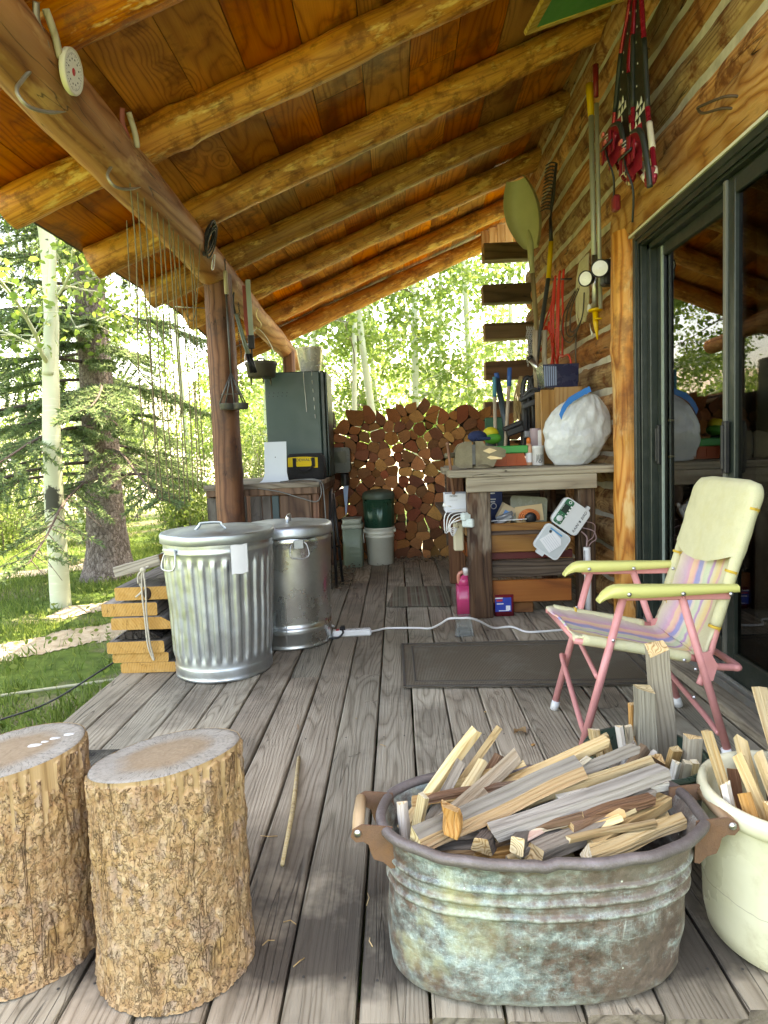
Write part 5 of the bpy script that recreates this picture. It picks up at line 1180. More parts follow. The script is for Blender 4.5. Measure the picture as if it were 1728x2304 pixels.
def rug(cs, nx, ny, th, m, name, label, cat, border=None):
    a, b_, c, d = [Vector((*p, 0)) for p in cs]; T = thing(name, label, cat, (a + c) / 2)
    rows = []
    for j in range(ny + 1):
        v = j / ny; row = []
        for i in range(nx + 1):
            u = i / nx; p = a.lerp(b_, u).lerp(d.lerp(c, u), v); row.append((p.x + .002 * mn.noise((p.y * 14, 1, 0)), p.y + .002 * mn.noise((p.x * 9, 4, 0)), .004 + th * (1 - .6 * (i in (0, nx) or j in (0, ny))) + .002 * (mn.noise((p.x * 5, p.y * 5, 1)) + .5)))
        rows.append(row)
    b = MB(); b.grid(rows); b.build('woven_field', m, T)
    if border:
        for ins, w in ((.012, .012), (.06, .008)):
            pts = []
            for u, v in ((0, 0), (1, 0), (1, 1), (0, 1), (0, 0)):
                p = a.lerp(b_, u).lerp(d.lerp(c, u), v); q = (a + c) / 2; dd = q - p; p = p + Vector((math.copysign(ins, dd.x), math.copysign(ins, dd.y), 0)); pts.append(Vector((p.x, p.y, .006 + th)))
            b = MB()
            for p, q in zip(pts, pts[1:]): b.bar(p, q, w, .004, (0, 0, 1), .0015, ext=w)
            b.build('stitched_border', border, T)
    return T
rug([(-.015, 2.632), (1.10, 2.58), (1.12, 3.20), (-.02, 3.235)], 40, 24, .006, rug_mat('brown_woven_rug', (.14, .113, .078), (.27, .225, .16), 46), 'doormat', 'long brown woven door rug lying under the folding chair', 'rug', plain('rug_binding', (.085, .073, .058), .95))
rug([(-.106, 4.02), (.305, 3.985), (.345, 4.57), (-.05, 4.60)], 20, 20, .006, rug_mat('striped_mat', (.075, .068, .048), (.17, .16, .12), 50, True), 'doormat', 'small striped mat on the deck in front of the woodpile', 'mat')
rug([(-1.22, 1.5), (-.64, 1.5), (-.64, 2.14), (-1.22, 2.14)], 26, 26, .009, rug_mat('black_ribbed_rubber', (.006, .006, .007), (.03, .03, .032), 30), 'doormat', 'black ribbed rubber mat on the deck behind the two stumps', 'mat')
# ------------------------------------------------------------------ workbench
XZ = cols3((1, 0, 0), (0, 0, 1), (0, -1, 0))
M_bleg = wood('bench_leg_wood', [(.04, .013, .006), (.105, .04, .016), (.20, .09, .04)], 'Z', 16, .06, 90, .25, .6, 1., .6, cracks=1., worn=((.36, .30, .22), 5, .5))
M_bbeam = wood('bench_beam_grey', [(.20, .165, .115), (.36, .31, .22), (.48, .43, .32)], 'X', 12, .07, 80, .5, .7, .7, .4, cracks=1., ksc=4)
M_bgold = wood('bench_golden_board', [(.16, .055, .010), (.33, .14, .03), (.42, .20, .05)], 'X', 5, .12, 60, .2, .45, .3, .5)
M_bdark = wood('bench_dark_board', [(.022, .012, .007), (.07, .04, .024), (.15, .10, .066)], 'X', 14, .06, 80, .3, .6, .9, .4, cracks=.5)
M_borange = wood('bench_orange_board', [(.13, .036, .008), (.25, .078, .017), (.31, .11, .027)], 'X', 6, .1, 70, .2, .5, .3, .4)
M_bred = plain('dark_red_paint', (.10, .012, .010), .5, dirt=.3, dcol=(.05, .02, .015))
WB = thing('workbench', 'heavy plank workbench against the log wall with a pale front beam', 'workbench', (.8, 4.2, 0))
def part(name, m, T, fn, *a, **k):
    b = MB(); fn(b); return b.build(name, m, T)
for k in range(4): part('top_plank', M_bbeam, WB, lambda b: b.box((.79 + .02 * (k % 2), 3.79 + .247 * k, .858), (.99 - .04 * (k % 2), .24, .042), None, .004))
part('front_beam', M_bbeam, WB, lambda b: b.box((.77, 3.70, .793), (.75, .045, .088), None, .004))
for x, y, w in ((.466, 3.74, .135), (1.095, 3.76, .10), (.42, 4.70, .12), (1.1, 4.70, .1)): part('leg', M_bleg, WB, lambda b: b.box((x, y, .417), (w, .09, .834), None, .006))
part('drawer_front', M_bgold, WB, lambda b: b.box((.76, 3.745, .47), (.455, .025, .172), None, .004))
part('red_rail', M_bred, WB, lambda b: b.box((.77, 3.775, .36), (.50, .03, .045), None, .003))
part('dark_board', M_bdark, WB, lambda b: b.box((.78, 3.755, .283), (.49, .03, .10), None, .004))
part('orange_board', M_borange, WB, lambda b: b.box((.77, 3.75, .148), (.47, .03, .132), None, .004))
part('lower_shelf', M_bdark, WB, lambda b: b.box((.78, 4.2, .50), (.72, .95, .025), None, .003))
part('side_rail', M_bgold, WB, lambda b: b.box((.405, 4.23, .55), (.03, .93, .13), None, .003))
part('side_shelf', M_bdark, WB, lambda b: b.box((.36, 4.25, .60), (.19, .9, .02), None, .003))
part('low_side_rail', M_borange, WB, lambda b: b.bar((.41, 3.79, .40), (.41, 4.66, .36), .03, .09))
part('back_panel', M_bdark, WB, lambda b: b.box((.80, 4.78, .55), (.9, .02, .56)))
b = MB(); b.box((.69, 3.86, .033), (.20, .12, .062), None, .003); o = b.build('wooden_box', M_borange); tag(o, 'low reddish wooden box on the deck under the workbench', 'box')

# the vise
T = thing('bench_vise', 'big rusty bench vise at the left corner of the workbench', 'vise', (.47, 3.9, .88)); M_vise = plain('worn_vise_paint', (.20, .17, .105), .55, .5, .5, .5, 22, bump=.4, dirt=.5, dcol=(.10, .055, .03))
b = MB(); b.prism([(.345, .905), (.35, .99), (.375, 1.03), (.42, 1.045), (.452, 1.045), (.452, .885), (.38, .885)], .10, XZ, (0, 3.95, 0)); b.build('moving_jaw', M_vise, T)
b = MB(); b.prism([(.472, .885), (.472, 1.045), (.515, 1.045), (.535, 1.015), (.62, 1.005), (.655, .985), (.65, .945), (.60, .93), (.585, .90), (.575, .885)], .11, XZ, (0, 3.955, 0)); b.lathe([(.075, .879), (.078, .886), (.06, .90), (.05, .91)], 24, (.52, 3.9, 0)); b.build('vise_body', M_vise, T)
b = MB(); b.box((.462, 3.9, .965), (.02, .085, .12)); b.build('jaw_plate', M_gun, T)
b = MB(); b.prism([(-.04, 0), (0, .017), (.045, 0), (0, -.017)], .003, XZ, (.555, 3.845, .985)); b.prism([(-.02, 0), (0, .01), (.07, -.004), (.07, -.014), (0, -.012)], .003, XZ, (.56, 3.845, .945)); b.build('maker_plate', metal('brass_plate', (.55, .42, .25), .4), T)
b = MB(); b.tube([(.35, 3.87, .965), (.29, 3.84, .965)], .016, 10); b.build('screw', M_vise, T)
b = MB(); b.tube([(.303, 3.82, 1.03), (.312, 3.80, .93), (.328, 3.79, .745)], [.009, .009, .010], 8); b.sphere((.303, 3.82, 1.035), .013, 10); b.sphere((.3285, 3.79, .742), .012, 10); b.build('vise_handle', plain('rusty_handle', (.24, .12, .07), .7, .4, bump=.3), T)

# on the bench
b = MB(); b.sphere((.515, 4.08, 1.075), .05, 14, sc=(1.25, 1, .75)); b.box((.545, 4.04, 1.06), (.09, .06, .02), None, .008); o = b.build('baseball_hat', plain('navy_cloth', (.012, .022, .07), .9, bump=.5, sc=50)); tag(o, 'small navy blue cloth hat lying behind the vise', 'hat')
T = thing('tape_roll', 'round yellow and green ball of tape behind the navy cap', 'tape', (.62, 4.2, 1.07)); part('yellow_layer', plain('yellow_tape', (.5, .42, .02), .6), T, lambda b: b.sphere((.618, 4.2, 1.095), .052, 16, sc=(1, 1, .8))); part('green_layer', plain('green_tape', (.06, .30, .035), .6), T, lambda b: b.sphere((.628, 4.185, 1.06), .058, 16, sc=(1, 1, .65)))
part('stand', M_gun, T, lambda b: b.lathe([(.04, .88), (.03, 1.04)], 16, (.62, 4.2, 0)))
T = thing('tackle_tray', 'orange plastic tray with a bright green lid on the workbench', 'tray', (.71, 4.1, .88)); part('tray', plain('orange_plastic', (.48, .085, .018), .4), T, lambda b: (b.prism([(.60, .882), (.82, .882), (.80, .96), (.63, .96)], .13, XZ, (0, 4.17, 0)), b.box((.69, 4.035, .925), (.006, .006, .06)), b.box((.755, 4.035, .925), (.006, .006, .06)))); part('lid', plain('green_plastic', (.03, .32, .07), .4), T, lambda b: b.box((.725, 4.1, .985), (.20, .15, .048), None, .006))
b = MB(); b.box((.725, 4.62, 1.05), (.17, .03, .33), None, .006); o = b.build('green_sheath', plain('dark_green_sheath', (.012, .07, .03), .6)); tag(o, 'dark green flat sheath standing behind the orange tray', 'sheath')
# tin cans
T = thing('paint_tin', 'white tin with thin black writing-like marks, in front of the wooden crate', 'tin', (.885, 4.02, .88))
part('tin', plain('white_tin', (.68, .67, .64), .4), T, lambda b: b.lathe([(.034, .881), (.036, .884), (.036, .985), (.038, .988), (.038, 1.0), (.034, 1.003), (.002, 1.003)], 32, (.885, 4.02, 0), cap=(True, False)))
b = MB()
for k in range(7): b.bar((.865 + .006 * k, 3.984, .90 + .008 * (k % 3)), (.870 + .006 * k, 3.984, .95 - .006 * (k % 2)), .002, .0016, (0, 1, 0))
b.tube([(.888 + .009 * math.cos(a), 3.983, .905 + .009 * math.sin(a)) for a in [2 * math.pi * q / 14 for q in range(14)]], .0013, 4, True); b.build('black_mark', M_black, T)
T = thing('spray_can', 'tall tin half mauve and half white, behind the white tin', 'tin', (.89, 4.15, .88)); part('tin', plain('mauve_tin', (.33, .24, .25), .45), T, lambda b: b.lathe([(.036, .881), (.036, 1.11), (.034, 1.115), (.002, 1.115)], 28, (.90, 4.15, 0), cap=(True, False))); part('label_band', M_paper, T, lambda b: b.box((.918, 4.128, 1.0), (.034, .03, .21), None, .01))
T = thing('glue_bottle', 'orange capped bottle squeezed in left of the white tin', 'bottle', (.84, 4.08, .88)); part('bottle', plain('pale_orange_bottle', (.62, .33, .2), .4), T, lambda b: b.lathe([(.02, .881), (.022, .885), (.022, 1.0), (.012, 1.02)], 20, (.835, 4.06, 0))); part('cap', plain('orange_cap', (.62, .16, .03), .4), T, lambda b: b.lathe([(.014, 1.018), (.013, 1.05), (.004, 1.058)], 16, (.835, 4.06, 0))); part('label_band', M_paper, T, lambda b: b.lathe([(.0226, .90), (.0226, .96)], 20, (.835, 4.06, 0), cap=(False, False)))
# wooden crate + blue bin
M_oak = wood('oak_veneer', [(.26, .12, .035), (.42, .23, .08), (.52, .31, .13)], 'Z', 9, .06, 90, 0, .5, .3, .35)
T = thing('wooden_crate', 'upright oak coloured wooden box on the workbench behind the white bag', 'crate', (1.07, 4.2, .88))
part('front_panel', M_oak, T, lambda b: (b.box((1.105, 4.12, 1.125), (.17, .02, .488), None, .003))); part('side_panel', M_oak, T, lambda b: b.bar((.93, 4.11, 1.12), (1.016, 4.13, 1.12), .47, .02, (0, -1, 0))); part('side_panel', M_oak, T, lambda b: b.box((1.185, 4.23, 1.12), (.016, .2, .48), None, .003)); part('crate_back', M_oak, T, lambda b: b.box((1.07, 4.33, 1.12), (.26, .016, .48), None, .003))
T = thing('blue_bin', 'dark blue square bin with a striped side, on the oak coloured crate', 'bin', (1.07, 4.25, 1.37)); part('bin_wall', plain('navy_enamel', (.008, .012, .045), .25, 0, .5), T, lambda b: b.prism([(.965, 1.372), (1.175, 1.372), (1.185, 1.52), (.955, 1.52)], .2, XZ, (0, 4.35, 0)))
b = MB()
for k in range(6): b.box((.966 + .014 * k, 4.148, 1.445), (.0075, .004, .13 - .002 * k))
b.build('pale_stripes', plain('pale_blue_stripe', (.22, .28, .42), .4), T)
# trash bag
def bag_mat():
    t = NT('white_plastic_film', .28, .5); co = t.co(); n = t.noise(co, 11, 5, .7, .8); n2 = t.noise(t.vmath('MULTIPLY', co, (1, 1, .4)), 34, 3, .6, 1.2)
    t.col(t.mix(t.remap(n, .3, .7, 0, 1), (.50, .53, .53), (.63, .65, .645))); wv = t.vmath('ADD', co, t.vmath('MULTIPLY', t.noise(co, 7, 3, .6, col=True), (.12, .12, .12))); e_ = t.vor(wv, 8., 'F1'); e2_ = t.vor(t.vmath('MULTIPLY', wv, (1, 1, .5)), 34., 'F1'); t.bump(t.math('ADD', t.math('MULTIPLY', n2, .3), t.math('ADD', e_, t.math('MULTIPLY', e2_, .35))), .42, .016); t.b.inputs['Subsurface Weight'].default_value = .15; t.b.inputs['Subsurface Radius'].default_value = (.03, .03, .03); return t.m
T = thing('trash_bag', 'stuffed white plastic trash bag with blue drawstring on the workbench corner', 'bag', (1.08, 3.86, .88))
b = MB(); rows = []; nj = 70; ni = 110
ax0, ax1 = Vector((1.01, 3.86, .86)), Vector((1.16, 3.86, 1.30))
for j in range(nj + 1):
    t_ = j / nj; c = ax0.lerp(ax1, t_); rr = math.sin(math.pi * min(.985, t_ * .93 + .035)) ** .62; row = []
    for i in range(ni):
        a = 2 * math.pi * i / ni; d = Vector((math.cos(a) * .195, math.sin(a) * .12, -math.cos(a) * .045))
        p = c + d * rr
        q = p * 5; k = .07 * mn.noise((q.x, q.y, q.z)) - .13 * abs(mn.noise((q.x * 1.3 + 7, q.y * 1.3, q.z * 1.3))) - .06 * abs(mn.noise((q.x * 3 + 2, q.y * 3, q.z * 3))) + .05 * mn.noise((math.cos(a) * 5, math.sin(a) * 5, t_ * 1.5)) * t_ ** 2 + .045 * t_ ** 1.6 * math.sin(13 * a + 4 * mn.noise((a, t_ * 2, 3))) + .16 * max(0, .3 - t_) - .16 * mn.voronoi((q.x * 1.1, q.y * 1.1, q.z * 1.1))[0][0] - .05 * mn.voronoi((q.x * 2.7, q.y * 2.7, q.z * 2.7))[0][0] + .10
        p = c + d * rr * (1 + k); p.z = max(p.z, .8815); p.x = min(p.x, 1.275); row.append(p)
    rows.append(row)
b.grid(rows, 0, True, .5, True); b.add(rows[0], [tuple(reversed(range(ni)))]); b.add(rows[-1], [tuple(range(ni))]); b.build('bag_film', bag_mat(), T)
b = MB(); P = smooth_path([(.955, 3.745, 1.165), (.975, 3.75, 1.21), (1.01, 3.76, 1.255), (1.06, 3.775, 1.285), (1.11, 3.785, 1.31), (1.145, 3.79, 1.325)], 6)
b.grid([[(p.x + .012 * s_ * .5, p.y + .004 * mn.noise((i, s_, 1)) - .008, p.z - .016 * s_ + .005 * mn.noise((i * .5, s_, 3))) for s_ in (-1, 0, 1)] for i, p in enumerate(P)]); b.build('drawstring', plain('blue_plastic_band', (.02, .22, .62), .35), T)
# tools leaning at the back left of the bench
M_ash = wood('ash_handle', [(.30, .24, .17), (.46, .38, .28), (.56, .48, .38)], 'Z', 20, .05, 120)
M_bluet = plain('blue_grip', (.02, .09, .30), .5)
def handle(name, label, cat, segs, grp=None):
    T = thing(name, label, cat, segs[0][0][0] if False else segs[0][0][0], grp)
    for nm, m, pts, r in segs:
        b = MB(); b.tube(pts, r, 9); b.build(nm, m, T)
    return T
def long_tool(name, label, cat, segs):
    T = thing(name, label, cat, segs[0][2][0])
    for nm, m, pts, r in segs:
        b = MB(); b.tube(pts, r, 10); b.build(nm, m, T)
    return T
long_tool('shovel_handle', 'pale tool handle with a teal taped top, leftmost behind the vise', 'tool', [('shaft', M_ash, [(.709, 4.6, .88), (.711, 4.6, 1.36)], .013), ('grip', plain('teal_tape', (.05, .22, .30), .6), [(.711, 4.6, 1.36), (.713, 4.6, 1.50)], .0145)])
long_tool('shovel_handle', 'pale tool handle with a royal blue sleeve, right of the dark tube', 'tool', [('shaft', M_ash, [(.762, 4.55, .88), (.815, 4.6, 1.44)], .013), ('grip', M_bluet, [(.815, 4.6, 1.43), (.825, 4.61, 1.56)], .017)])
long_tool('plastic_tube', 'dark grey-blue tube leaning between the two pale tool handles', 'tube', [('tube', plain('dark_slate_plastic', (.025, .04, .05), .4), [(.79, 4.58, 1.0), (.783, 4.6, 1.17), (.737, 4.63, 1.49)], .022), ('tip', M_bluet, [(.737, 4.63, 1.49), (.733, 4.63, 1.53)], .018)])
b = MB()
for k in range(34):
    a = rng.uniform(-1, 1); x = .885 + .02 * a; b.tube(smooth_path([(.905 + .01 * a, 4.62, 1.50), (x - .012, 4.60 + rng.uniform(-.02, .02), 1.36), (.885 + .045 * a, 4.58 + rng.uniform(-.03, .03), 1.20), (.88 + .05 * rng.uniform(-1, 1), 4.57, 1.13 + rng.uniform(-.03, .04))], 3), .0022, 4)
o = b.build('twine_bundle', plain('straw_twine', (.40, .27, .12), .9, var=.5)); tag(o, 'bundle of straw-coloured twine hanging at the wall corner', 'twine')
T = thing('hose', 'black corrugated hose bent over in a double loop above the bench', 'hose', (.97, 4.6, .9))
for s_ in (0, 1):
    x = .94 + .045 * s_; P = smooth_path([(x - .035, 4.60, .95), (x - .03, 4.60, 1.25), (x - .025, 4.60, 1.42), (x + .0, 4.60, 1.485), (x + .035, 4.60, 1.45), (x + .05, 4.60, 1.30), (x + .05, 4.62, 1.0)], 12)
    b = MB(); b.tube(P, [.0175 + .002 * (i % 2) for i in range(len(P))], 10); b.build('hose_run', M_black, T)
T = thing('string_trimmer', 'black two-pronged garden tool head with grey clamp on a steel pole', 'tool', (.9, 4.3, .88))
part('pole', M_steel, T, lambda b: b.tube([(.885, 4.28, .88), (.882, 4.29, 1.06)], .011, 10)); part('clamp', plain('grey_clamp', (.28, .29, .30), .4, .4), T, lambda b: b.box((.878, 4.28, 1.08), (.05, .05, .045), None, .006))
part('head', M_black, T, lambda b: (b.bar((.74, 4.45, 1.12), (.87, 4.45, 1.17), .05, .03, bev=.006), b.bar((.76, 4.43, 1.09), (.88, 4.43, 1.13), .04, .05, bev=.008), b.box((.90, 4.5, 1.15), (.035, .05, .42), None, .006), b.box((.965, 4.5, 1.1), (.03, .05, .42), None, .006)))
part('guard', plain('grey_black_guard', (.05, .05, .052), .4), T, lambda b: (b.bar((.86, 4.45, 1.32), (.97, 4.45, 1.37), .07, .03, bev=.008), b.bar((.87, 4.42, 1.27), (.985, 4.42, 1.31), .03, .04, bev=.008), b.tube(smooth_path([(.86, 4.44, 1.31), (.93, 4.42, 1.39), (1.0, 4.43, 1.36), (1.0, 4.44, 1.28)], 5), .012, 8)))
part('base', plain('grey_clamp', (.3, .31, .31), .4, .4), T, lambda b: b.box((.875, 4.26, .90), (.06, .05, .038), None, .004))
for k, (x, lab) in enumerate(((.99, 'pale wooden axe handle, left of two behind the blue bin'), (1.055, 'pale wooden axe handle, right of two behind the blue bin'))):
    b = MB(); b.tube([(x, 4.5, 1.40), (x - .004, 4.52, 1.62), (x + .006, 4.54, 1.80)], [.014, .013, .016], 10, flat=1.4); o = b.build('axe_handle', M_ash); tag(o, lab, 'handle', 'axe handles behind the blue bin')
long_tool('air_pump', 'short steel cylinder leaning over the black hose loops', 'cylinder', [('cylinder', M_steel, [(.955, 4.5, 1.60), (1.01, 4.47, 1.50)], .02), ('end_cap', M_black, [(.945, 4.505, 1.62), (.955, 4.5, 1.60)], .021)])
b = MB()
for k in range(5):
    P = [(.975 + .012 * k + .004 * math.sin(q), 4.72, 1.86 - .013 * q) for q in range(22 - 2 * k)]
    for q, p in enumerate(P): b.tube([Vector(p) + (Vector((1, 0, 0)) if q % 2 else Vector((0, 1, 0))) * .005 * math.cos(a) + Vector((0, 0, .009 * math.sin(a))) for a in [2 * math.pi * m / 7 for m in range(7)]], .0017, 4, True)
o = b.build('chain', M_steel); tag(o, 'silver chain bundled on the wall under the snow scoop handle', 'chain')
b = MB(); b.sphere((1.02, 4.75, 1.72), .05, 10, sc=(.7, .6, 2.2)); o = b.build('cloth_glove', plain('blue_black_cloth', (.015, .025, .05), .9, bump=.5)); tag(o, 'dark blue-black cloth glove hanging beside the silver chain', 'glove')

# beneath the bench top
T = thing('carton', 'white printed carton on the side shelf of the workbench', 'box', (.36, 3.95, .61)); part('carton_walls', plain('white_card', (.66, .68, .70), .6), T, lambda b: b.box((.355, 3.97, .672), (.14, .16, .115), None, .002)); text('lettering', 'MOEN', .016, XZ, (.335, 3.8885, .715), M_black, T, .0006)
text('lettering', 'KITCHEN FAUCET', .006, XZ, (.335, 3.8885, .69), plain('grey_print', (.35, .35, .36), .6), T, .0005)
b = MB()
for k in range(5): b.tube(smooth_path([(.42, 3.80, .60 + .01 * k), (.36 - .02 * k, 3.75, .585 + .012 * k), (.30 - .008 * k, 3.74, .56 - .012 * k), (.31, 3.75, .49 + .012 * k), (.34, 3.77, .53)], 5), .0035, 6)
b.tube([(.27, 3.9, .665), (.32, 3.9, .65)], .012, 8); o = b.build('charger_cord', M_wcord); tag(o, 'tangled thin white cord hanging off the side shelf', 'cord')
b = MB(); b.box((.355, 3.85, .47), (.06, .06, .17), None, .008); b.tube([(.34, 3.815, .565), (.345, 3.80, .545), (.352, 3.815, .53)], .004, 6); o = b.build('paper_packet', plain('manila_packet', (.52, .46, .30), .7)); tag(o, 'tan paper packet hanging under the white carton', 'packet')
b = MB(); b.box((.41, 3.72, .605), (.10, .05, .05), rz(.3), .01); b.box((.40, 3.70, .57), (.07, .03, .05), rz(-.5), .006); o = b.build('blister_pack', plain('green_white_packet', (.55, .62, .58), .4, var=.6, sc=60)); tag(o, 'green and white packet on the shelf left of the thick leg', 'packet')
T = thing('blue_box', 'blue box with pale printed label in the shadow under the bench', 'box', (.60, 4.3, .52)); part('box_walls', plain('deep_blue_card', (.03, .05, .16), .5), T, lambda b: b.box((.60, 4.3, .64), (.17, .2, .26), None, .003))
b = MB()
for z, w, x in ((.735, .05, .585), (.717, .07, .585), (.70, .09, .59), (.66, .10, .59), (.643, .07, .60), (.615, .04, .57)): b.box((x, 4.198, z), (w, .002, .008))
b.tube([(.625 + .018 * math.cos(a), 4.198, .615 + .018 * math.sin(a)) for a in [2 * math.pi * q / 16 for q in range(16)]], .003, 5, True); b.build('label_print', M_paper, T)
T = thing('hardware_box', 'clear lidded box of orange rings standing in the bench drawer', 'box', (.80, 3.86, .56)); mb = basis((1, .1, -.06)); part('lid', plain('olive_clear_plastic', (.22, .22, .15), .25), T, lambda b: b.prism(rrect(.225, .16, .02), .02, cols3((.99, 0, -.1), (.1, .2, .97), (0, -1, .2)), (.79, 3.90, .615))); part('paper_insert', plain('tan_card', (.55, .40, .22), .7), T, lambda b: b.box((.79, 3.862, .595), (.165, .004, .10), Matrix.Rotation(-.1, 3, 'Y')))
b = MB()
for rr, k in ((.05, 0), (.04, 1), (.03, 2)): b.tube([(.785 + rr * 1.2 * math.cos(a), 3.845 - .004 * k, .575 + rr * .9 * math.sin(a)) for a in [math.pi * q / 14 for q in range(-2, 17)]], .006, 6)
b.build('orange_ring', plain('orange_rubber', (.55, .15, .04), .5), T); part('black_ring', M_black, T, lambda b: b.lathe([(.01, -.01), (.034, -.008), (.034, .008), (.01, .01)], 20, (.79, 3.825, .572), XZ))
T = thing('small_card_box', 'small tan card box with a blue patch, tilted in the bench drawer', 'box', (.65, 3.9, .58)); part('box_walls', plain('tan_card', (.50, .38, .24), .7), T, lambda b: b.box((.655, 3.9, .60), (.085, .08, .10), Matrix.Rotation(.5, 3, 'Y'), .002)); part('blue_patch', plain('blue_print', (.1, .25, .5), .5), T, lambda b: b.box((.645, 3.857, .595), (.03, .003, .05), Matrix.Rotation(.5, 3, 'Y')))
b = MB(); b.box((.625, 3.82, .565), (.12, .05, .03), Matrix.Rotation(-.5, 3, 'Y'), .012); b.tube([(.58, 3.81, .575), (.68, 3.81, .61)], .012, 8); o = b.build('grey_clamp_tool', plain('grey_tool', (.26, .27, .29), .35, .4)); tag(o, 'grey bladed hand tool lying at the left of the bench drawer', 'tool')
b = MB(); b.bar((.55, 3.80, .565), (.76, 3.80, .57), .012, .004); o = b.build('white_strip', M_paper); tag(o, 'thin white strip along the top edge of the drawer front', 'strip')
# jugs
def jug_mat(n, c): return plain(n, c, .2, 0, .5, .1, 10)
T = thing('antifreeze_jug', 'pink translucent jug with a white spout beside the thick bench leg', 'jug', (.385, 3.8, 0)); part('jug_wall', jug_mat('pink_liquid', (.52, .05, .14)), T, lambda b: (b.prism(rrect(.115, .10, .022), .185, None, (.385, 3.80, .001), smooth=True), b.lathe([(.056, .185), (.03, .235), (.018, .245)], 4, (.385, 3.80, 0), rz(R(45)), sx=1.25, sy=1.1))); part('spout', plain('clear_white', (.7, .66, .62), .3), T, lambda b: b.lathe([(.017, .243), (.017, .262), (.02, .264), (.02, .285), (.004, .288)], 16, (.39, 3.795, 0))); part('jug_handle', jug_mat('pink_orange', (.55, .22, .15)), T, lambda b: b.tube(smooth_path([(.345, 3.8, .19), (.345, 3.8, .245), (.37, 3.8, .262)], 4), .011, 8))
T = thing('fluid_jug', 'jug of dark red fluid with a blue label under the workbench', 'jug', (.61, 3.76, 0)); part('jug_wall', jug_mat('dark_red_liquid', (.16, .012, .02)), T, lambda b: b.prism(rrect(.12, .085, .02), .13, None, (.605, 3.77, .001), smooth=True)); part('label_band', plain('royal_blue_label', (.015, .05, .32), .4), T, lambda b: b.box((.597, 3.726, .072), (.095, .003, .085))); part('barcode', M_paper, T, lambda b: b.box((.625, 3.7235, .052), (.026, .002, .028))); part('red_band', plain('red_print', (.5, .03, .04), .5), T, lambda b: b.box((.575, 3.7235, .098), (.035, .002, .012))); part('white_print', M_paper, T, lambda b: (b.box((.578, 3.7237, .078), (.04, .002, .006)), b.box((.572, 3.7237, .112), (.045, .002, .006)), b.box((.60, 3.7237, .036), (.06, .002, .004))))
# sprinkler timer, hinged open, and its pipe
M_pgrey = plain('light_grey_plastic', (.60, .62, .61), .4, 0, .4, .08); M_pgrey2 = plain('grey_plastic_inner', (.50, .53, .52), .45, 0, .4, .08)
T = thing('sprinkler_timer', 'white sprinkler timer hanging open and crooked on the workbench leg', 'timer', (1.0, 3.66, .55))
ang = R(36); u = Vector((math.cos(ang), 0, -math.sin(ang) * -1)); u = Vector((math.cos(R(-34)), 0, math.sin(R(-34)))); v = Vector((-u.z, 0, u.x)); Mt = cols3(u, v, (0, -1, 0))
c1 = Vector((.985, 3.70, .592)); c2 = Vector((.878, 3.69, .447))
def P_(c, a, b_, d=0.): return c + u * a + v * b_ + Vector((0, -1, 0)) * d
d12 = (c1 - c2).normalized(); v = d12; u = Vector((v.z, 0, -v.x)); Mt = cols3(u, v, (0, -1, 0))
b = MB(); b.prism(rrect(.175, .17, .028, 6), .05, Mt, c1, smooth=True); b.build('timer_body', M_pgrey, T)
b = MB(); b.prism(rrect(.165, .16, .024, 6), .003, Mt, P_(c1, 0, 0, .05)); FACE = b.build('face_plate', M_pgrey, T)
b = MB(); b.prism(rrect(.172, .165, .028, 6), .022, Mt, c2, smooth=True); LID = b.build('lid', M_pgrey, T)
b = MB(); b.prism(rrect(.155, .148, .022, 6), .002, Mt, P_(c2, 0, 0, .0222)); b.build('lid_recess', M_pgrey2, LID)
b = MB()
for k in range(5): b.tube([P_(c1, -.06 + .03 * k - .008, -.088, .03), P_(c1, -.06 + .03 * k + .008, -.088, .03)], .006, 8)
b.build('hinge', M_black, T)
b = MB(); b.prism(rrect(.052, .155, .012), .002, Mt, P_(c1, -.052, 0, .0532)); G_ = b.build('green_panel', plain('timer_green', (.012, .12, .055), .4), T)
b = MB(); b.prism(rrect(.036, .05, .003), .0015, Mt, P_(c1, -.053, .02, .0553)); b.build('display', plain('lcd_dark', (.03, .045, .035), .15), T)
b = MB(); b.lathe([(.018, 0), (.017, .010), (.014, .012), (.001, .012)], 24, P_(c1, -.052, -.045, .055), Mt, cap=(False, False)); b.build('dial', M_pgrey, T)
b = MB()
for k in range(4): b.prism(rrect(.010, .010, .002), .002, Mt, P_(c1, -.0295, .045 - .02 * k, .0553))
for k in range(8):
    a = R(45 * k); b.prism(rrect(.003, .003, .001), .001, Mt, P_(c1, -.052 + .026 * math.cos(a), -.045 + .026 * math.sin(a), .0553))
b.lathe([(.009, 0), (.009, .0012), (.006, .0012), (.006, 0)], 16, P_(c1, -.05, .064, .0553), Mt, cap=(False, False)); b.build('buttons', M_paper, T)
text('lettering', 'RAIN', .022, cols3(v, -u, (0, -1, 0)), P_(c1, .058, -.042, .0534), M_black, T, .0006, 1.1, .25); text('lettering', 'BIRD', .022, cols3(v, -u, (0, -1, 0)), P_(c1, .058, .045, .0534), M_black, T, .0006, 1.1, .25)
b = MB(); b.prism([(-.006, -.006), (-.002, .002), (-.007, .007), (.001, .006), (.006, .010), (.004, .003), (.008, -.002), (.002, -.003), (.001, -.009), (-.002, -.003)], .001, cols3(v, -u, (0, -1, 0)), P_(c1, .058, .003, .0534)); b.build('emblem', M_black, T)
text('lettering', 'ESP-RZXe', .009, cols3(v, -u, (0, -1, 0)), P_(c1, -.074, .022, .0556), M_paper, T, .0004)
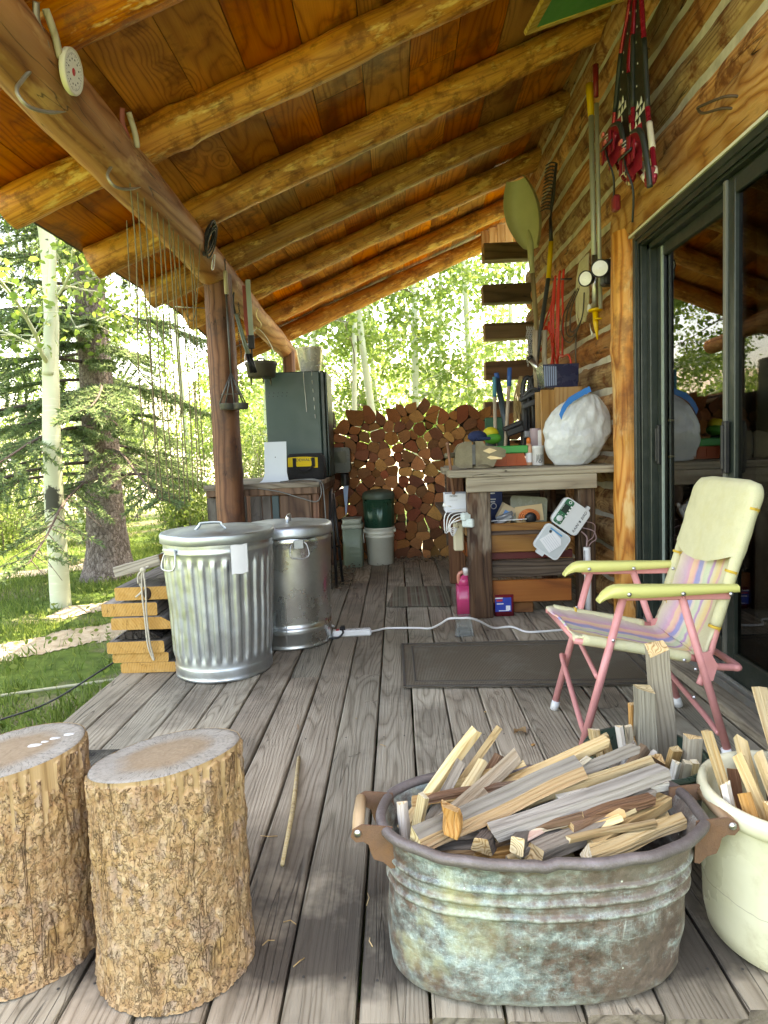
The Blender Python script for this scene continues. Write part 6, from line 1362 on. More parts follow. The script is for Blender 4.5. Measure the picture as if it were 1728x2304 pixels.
b = MB(); b.prism([(-.05, -.05), (.045, -.05), (.05, .03), (.02, .052), (-.045, .045)], .004, Mt @ rz(-.35), P_(c2, -.005, .0, .026)); o = b.build('paper_sheet', M_paper); tag(o, 'folded printed paper in a plastic sleeve tucked in the timer lid', 'paper')
b = MB(); q = Mt @ rz(-.35)
for r_ in range(6):
    for c_ in range(2): b.prism([(-.022, -.002), (.022, -.002), (.022, .0), (-.022, .0)], .0006, q, P_(c2, -.005, 0, .0302) + q @ Vector((-.018 + .046 * c_, .026 - .012 * r_, 0)))
b.build('faint_print', plain('faint_print', (.48, .5, .52), .7), o)
b = MB(); b.bar(P_(c2, -.055, .062, .028), P_(c2, .028, .058, .028), .008, .004, (0, 1, 0)); b.lathe([(.008, 0), (.008, .003), (.001, .004)], 14, P_(c2, -.045, .045, .03), Mt, 1, cap=(False, False)); b.build('blue_seal', [plain('blue_zip', (.05, .28, .50), .4), M_black], o)
b = MB(); b.prism(rrect(.05, .03, .006), .015, Mt, P_(c2, -.02, -.088, 0)); b.build('latch', M_pgrey, LID)
b = MB(); b.prism(rrect(.02, .03, .006), .02, Mt, P_(c1, .06, .092, .01)); b.build('latch', M_pgrey, T)
b = MB(); b.tube(smooth_path([(1.05, 3.68, .50), (1.075, 3.66, .47), (1.072, 3.65, .43), (1.068, 3.65, .39)], 5), .004, 6); b.tube(smooth_path([(1.06, 3.69, .52), (1.12, 3.68, .50), (1.135, 3.68, .455), (1.10, 3.67, .43), (1.075, 3.655, .39)], 6), .003, 6); b.tube(smooth_path([(1.05, 3.69, .56), (1.125, 3.68, .54), (1.12, 3.68, .47), (1.08, 3.66, .44), (1.07, 3.65, .39)], 6), .0025, 6); b.build('wires', plain('mauve_wire', (.33, .22, .22), .5), T)
T = MB(); T.tube([(1.072, 3.63, .002), (1.066, 3.63, .415)], .0195, 20); o = T.build('conduit_pipe', plain('white_pvc', (.72, .72, .70), .35, dirt=.15)); tag(o, 'white plastic pipe standing on the deck below the sprinkler timer', 'pipe')
b = MB(); b.tube([(1.045, 3.61, .05), (1.047, 3.61, .40)], .0025, 6); o = b.build('thin_wire', M_steel); tag(o, 'thin grey wire running down beside the white pipe', 'wire')

# ------------------------------------------------------------------ hung on the log wall
def scoop_mat(): return plain('olive_plastic', (.46, .46, .26), .4, 0, .4, .15, 10, dirt=.2, dcol=(.28, .27, .15))
T = thing('snow_scoop', 'olive plastic grain scoop with a wooden handle, blade up on the wall', 'scoop', (1.15, 5.3, 1.6))
b = MB(); rows = []
for j in range(15):
    t_ = j / 14; z = 2.60 + .49 * t_; w = .03 + .135 * math.sin(math.pi * min(1, .06 + .86 * t_)) ** .75; dp = .055 * math.sin(math.pi * min(1, .12 + t_ * .62)) + .012
    ctr = Vector((1.145 - .13 * t_, 5.30 - .12 * t_, z)); side = Vector((.62, -.78, 0)); back = Vector((.78, .62, 0))
    rows.append([ctr + side * w * math.sin(q * math.pi / 2 * .98) + back * dp * (1 - abs(q) ** 2.4 * 1.6) + Vector((0, 0, .02 * (1 - q * q) * (t_ - .5))) for q in [i / 6 - 1 for i in range(13)]])
back = Vector((.78, .62, 0)) * .004
b.grid(rows); b.grid([[p + back for p in reversed(r_)] for r_ in rows]); b.build('scoop_blade', scoop_mat(), T)
b = MB(); b.tube([(1.155, 5.335, 2.40), (1.146, 5.33, 2.52), (1.143, 5.325, 2.64), (1.137, 5.335, 2.76)], [.021, .024, .026, .012], 12); b.build('socket', scoop_mat(), T)
b = MB(); b.tube([(1.195, 5.32, 1.70), (1.175, 5.33, 2.1), (1.156, 5.335, 2.42)], .0185, 12); b.build('wooden_handle', wood('aged_handle', [(.24, .15, .07), (.40, .28, .14), (.5, .37, .21)], 'Z', 14, .05, 100), T)
T = thing('bow_rake', 'garden rake with curved tines up and a yellow grip band on the wall', 'rake', (1.15, 5, 1.5))
b = MB(); b.tube(smooth_path([(1.225, 4.99, 2.70), (1.235, 4.98, 2.78), (1.24, 4.93, 2.86), (1.245, 4.90, 2.98)], 5), .008, 8); b.bar((1.245, 5.05, 2.80), (1.245, 4.86, 3.06), .014, .018, (1, 0, 0))
for k in range(14):
    t_ = k / 13; p = Vector((1.245, 5.05 - .19 * t_, 2.80 + .26 * t_)); b.tube(smooth_path([p, p + Vector((-.035, .012, .012)), p + Vector((-.075, .03, -.004))], 3), [.005] * 6 + [.002], 6)
b.build('rake_head', M_black, T)
b = MB(); b.tube([(1.228, 4.99, 2.53), (1.225, 4.99, 2.72)], [.016, .011], 10); b.build('ferrule', M_black, T)
b = MB(); b.tube([(1.205, 5.0, 2.27), (1.228, 4.99, 2.54)], .0185, 12); b.build('yellow_grip', plain('yellow_rubber', (.62, .40, .012), .5), T)
b = MB(); b.tube([(1.06, 4.98, 1.39), (1.13, 5.0, 1.83), (1.206, 5.0, 2.28)], .0165, 12); b.build('shaft', plain('slate_fibreglass', (.045, .055, .055), .4), T)
T = thing('extension_cord', 'bright red extension cord looped and knotted on the log wall', 'cord', (1.22, 4.8, 1.9)); M_red = plain('red_cord', (.62, .035, .02), .42)
b = MB()
for k in range(9):
    y0 = 4.90 - .034 * k + rng.uniform(-.008, .008); zb = 1.72 + rng.uniform(-.22, .12); x = 1.225 - .006 * (k % 4)
    b.tube(smooth_path([(x, y0, 2.235), (x - .012, y0 + .012, 2.1), (x - .018 + rng.uniform(-.012, .006), y0 + .03 - .008 * k, 1.95), (x - .02, y0 + rng.uniform(-.03, .05), zb), (x - .028, y0 - .03, zb - .03), (x - .024, y0 - .035 + rng.uniform(-.02, .02), zb + .16), (x - .014, y0 - .02, 2.06), (x, y0 - .014, 2.235)], 5), .0062, 7)
b.tube(smooth_path([(1.20, 4.78, 1.85), (1.19, 4.72, 1.7), (1.18, 4.55, 1.62), (1.17, 4.34, 1.60), (1.18, 4.32, 1.52), (1.18, 4.45, 1.50), (1.18, 4.65, 1.56), (1.19, 4.85, 1.74), (1.19, 4.95, 1.9)], 7), .0062, 7)
b.tube(smooth_path([(1.20, 4.90, 2.05), (1.17, 5.10, 1.9), (1.12, 5.25, 1.75), (1.10, 5.20, 1.66), (1.13, 5.02, 1.72), (1.17, 4.8, 1.82)], 7), .0062, 7)
b.tube(smooth_path([(1.19, 4.80, 1.75), (1.16, 4.85, 1.5), (1.12, 4.84, 1.38), (1.14, 4.80, 1.45), (1.17, 4.74, 1.7)], 6), .0062, 7); b.build('cord_loops', M_red, T)
part('socket_end', M_red, T, lambda b: b.tube([(1.19, 5.03, 1.92), (1.18, 5.06, 1.83)], [.014, .019], 10)); part('plug', M_red, T, lambda b: b.tube([(1.19, 4.93, 1.93), (1.19, 4.92, 1.86)], [.013, .017], 10)); part('hanger', M_black, T, lambda b: b.tube([(1.215, 4.92, 2.24), (1.20, 4.35, 2.10)], .006, 7))
# pole pruners
M_apole = plain('anodised_pole', (.40, .41, .33), .4, .25, .5, .15); M_yp = plain('yellow_plastic', (.66, .40, .012), .4); M_rp = plain('deep_red_plastic', (.22, .015, .02), .4)
T = thing('pole_pruner', 'long pale metal pole with yellow grip on top and yellow cutting head below', 'pole pruner', (1.2, 3.9, 1.7))
part('pole', M_apole, T, lambda b: b.tube([(1.215, 3.93, 2.95), (1.215, 3.90, 1.80)], .0155, 12)); part('grip', M_yp, T, lambda b: b.tube([(1.215, 3.95, 3.12), (1.213, 3.945, 3.06), (1.215, 3.93, 2.93)], [.024, .020, .018], 12)); part('lower_sleeve', M_steel, T, lambda b: b.tube([(1.216, 3.90, 2.12), (1.216, 3.90, 1.80)], .0172, 12))
part('pole', M_apole, T, lambda b: b.tube([(1.235, 3.89, 2.98), (1.235, 3.862, 1.80)], .012, 12))
part('cutting_head', M_yp, T, lambda b: (b.lathe([(.028, 0), (.042, .004), (.042, .014), (.026, .02)], 16, (1.216, 3.90, 1.79)), b.tube([(1.216, 3.90, 1.79), (1.214, 3.89, 1.72), (1.214, 3.86, 1.62)], [.018, .016, .004], 10), b.lathe([(.018, 0), (.024, .004), (.018, .01)], 14, (1.22, 3.86, 1.735)))); part('blade', M_steel, T, lambda b: b.prism([(0, 0), (.03, .02), (.065, .07), (.045, .01), (.02, -.02)], .003, cols3((0, 1, 0), (0, 0, 1), (1, 0, 0)), (1.20, 3.90, 1.665))); part('red_grip', M_rp, T, lambda b: b.tube([(1.235, 3.90, 3.20), (1.235, 3.895, 3.02)], [.018, .014], 10)); part('rope_pulley', M_paper, T, lambda b: b.lathe([(.022, 0), (.026, .006), (.02, .012)], 16, (1.2, 3.99, 1.83), cols3((0, 1, 0), (0, 0, 1), (1, 0, 0))))
# flood light
T = thing('flood_light', 'black twin-head security light with two round white lenses by the door log', 'lamp', (1.18, 3.72, 1.97)); M_lens = plain('frosted_lens', (.80, .80, .76), .3, 0, .5, .03)
part('housing', M_black, T, lambda b: (b.box((1.225, 3.69, 1.96), (.07, .09, .14), None, .012), b.tube([(1.19, 3.68, 1.985), (1.225, 3.69, 1.975)], .018, 10)))
for c, d, n_ in (((1.112, 3.73, 1.945), (-.70, -.70, -.12), .038), ((1.163, 3.64, 1.975), (-.28, -.95, -.1), .042)):
    a = Vector(d).normalized(); Mq = cols3(basis(a).col[1], basis(a).col[2], a)
    h = MB(); h.lathe([(.02, -.06), (.034, -.045), (n_ + .006, -.01), (n_ + .007, .008), (n_ + .003, .012), (n_, .006)], 32, c, Mq, cap=(True, False)); hd = h.build('lamp_head', M_black, T)
    h = MB(); h.lathe([(n_, .006), (n_ * .6, .009), (.001, .010)], 32, c, Mq, cap=(False, False)); h.build('lens', M_lens, hd)
b = MB(); M_tan = plain('tan_rope', (.50, .44, .27), .7, var=.3, sc=60); T = thing('rope_coil', 'coil of tan and black cord hung on the wall behind the twin lamp', 'coil', (1.24, 4.2, 2.))
for k in range(6):
    y0 = 4.27 - .03 * k; b.tube(smooth_path([(1.24, y0, 2.19), (1.225, y0 + .04, 2.05), (1.22, y0 + .03, 1.85 + .04 * (k % 3)), (1.222, y0 - .02, 1.78 + .03 * (k % 2)), (1.225, y0 - .06, 1.92), (1.23, y0 - .04, 2.1), (1.24, y0 - .02, 2.19)], 5), .0075, 7)
b.build('tan_loops', M_tan, T)
b = MB()
for k in range(3): b.tube(smooth_path([(1.22, 4.32 - .05 * k, 2.02), (1.19, 4.52 - .1 * k, 1.9), (1.18, 4.52 - .1 * k, 1.76), (1.18, 4.3 - .05 * k, 1.68 + .03 * k), (1.19, 4.08, 1.80), (1.21, 4.1, 1.95)], 6), .004, 6)
b.tube(smooth_path([(1.2, 4.25, 1.75), (1.19, 4.24, 1.6), (1.19, 4.23, 1.52)], 4), .005, 6); b.box((1.185, 4.23, 1.46), (.03, .045, .11), None, .004); b.build('black_loops', plain('dark_brown_cord', (.06, .045, .03), .6), T)
# snowshoes
OUT = [[(3.134, 3.30), (3.134, 3.055), (3.257, 2.891), (3.338, 2.695), (3.384, 2.561), (3.36, 2.475), (3.242, 2.332), (3.115, 2.232), (3.038, 2.217), (3.057, 2.324), (3.111, 2.453), (3.145, 2.57), (3.151, 2.786), (3.063, 3.008), (3.08, 3.30)],
       [(3.02, 3.30), (3.042, 2.994), (3.068, 2.818), (3.073, 2.543), (3.035, 2.353), (2.989, 2.256), (2.866, 2.157), (2.775, 2.092), (2.731, 2.095), (2.764, 2.181), (2.843, 2.331), (2.905, 2.459), (2.935, 2.719), (2.965, 2.956), (2.98, 3.30)]]
M_sred = plain('crimson_tube', (.30, .012, .03), .25, .4, .5); M_sblk = plain('black_decking', (.02, .024, .02), .45); M_screm = plain('cream_fabric', (.66, .60, .45), .7)
for si, (OL, lab) in enumerate(zip(OUT, ('crimson snowshoe with black decking, hung nearest the red and yellow poles', 'crimson snowshoe with black decking, hung nearest the glass door'))):
    T = thing('snowshoe', lab, 'snowshoe', (1.16, OL[6][0], 2.2), 'pair of snowshoes on the log wall'); xq = 1.155 - .012 * si
    cv = lambda z: xq - max(0, 2.45 - z) * .12 + .0
    P = smooth_path([(cv(z), y, z) for y, z in OL], 5); seg = len(P)
    b = MB(); b.tube(P, .0115, 9); b.build('frame_tube', M_sred, T)
    b = MB()
    for i0, i1 in ((10, 17), (54, 60)) if si == 0 else ((9, 16), (55, 62)): b.tube(P[i0:i1], .0123, 9)
    b.build('black_sleeve', M_sblk, T)
    b = MB()
    for i0, i1 in ((30, 33), (41, 44), (47, 53), (36, 39)): b = MB(); b.tube(P[i0:i1], .0135, 9); b.build('cream_band', M_screm, T)
    n = 26; rows = []
    A = P[:seg // 2 - 2]; B = list(reversed(P))[:seg // 2 - 2]
    def at(Q, t_): i = t_ * (len(Q) - 1); k = min(int(i), len(Q) - 2); return Q[k].lerp(Q[k + 1], i - k)
    def deck(t0, t1, m, nm, dx=.004):
        b = MB(); b.grid([[at(A, t0 + (t1 - t0) * j / n).lerp(at(B, t0 + (t1 - t0) * j / n), q / 6) + Vector((dx, 0, 0)) for q in range(7)] for j in range(n + 1)]); return b.build(nm, m, T)
    deck(.0, .70, M_sblk, 'decking'); deck(.77, 1., M_screm, 'toe_panel', -.002)
    b = MB(); c = at(A, .5).lerp(at(B, .5), .5)
    for k in range(3):
        for s_ in range(2 + k % 2): 
            q = c + Vector((-.004, .025 - .05 * s_ * .8 + .01 * k, .055 - .04 * k)); b.prism([(-.018, -.012), (.02, -.014), (.004 + .004 * s_, .02)], .0015, cols3((0, -1, 0), (0, 0, 1), (-1, 0, 0)), q)
    for k in range(7): b.prism([(-.004, -.004), (.004, -.004), (0, .006)], .0015, cols3((0, -1, 0), (0, 0, 1), (-1, 0, 0)), at(A, .08 + .055 * k).lerp(at(B, .08 + .055 * k), .35 + .1 * (k % 2)) + Vector((-.003, 0, 0)))
    b.build('white_print', M_paper, T)
    bc = at(A, .74).lerp(at(B, .74), .4) + Vector((-.03, 0, 0))
    b = MB(); b.grid([[bc + Vector((-.03 * math.sin(math.pi * i / 8), .085 - .17 * i / 8, -.09 + .19 * j / 6 + .012 * math.sin(i))) for i in range(9)] for j in range(7)]); b.tube([bc + Vector((-.03, .10 - .2 * i / 8, .02 + .03 * math.sin(i * .8))) for i in range(9)], .010, 7)
    for k in range(4): b.bar(bc + Vector((-.035, .07 - .05 * k, .07 - .03 * (k % 2))), bc + Vector((-.045, .05 - .05 * k, -.05)), .028, .008, (1, 0, 0), .003)
    b.build('binding', plain('crimson_binding', (.22, .010, .02), .35), T)
    b = MB(); b.tube(smooth_path([bc + Vector((-.03, .05, .05)), bc + Vector((-.05, -.03, -.05)), bc + Vector((-.03, -.06, -.16)), bc + Vector((-.02, -.02, -.28))], 5), .011, 7, flat=.4); b.tube(smooth_path([bc + Vector((-.03, -.05, .09)), bc + Vector((-.03, -.15, .04)), bc + Vector((-.02, -.19, -.10)), bc + Vector((-.01, -.19, -.20))], 5), .012, 7, flat=.5); b.tube([bc + Vector((-.04, .08, .03)), bc + Vector((-.05, -.09, .0))], .012, 7, flat=.5); b.build('strap', M_sblk, T)
    b = MB()
    for k in range(2): b.box(bc + Vector((-.052, -.005 + .03 * k, .03 + .05 * k)), (.012, .028, .02), None, .004)
    b.build('buckle', plain('salmon_buckle', (.55, .12, .09), .4), T)
    b = MB()
    for k in range(9): b.tube([bc + Vector((.0, .10 + .0 * k, .12 - .016 * k)), bc + Vector((-.015, .135, .115 - .016 * k))], [.004, .0015], 5)
    b.build('steel_teeth', M_steel, T)
    e = bc + Vector((-.01, -.03 - .0 * si, -.27)) if si == 0 else bc + Vector((.0, -.17, -.15)); b = MB(); b.box(e, (.035, .05, .075), None, .012); b.build('red_tab', M_rp, T)
b = MB(); b.tube(smooth_path([(1.25, 2.34, 2.20), (1.20, 2.36, 2.215), (1.17, 2.48, 2.245), (1.175, 2.51, 2.25), (1.185, 2.49, 2.225), (1.21, 2.40, 2.195), (1.25, 2.36, 2.17)], 6), .005, 7); o = b.build('bent_hook', plain('brown_wire', (.10, .065, .04), .6, .4)); tag(o, 'bent brown wire hook sticking out above the carved door header', 'hook')
# green game board under the roof
T = thing('game_board', 'green painted board in a yellow wooden frame tucked under the rafters', 'board', (.75, 3.3, 3.12))
o0 = Vector((.748, 3.503, 3.149)); e1 = (Vector((1.309, 3.626, 3.374)) - o0).normalized(); e2 = (Vector((.539, 3.103, 3.066)) - o0); e2 = (e2 - e1 * e2.dot(e1)).normalized(); nn = e1.cross(e2)
if nn.z > 0: nn = -nn
Mg = cols3(e1, e2, nn)
part('green_field', plain('green_board_paint', (.085, .36, .12), .55, 0, .3, .25, 12, dirt=.35, dcol=(.2, .46, .22)), T, lambda b: b.prism([(.0, .0), (.9, 0), (.9, .75), (0, .75)], .010, Mg, o0 - nn * .012))
M_yframe = wood('yellow_frame', [(.52, .32, .07), (.74, .50, .14), (.82, .62, .24)], 'X', 14, .1, 90)
part('frame', M_yframe, T, lambda b: (b.prism([(-.002, -.002), (.902, -.002), (.902, .024), (-.002, .024)], .022, Mg, o0 - nn * .018), b.prism([(-.002, .024), (.05, .024), (.05, .752), (-.002, .752)], .022, Mg, o0 - nn * .018)))
part('pencil_line', M_logdark, T, lambda b: b.prism([(.40, .10), (.403, .10), (.42, .75), (.417, .75)], .0008, Mg, o0 - nn * .0018))
# ------------------------------------------------------------------ folding chair
M_pink = plain('pink_painted_tube', (.66, .27, .25), .42, .05, .45, .25, 20, dirt=.3, dcol=(.50, .17, .13)); M_arm = plain('yellow_moulded_plastic', (.62, .60, .20), .35, 0, .45, .1, 10, dirt=.15, dcol=(.45, .42, .2))
CH = thing('folding_chair', 'pink tubular folding chair with yellow arms and faded striped fabric', 'chair', (.8, 2.17, 0))
Yf, Yn = 2.385, 1.975
def tubep(name, pts, r=.0125, m=M_pink, par=CH, n=12, k=6):
    b = MB(); b.tube(smooth_path(pts, k) if len(pts) > 2 else pts, r, n); return b.build(name, m, par)
for Y, s_ in ((Yf, 0), (Yn, 1)):
    fx = .566 if not s_ else .545
    tubep('front_leg', [(fx, Y, .012), (fx + .145, Y, .53)]); tubep('rear_leg', [(1.042 if not s_ else 1.02, Y, .012), (.872, Y, .53)])
    for x in (fx, 1.042 if not s_ else 1.02):
        d = Vector((.145, 0, .518)).normalized() if x < .8 else Vector((-.165, 0, .518)).normalized(); p = Vector((x, Y, .002)); b = MB(); b.tube([p, p + d * .035], .0155, 12); b.build('rubber_foot', M_wplas, CH)
    # arm: rail plus moulded top
    b = MB(); b.bar((.68, Y, .537), (1.02, Y, .530), .016, .026, bev=.003); b.build('arm_rail', M_pink, CH)
    b = MB(); rows = []
    for i in range(25):
        t_ = i / 24; x = .612 + .43 * t_; h = .577 - .012 * t_ - .045 * max(0, 1 - t_ / .16) ** 2.2; th = .011 + .027 * min(1, t_ / .13) - .016 * max(0, (t_ - .35) / .65); w = .030 - .010 * t_ - .008 * max(0, 1 - t_ / .06)
        rows.append([(x, Y + w * q * .98, h - (.006 * q * q)) for q in (-1, -.6, 0, .6, 1)] + [(x, Y + w, h - th), (x, Y + w * .8, h - th), (x, Y + w * .7, h - .012), (x, Y - w * .7, h - .012), (x, Y - w * .8, h - th), (x, Y - w, h - th)])
    b.grid(rows, 0, True, .5, True); b.add(rows[0], [tuple(range(11))]); b.add(rows[-1], [tuple(reversed(range(11)))]); b.build('armrest', M_arm, CH)
    b = MB()
    for x, z in ((.70, .548), (.865, .545), (1.01, .54)):
        b.lathe([(.007, 0), (.005, .003), (.001, .004)], 10, (x, Y - (.0205 if x > .6 else 0) - .010, z), XZ, cap=(False, False))
    for x, z in ((.655, .40), (.955, .21), (.925, .33), (.96, .30)): b.lathe([(.006, 0), (.004, .003), (.001, .004)], 10, (x - .05 * (x > .9), Y - .0125, z), XZ, cap=(False, False))
    b.build('rivets', M_steel, CH)
zz_ = Yn
# rails under the seat, back frame
SF, SR = (.552, .395), (.962, .318)          # seat front and rear (x, z)
BT = (1.128, .885)
for Y in (Yf - .018, Yn + .018):
    tubep('seat_rail', [(SF[0] - .012, Y, SF[1]), (SR[0], Y, SR[1])], .011); tubep('back_rail', [(.935, Y, .24), (SR[0], Y, SR[1]), (1.005, Y, .47), (BT[0] - .02, Y, BT[1] - .07)], .011)
tubep('front_bar', [(SF[0], Yf - .03, SF[1] - .005), (SF[0], Yn + .03, SF[1] - .005)], .011)
tubep('front_brace', [(.60, Yf, .215), (.592, Yf - .06, .20), (.578, Yn + .10, .10), (.572, Yn + .03, .09), (.568, Yn, .085)], .0095)
tubep('front_brace', [(.62, Yf - .02, .36), (.617, Yn + .2, .315), (.61, Yn + .01, .275)], .008)
tubep('rear_brace', [(1.005, Yf, .135), (1.005, Yf - .05, .125), (.995, Yn + .12, .10), (.99, Yn + .04, .09), (.988, Yn, .085)], .0095)
tubep('rear_stabiliser', [(.955, Yf - .03, .30), (1.03, Yf - .04, .29), (1.065, Yf - .07, .285), (1.07, Yn + .06, .285), (1.04, Yn + .03, .288), (.95, Yn + .015, .30)], .0115)
for Y in (Yf - .012, Yn + .008):
    b = MB(); b.prism([(-.02, .04), (.01, .045), (.035, .0), (.02, -.05), (-.01, -.045)], .004, XZ, (.945, Y - .014, .31)); b.build('hinge_plate', M_pink, CH)
# fabric
def fabric():
    t = NT('faded_striped_fabric', .9, .15); v = t.co('UV'); s = t.sep(v); n = t.noise(t.co(), 60, 3, .6); n2 = t.noise(t.co(), 7, 4, .6)
    u = t.math('ADD', s[0], t.math('MULTIPLY', t.math('SUBTRACT', n2, .5), .035))
    cream = (.58, .54, .32); st = [(0, cream), (.19, cream), (.20, (.52, .30, .42)), (.25, (.62, .26, .38)), (.27, (.74, .46, .26)), (.32, (.74, .36, .26)), (.345, (.62, .27, .38)), (.36, (.19, .20, .50)), (.425, (.22, .23, .52)), (.44, (.62, .50, .50)), (.47, (.68, .60, .42)), (.50, (.50, .58, .38)), (.56, (.55, .62, .42)), (.585, (.45, .22, .48)), (.61, (.42, .20, .48)), (.625, (.68, .60, .40)), (.70, (.74, .56, .22)), (.745, (.74, .48, .22)), (.76, (.62, .26, .34)), (.78, (.68, .36, .30)), (.80, cream), (1, cream)]
    st = st[:1] + st[2:]
    while len(st) > 31: st.pop()
    c = t.ramp(u, st); c = t.mix(.12, c, (.72, .66, .50)); c = t.mix(t.math('MULTIPLY', n, .25), c, (.78, .74, .6)); c = t.mix(t.math('MULTIPLY', t.remap(n2, .5, .75, 0, 1), .3), c, (.52, .46, .28))
    t.col(c); t.bump(t.math('ADD', t.math('MULTIPLY', n, .5), t.math('MULTIPLY', n2, 1.5)), .35, .01); return t.m
M_fab = fabric(); M_crm = plain('cream_fabric_edge', (.58, .55, .34), .9, 0, .15, .2, 30, bump=.4, dirt=.35, dcol=(.52, .46, .2))
def sheet(path, nm, m, y0, y1, bulge, th=.008, ny=22, yfn=None, par=CH):
    P = smooth_path([(x, 0, z) for x, z in path], 8); n = len(P); V = []; F = []; UV = []
    for i, p in enumerate(P):
        a = P[max(i - 1, 0)]; c = P[min(i + 1, n - 1)]; tn = (c - a).normalized(); nr = Vector((-tn.z, 0, tn.x))
        if nr.z < 0 and abs(tn.x) > .6: nr = -nr
        if abs(tn.x) <= .6 and nr.x > 0: nr = -nr
        t_ = i / (n - 1)
        for j in range(ny + 1):
            u = j / ny; y = y0 + (y1 - y0) * u
            if yfn: y = yfn(t_, u)
            d = -bulge * math.sin(math.pi * u) * math.sin(math.pi * t_) ** .5 + .004 * mn.noise((t_ * 9, u * 7, 1)) + .003 * mn.noise((t_ * 24, u * 5, 2))
            q = p + nr * d; V.append((q.x, y, q.z)); UV.append((u, t_))
    top = len(V); k = ny + 1
    for i in range(n - 1):
        for j in range(ny): F.append((i * k + j, i * k + j + 1, (i + 1) * k + j + 1, (i + 1) * k + j))
    me = bpy.data.meshes.new(nm); me.from_pydata(V, [], F); me.materials.append(m); uv = me.uv_layers.new(name='UVMap')
    for l in me.loops: uv.data[l.index].uv = UV[l.vertex_index]
    for f in me.polygons: f.use_smooth = True
    o = link(nm, me, par); md = o.modifiers.new('thick', 'SOLIDIFY'); md.thickness = th; md.offset = 0; return o
ya, yb = Yf - .012, Yn + .012
sheet([(SF[0] - .004, SF[1] - .008), (SF[0], SF[1] + .012), (.66, .385), (.80, .355), (.92, .325), (SR[0] - .005, SR[1] + .018)], 'seat_fabric', M_fab, ya, yb, .022)
sheet([(SR[0] - .018, SR[1] + .01), (SR[0] - .002, .37), (1.0, .47), (1.04, .60), (1.085, .74), (1.112, .83)], 'back_fabric', M_fab, ya, yb, .02)
def edge(path, w, nm):
    for Y in (ya - .004, yb + .004):
        b = MB(); P = smooth_path([(x, Y, z) for x, z in path], 6); b.tube(P, [w * (1 + .12 * mn.noise((i * .3, Y, 1))) for i in range(len(P))], 10, flat=1.); b.build(nm, M_crm, CH)
edge([(SF[0] + .015, SF[1] + .002), (.75, .362), (.90, .33)], .0175, 'seat_hem'); edge([(.985, .43), (1.03, .58), (1.075, .72), (1.10, .80)], .018, 'back_hem')
b = MB()
for Y in (yb + .004, ya - .004):
    for x, z, d in ((.645, .384, (1, 0, -.25)), (.982, .425, (.3, 0, 1)), (1.034, .60, (.3, 0, 1)), (1.10, .795, (.3, 0, 1))):
        p = Vector((x, Y, z)); d = Vector(d).normalized(); b.tube([p - d * .004, p + d * .004], .0195, 10)
        for k in range(3): b.tube([p + Vector((0, -.018, 0)), p + Vector((rng.uniform(-.01, .012), -.024, rng.uniform(-.012, .008)))], .001, 4)
b.build('frayed_stitching', plain('yellow_stitching', (.60, .38, .05), .9), CH)
# head pillow pulled over the top
b = MB(); rows = []; rows_n = 26
for j in range(rows_n + 1):
    t_ = j / rows_n; s_ = -.03 + .245 * t_; ctr = Vector((1.062 + .30 * s_, 0, .675 + .96 * s_)); wd = .203 * (1 - .0 * t_) * (1 if t_ < .72 else math.sqrt(max(0, 1 - ((t_ - .72) / .285) ** 2.6)) * .26 + .74 if t_ < .995 else .62); th = .034 * (1 if t_ < .8 else math.sqrt(max(.02, 1 - ((t_ - .8) / .2) ** 2))); nr = Vector((-.955, 0, .297)); row = []
    for i in range(40):
        a = 2 * math.pi * i / 40; q = oval(a, wd, th, 3.4)
        dz = -.05 * (1 - (q[0] / wd) ** 2) * max(0, 1 - t_ / .3) * (1 if q[1] > 0 else .2)
        p = ctr + Vector((0, (ya + yb) / 2 - q[0], 0)) + nr * (q[1] + .004 * mn.noise((q[0] * 18, t_ * 6, q[1] * 9))) + Vector((.30, 0, .96)) * dz; row.append(p)
    rows.append(row)
b.grid(rows, 0, True, .5, True); b.add(rows[-1], [tuple(range(40))]); b.add(rows[0], [tuple(reversed(range(40)))]); b.build('head_pillow', M_crm, CH)
# ------------------------------------------------------------------ stacked firewood
M_fwend = [endgrain('split_end_' + n, a, b_, 'Y', 46) for n, a, b_ in (('red', (.47, .16, .05), (.23, .07, .024)), ('orange', (.60, .27, .095), (.35, .145, .048)), ('brown', (.36, .145, .058), (.17, .064, .027)))]
M_fwbark = bark('firewood_bark', (.03, .02, .013), (.075, .05, .034), (.13, .09, .06), 40)
M_fwsplit = wood('firewood_split_side', [(.14, .06, .025), (.30, .15, .065), (.4, .22, .1)], 'Y', 20, .06, 80, 0, .8, .8, .4)
fr = random.Random(21)
def top(x): return 1.34 + .05 * math.sin(x * 5 + 1) + .06 * mn.noise((x * 3, 1, 0)) - (.04 if -.1 < x < .25 else 0)
seeds = []; zz = .055; row = 0
while zz < 1.45:
    x = -.72 + (.07 if row % 2 else 0) + fr.uniform(-.02, .02)
    while x < 1.05:
        seeds.append([x + fr.uniform(-.033, .033), zz + fr.uniform(-.027, .027)]); x += fr.choice([.088, .10, .115, .13])
    zz += .082; row += 1
def clipped(poly, nx, nz, d):
    out = []
    for i in range(len(poly)):
        a, b_ = poly[i], poly[(i + 1) % len(poly)]; da = a[0] * nx + a[1] * nz - d; db = b_[0] * nx + b_[1] * nz - d
        if da <= 0: out.append(a)
        if da * db < 0: t_ = da / (da - db); out.append((a[0] + (b_[0] - a[0]) * t_, a[1] + (b_[1] - a[1]) * t_))
    return out
wts = [fr.uniform(-.0016, .0016) for _ in seeds]
nlog = 0
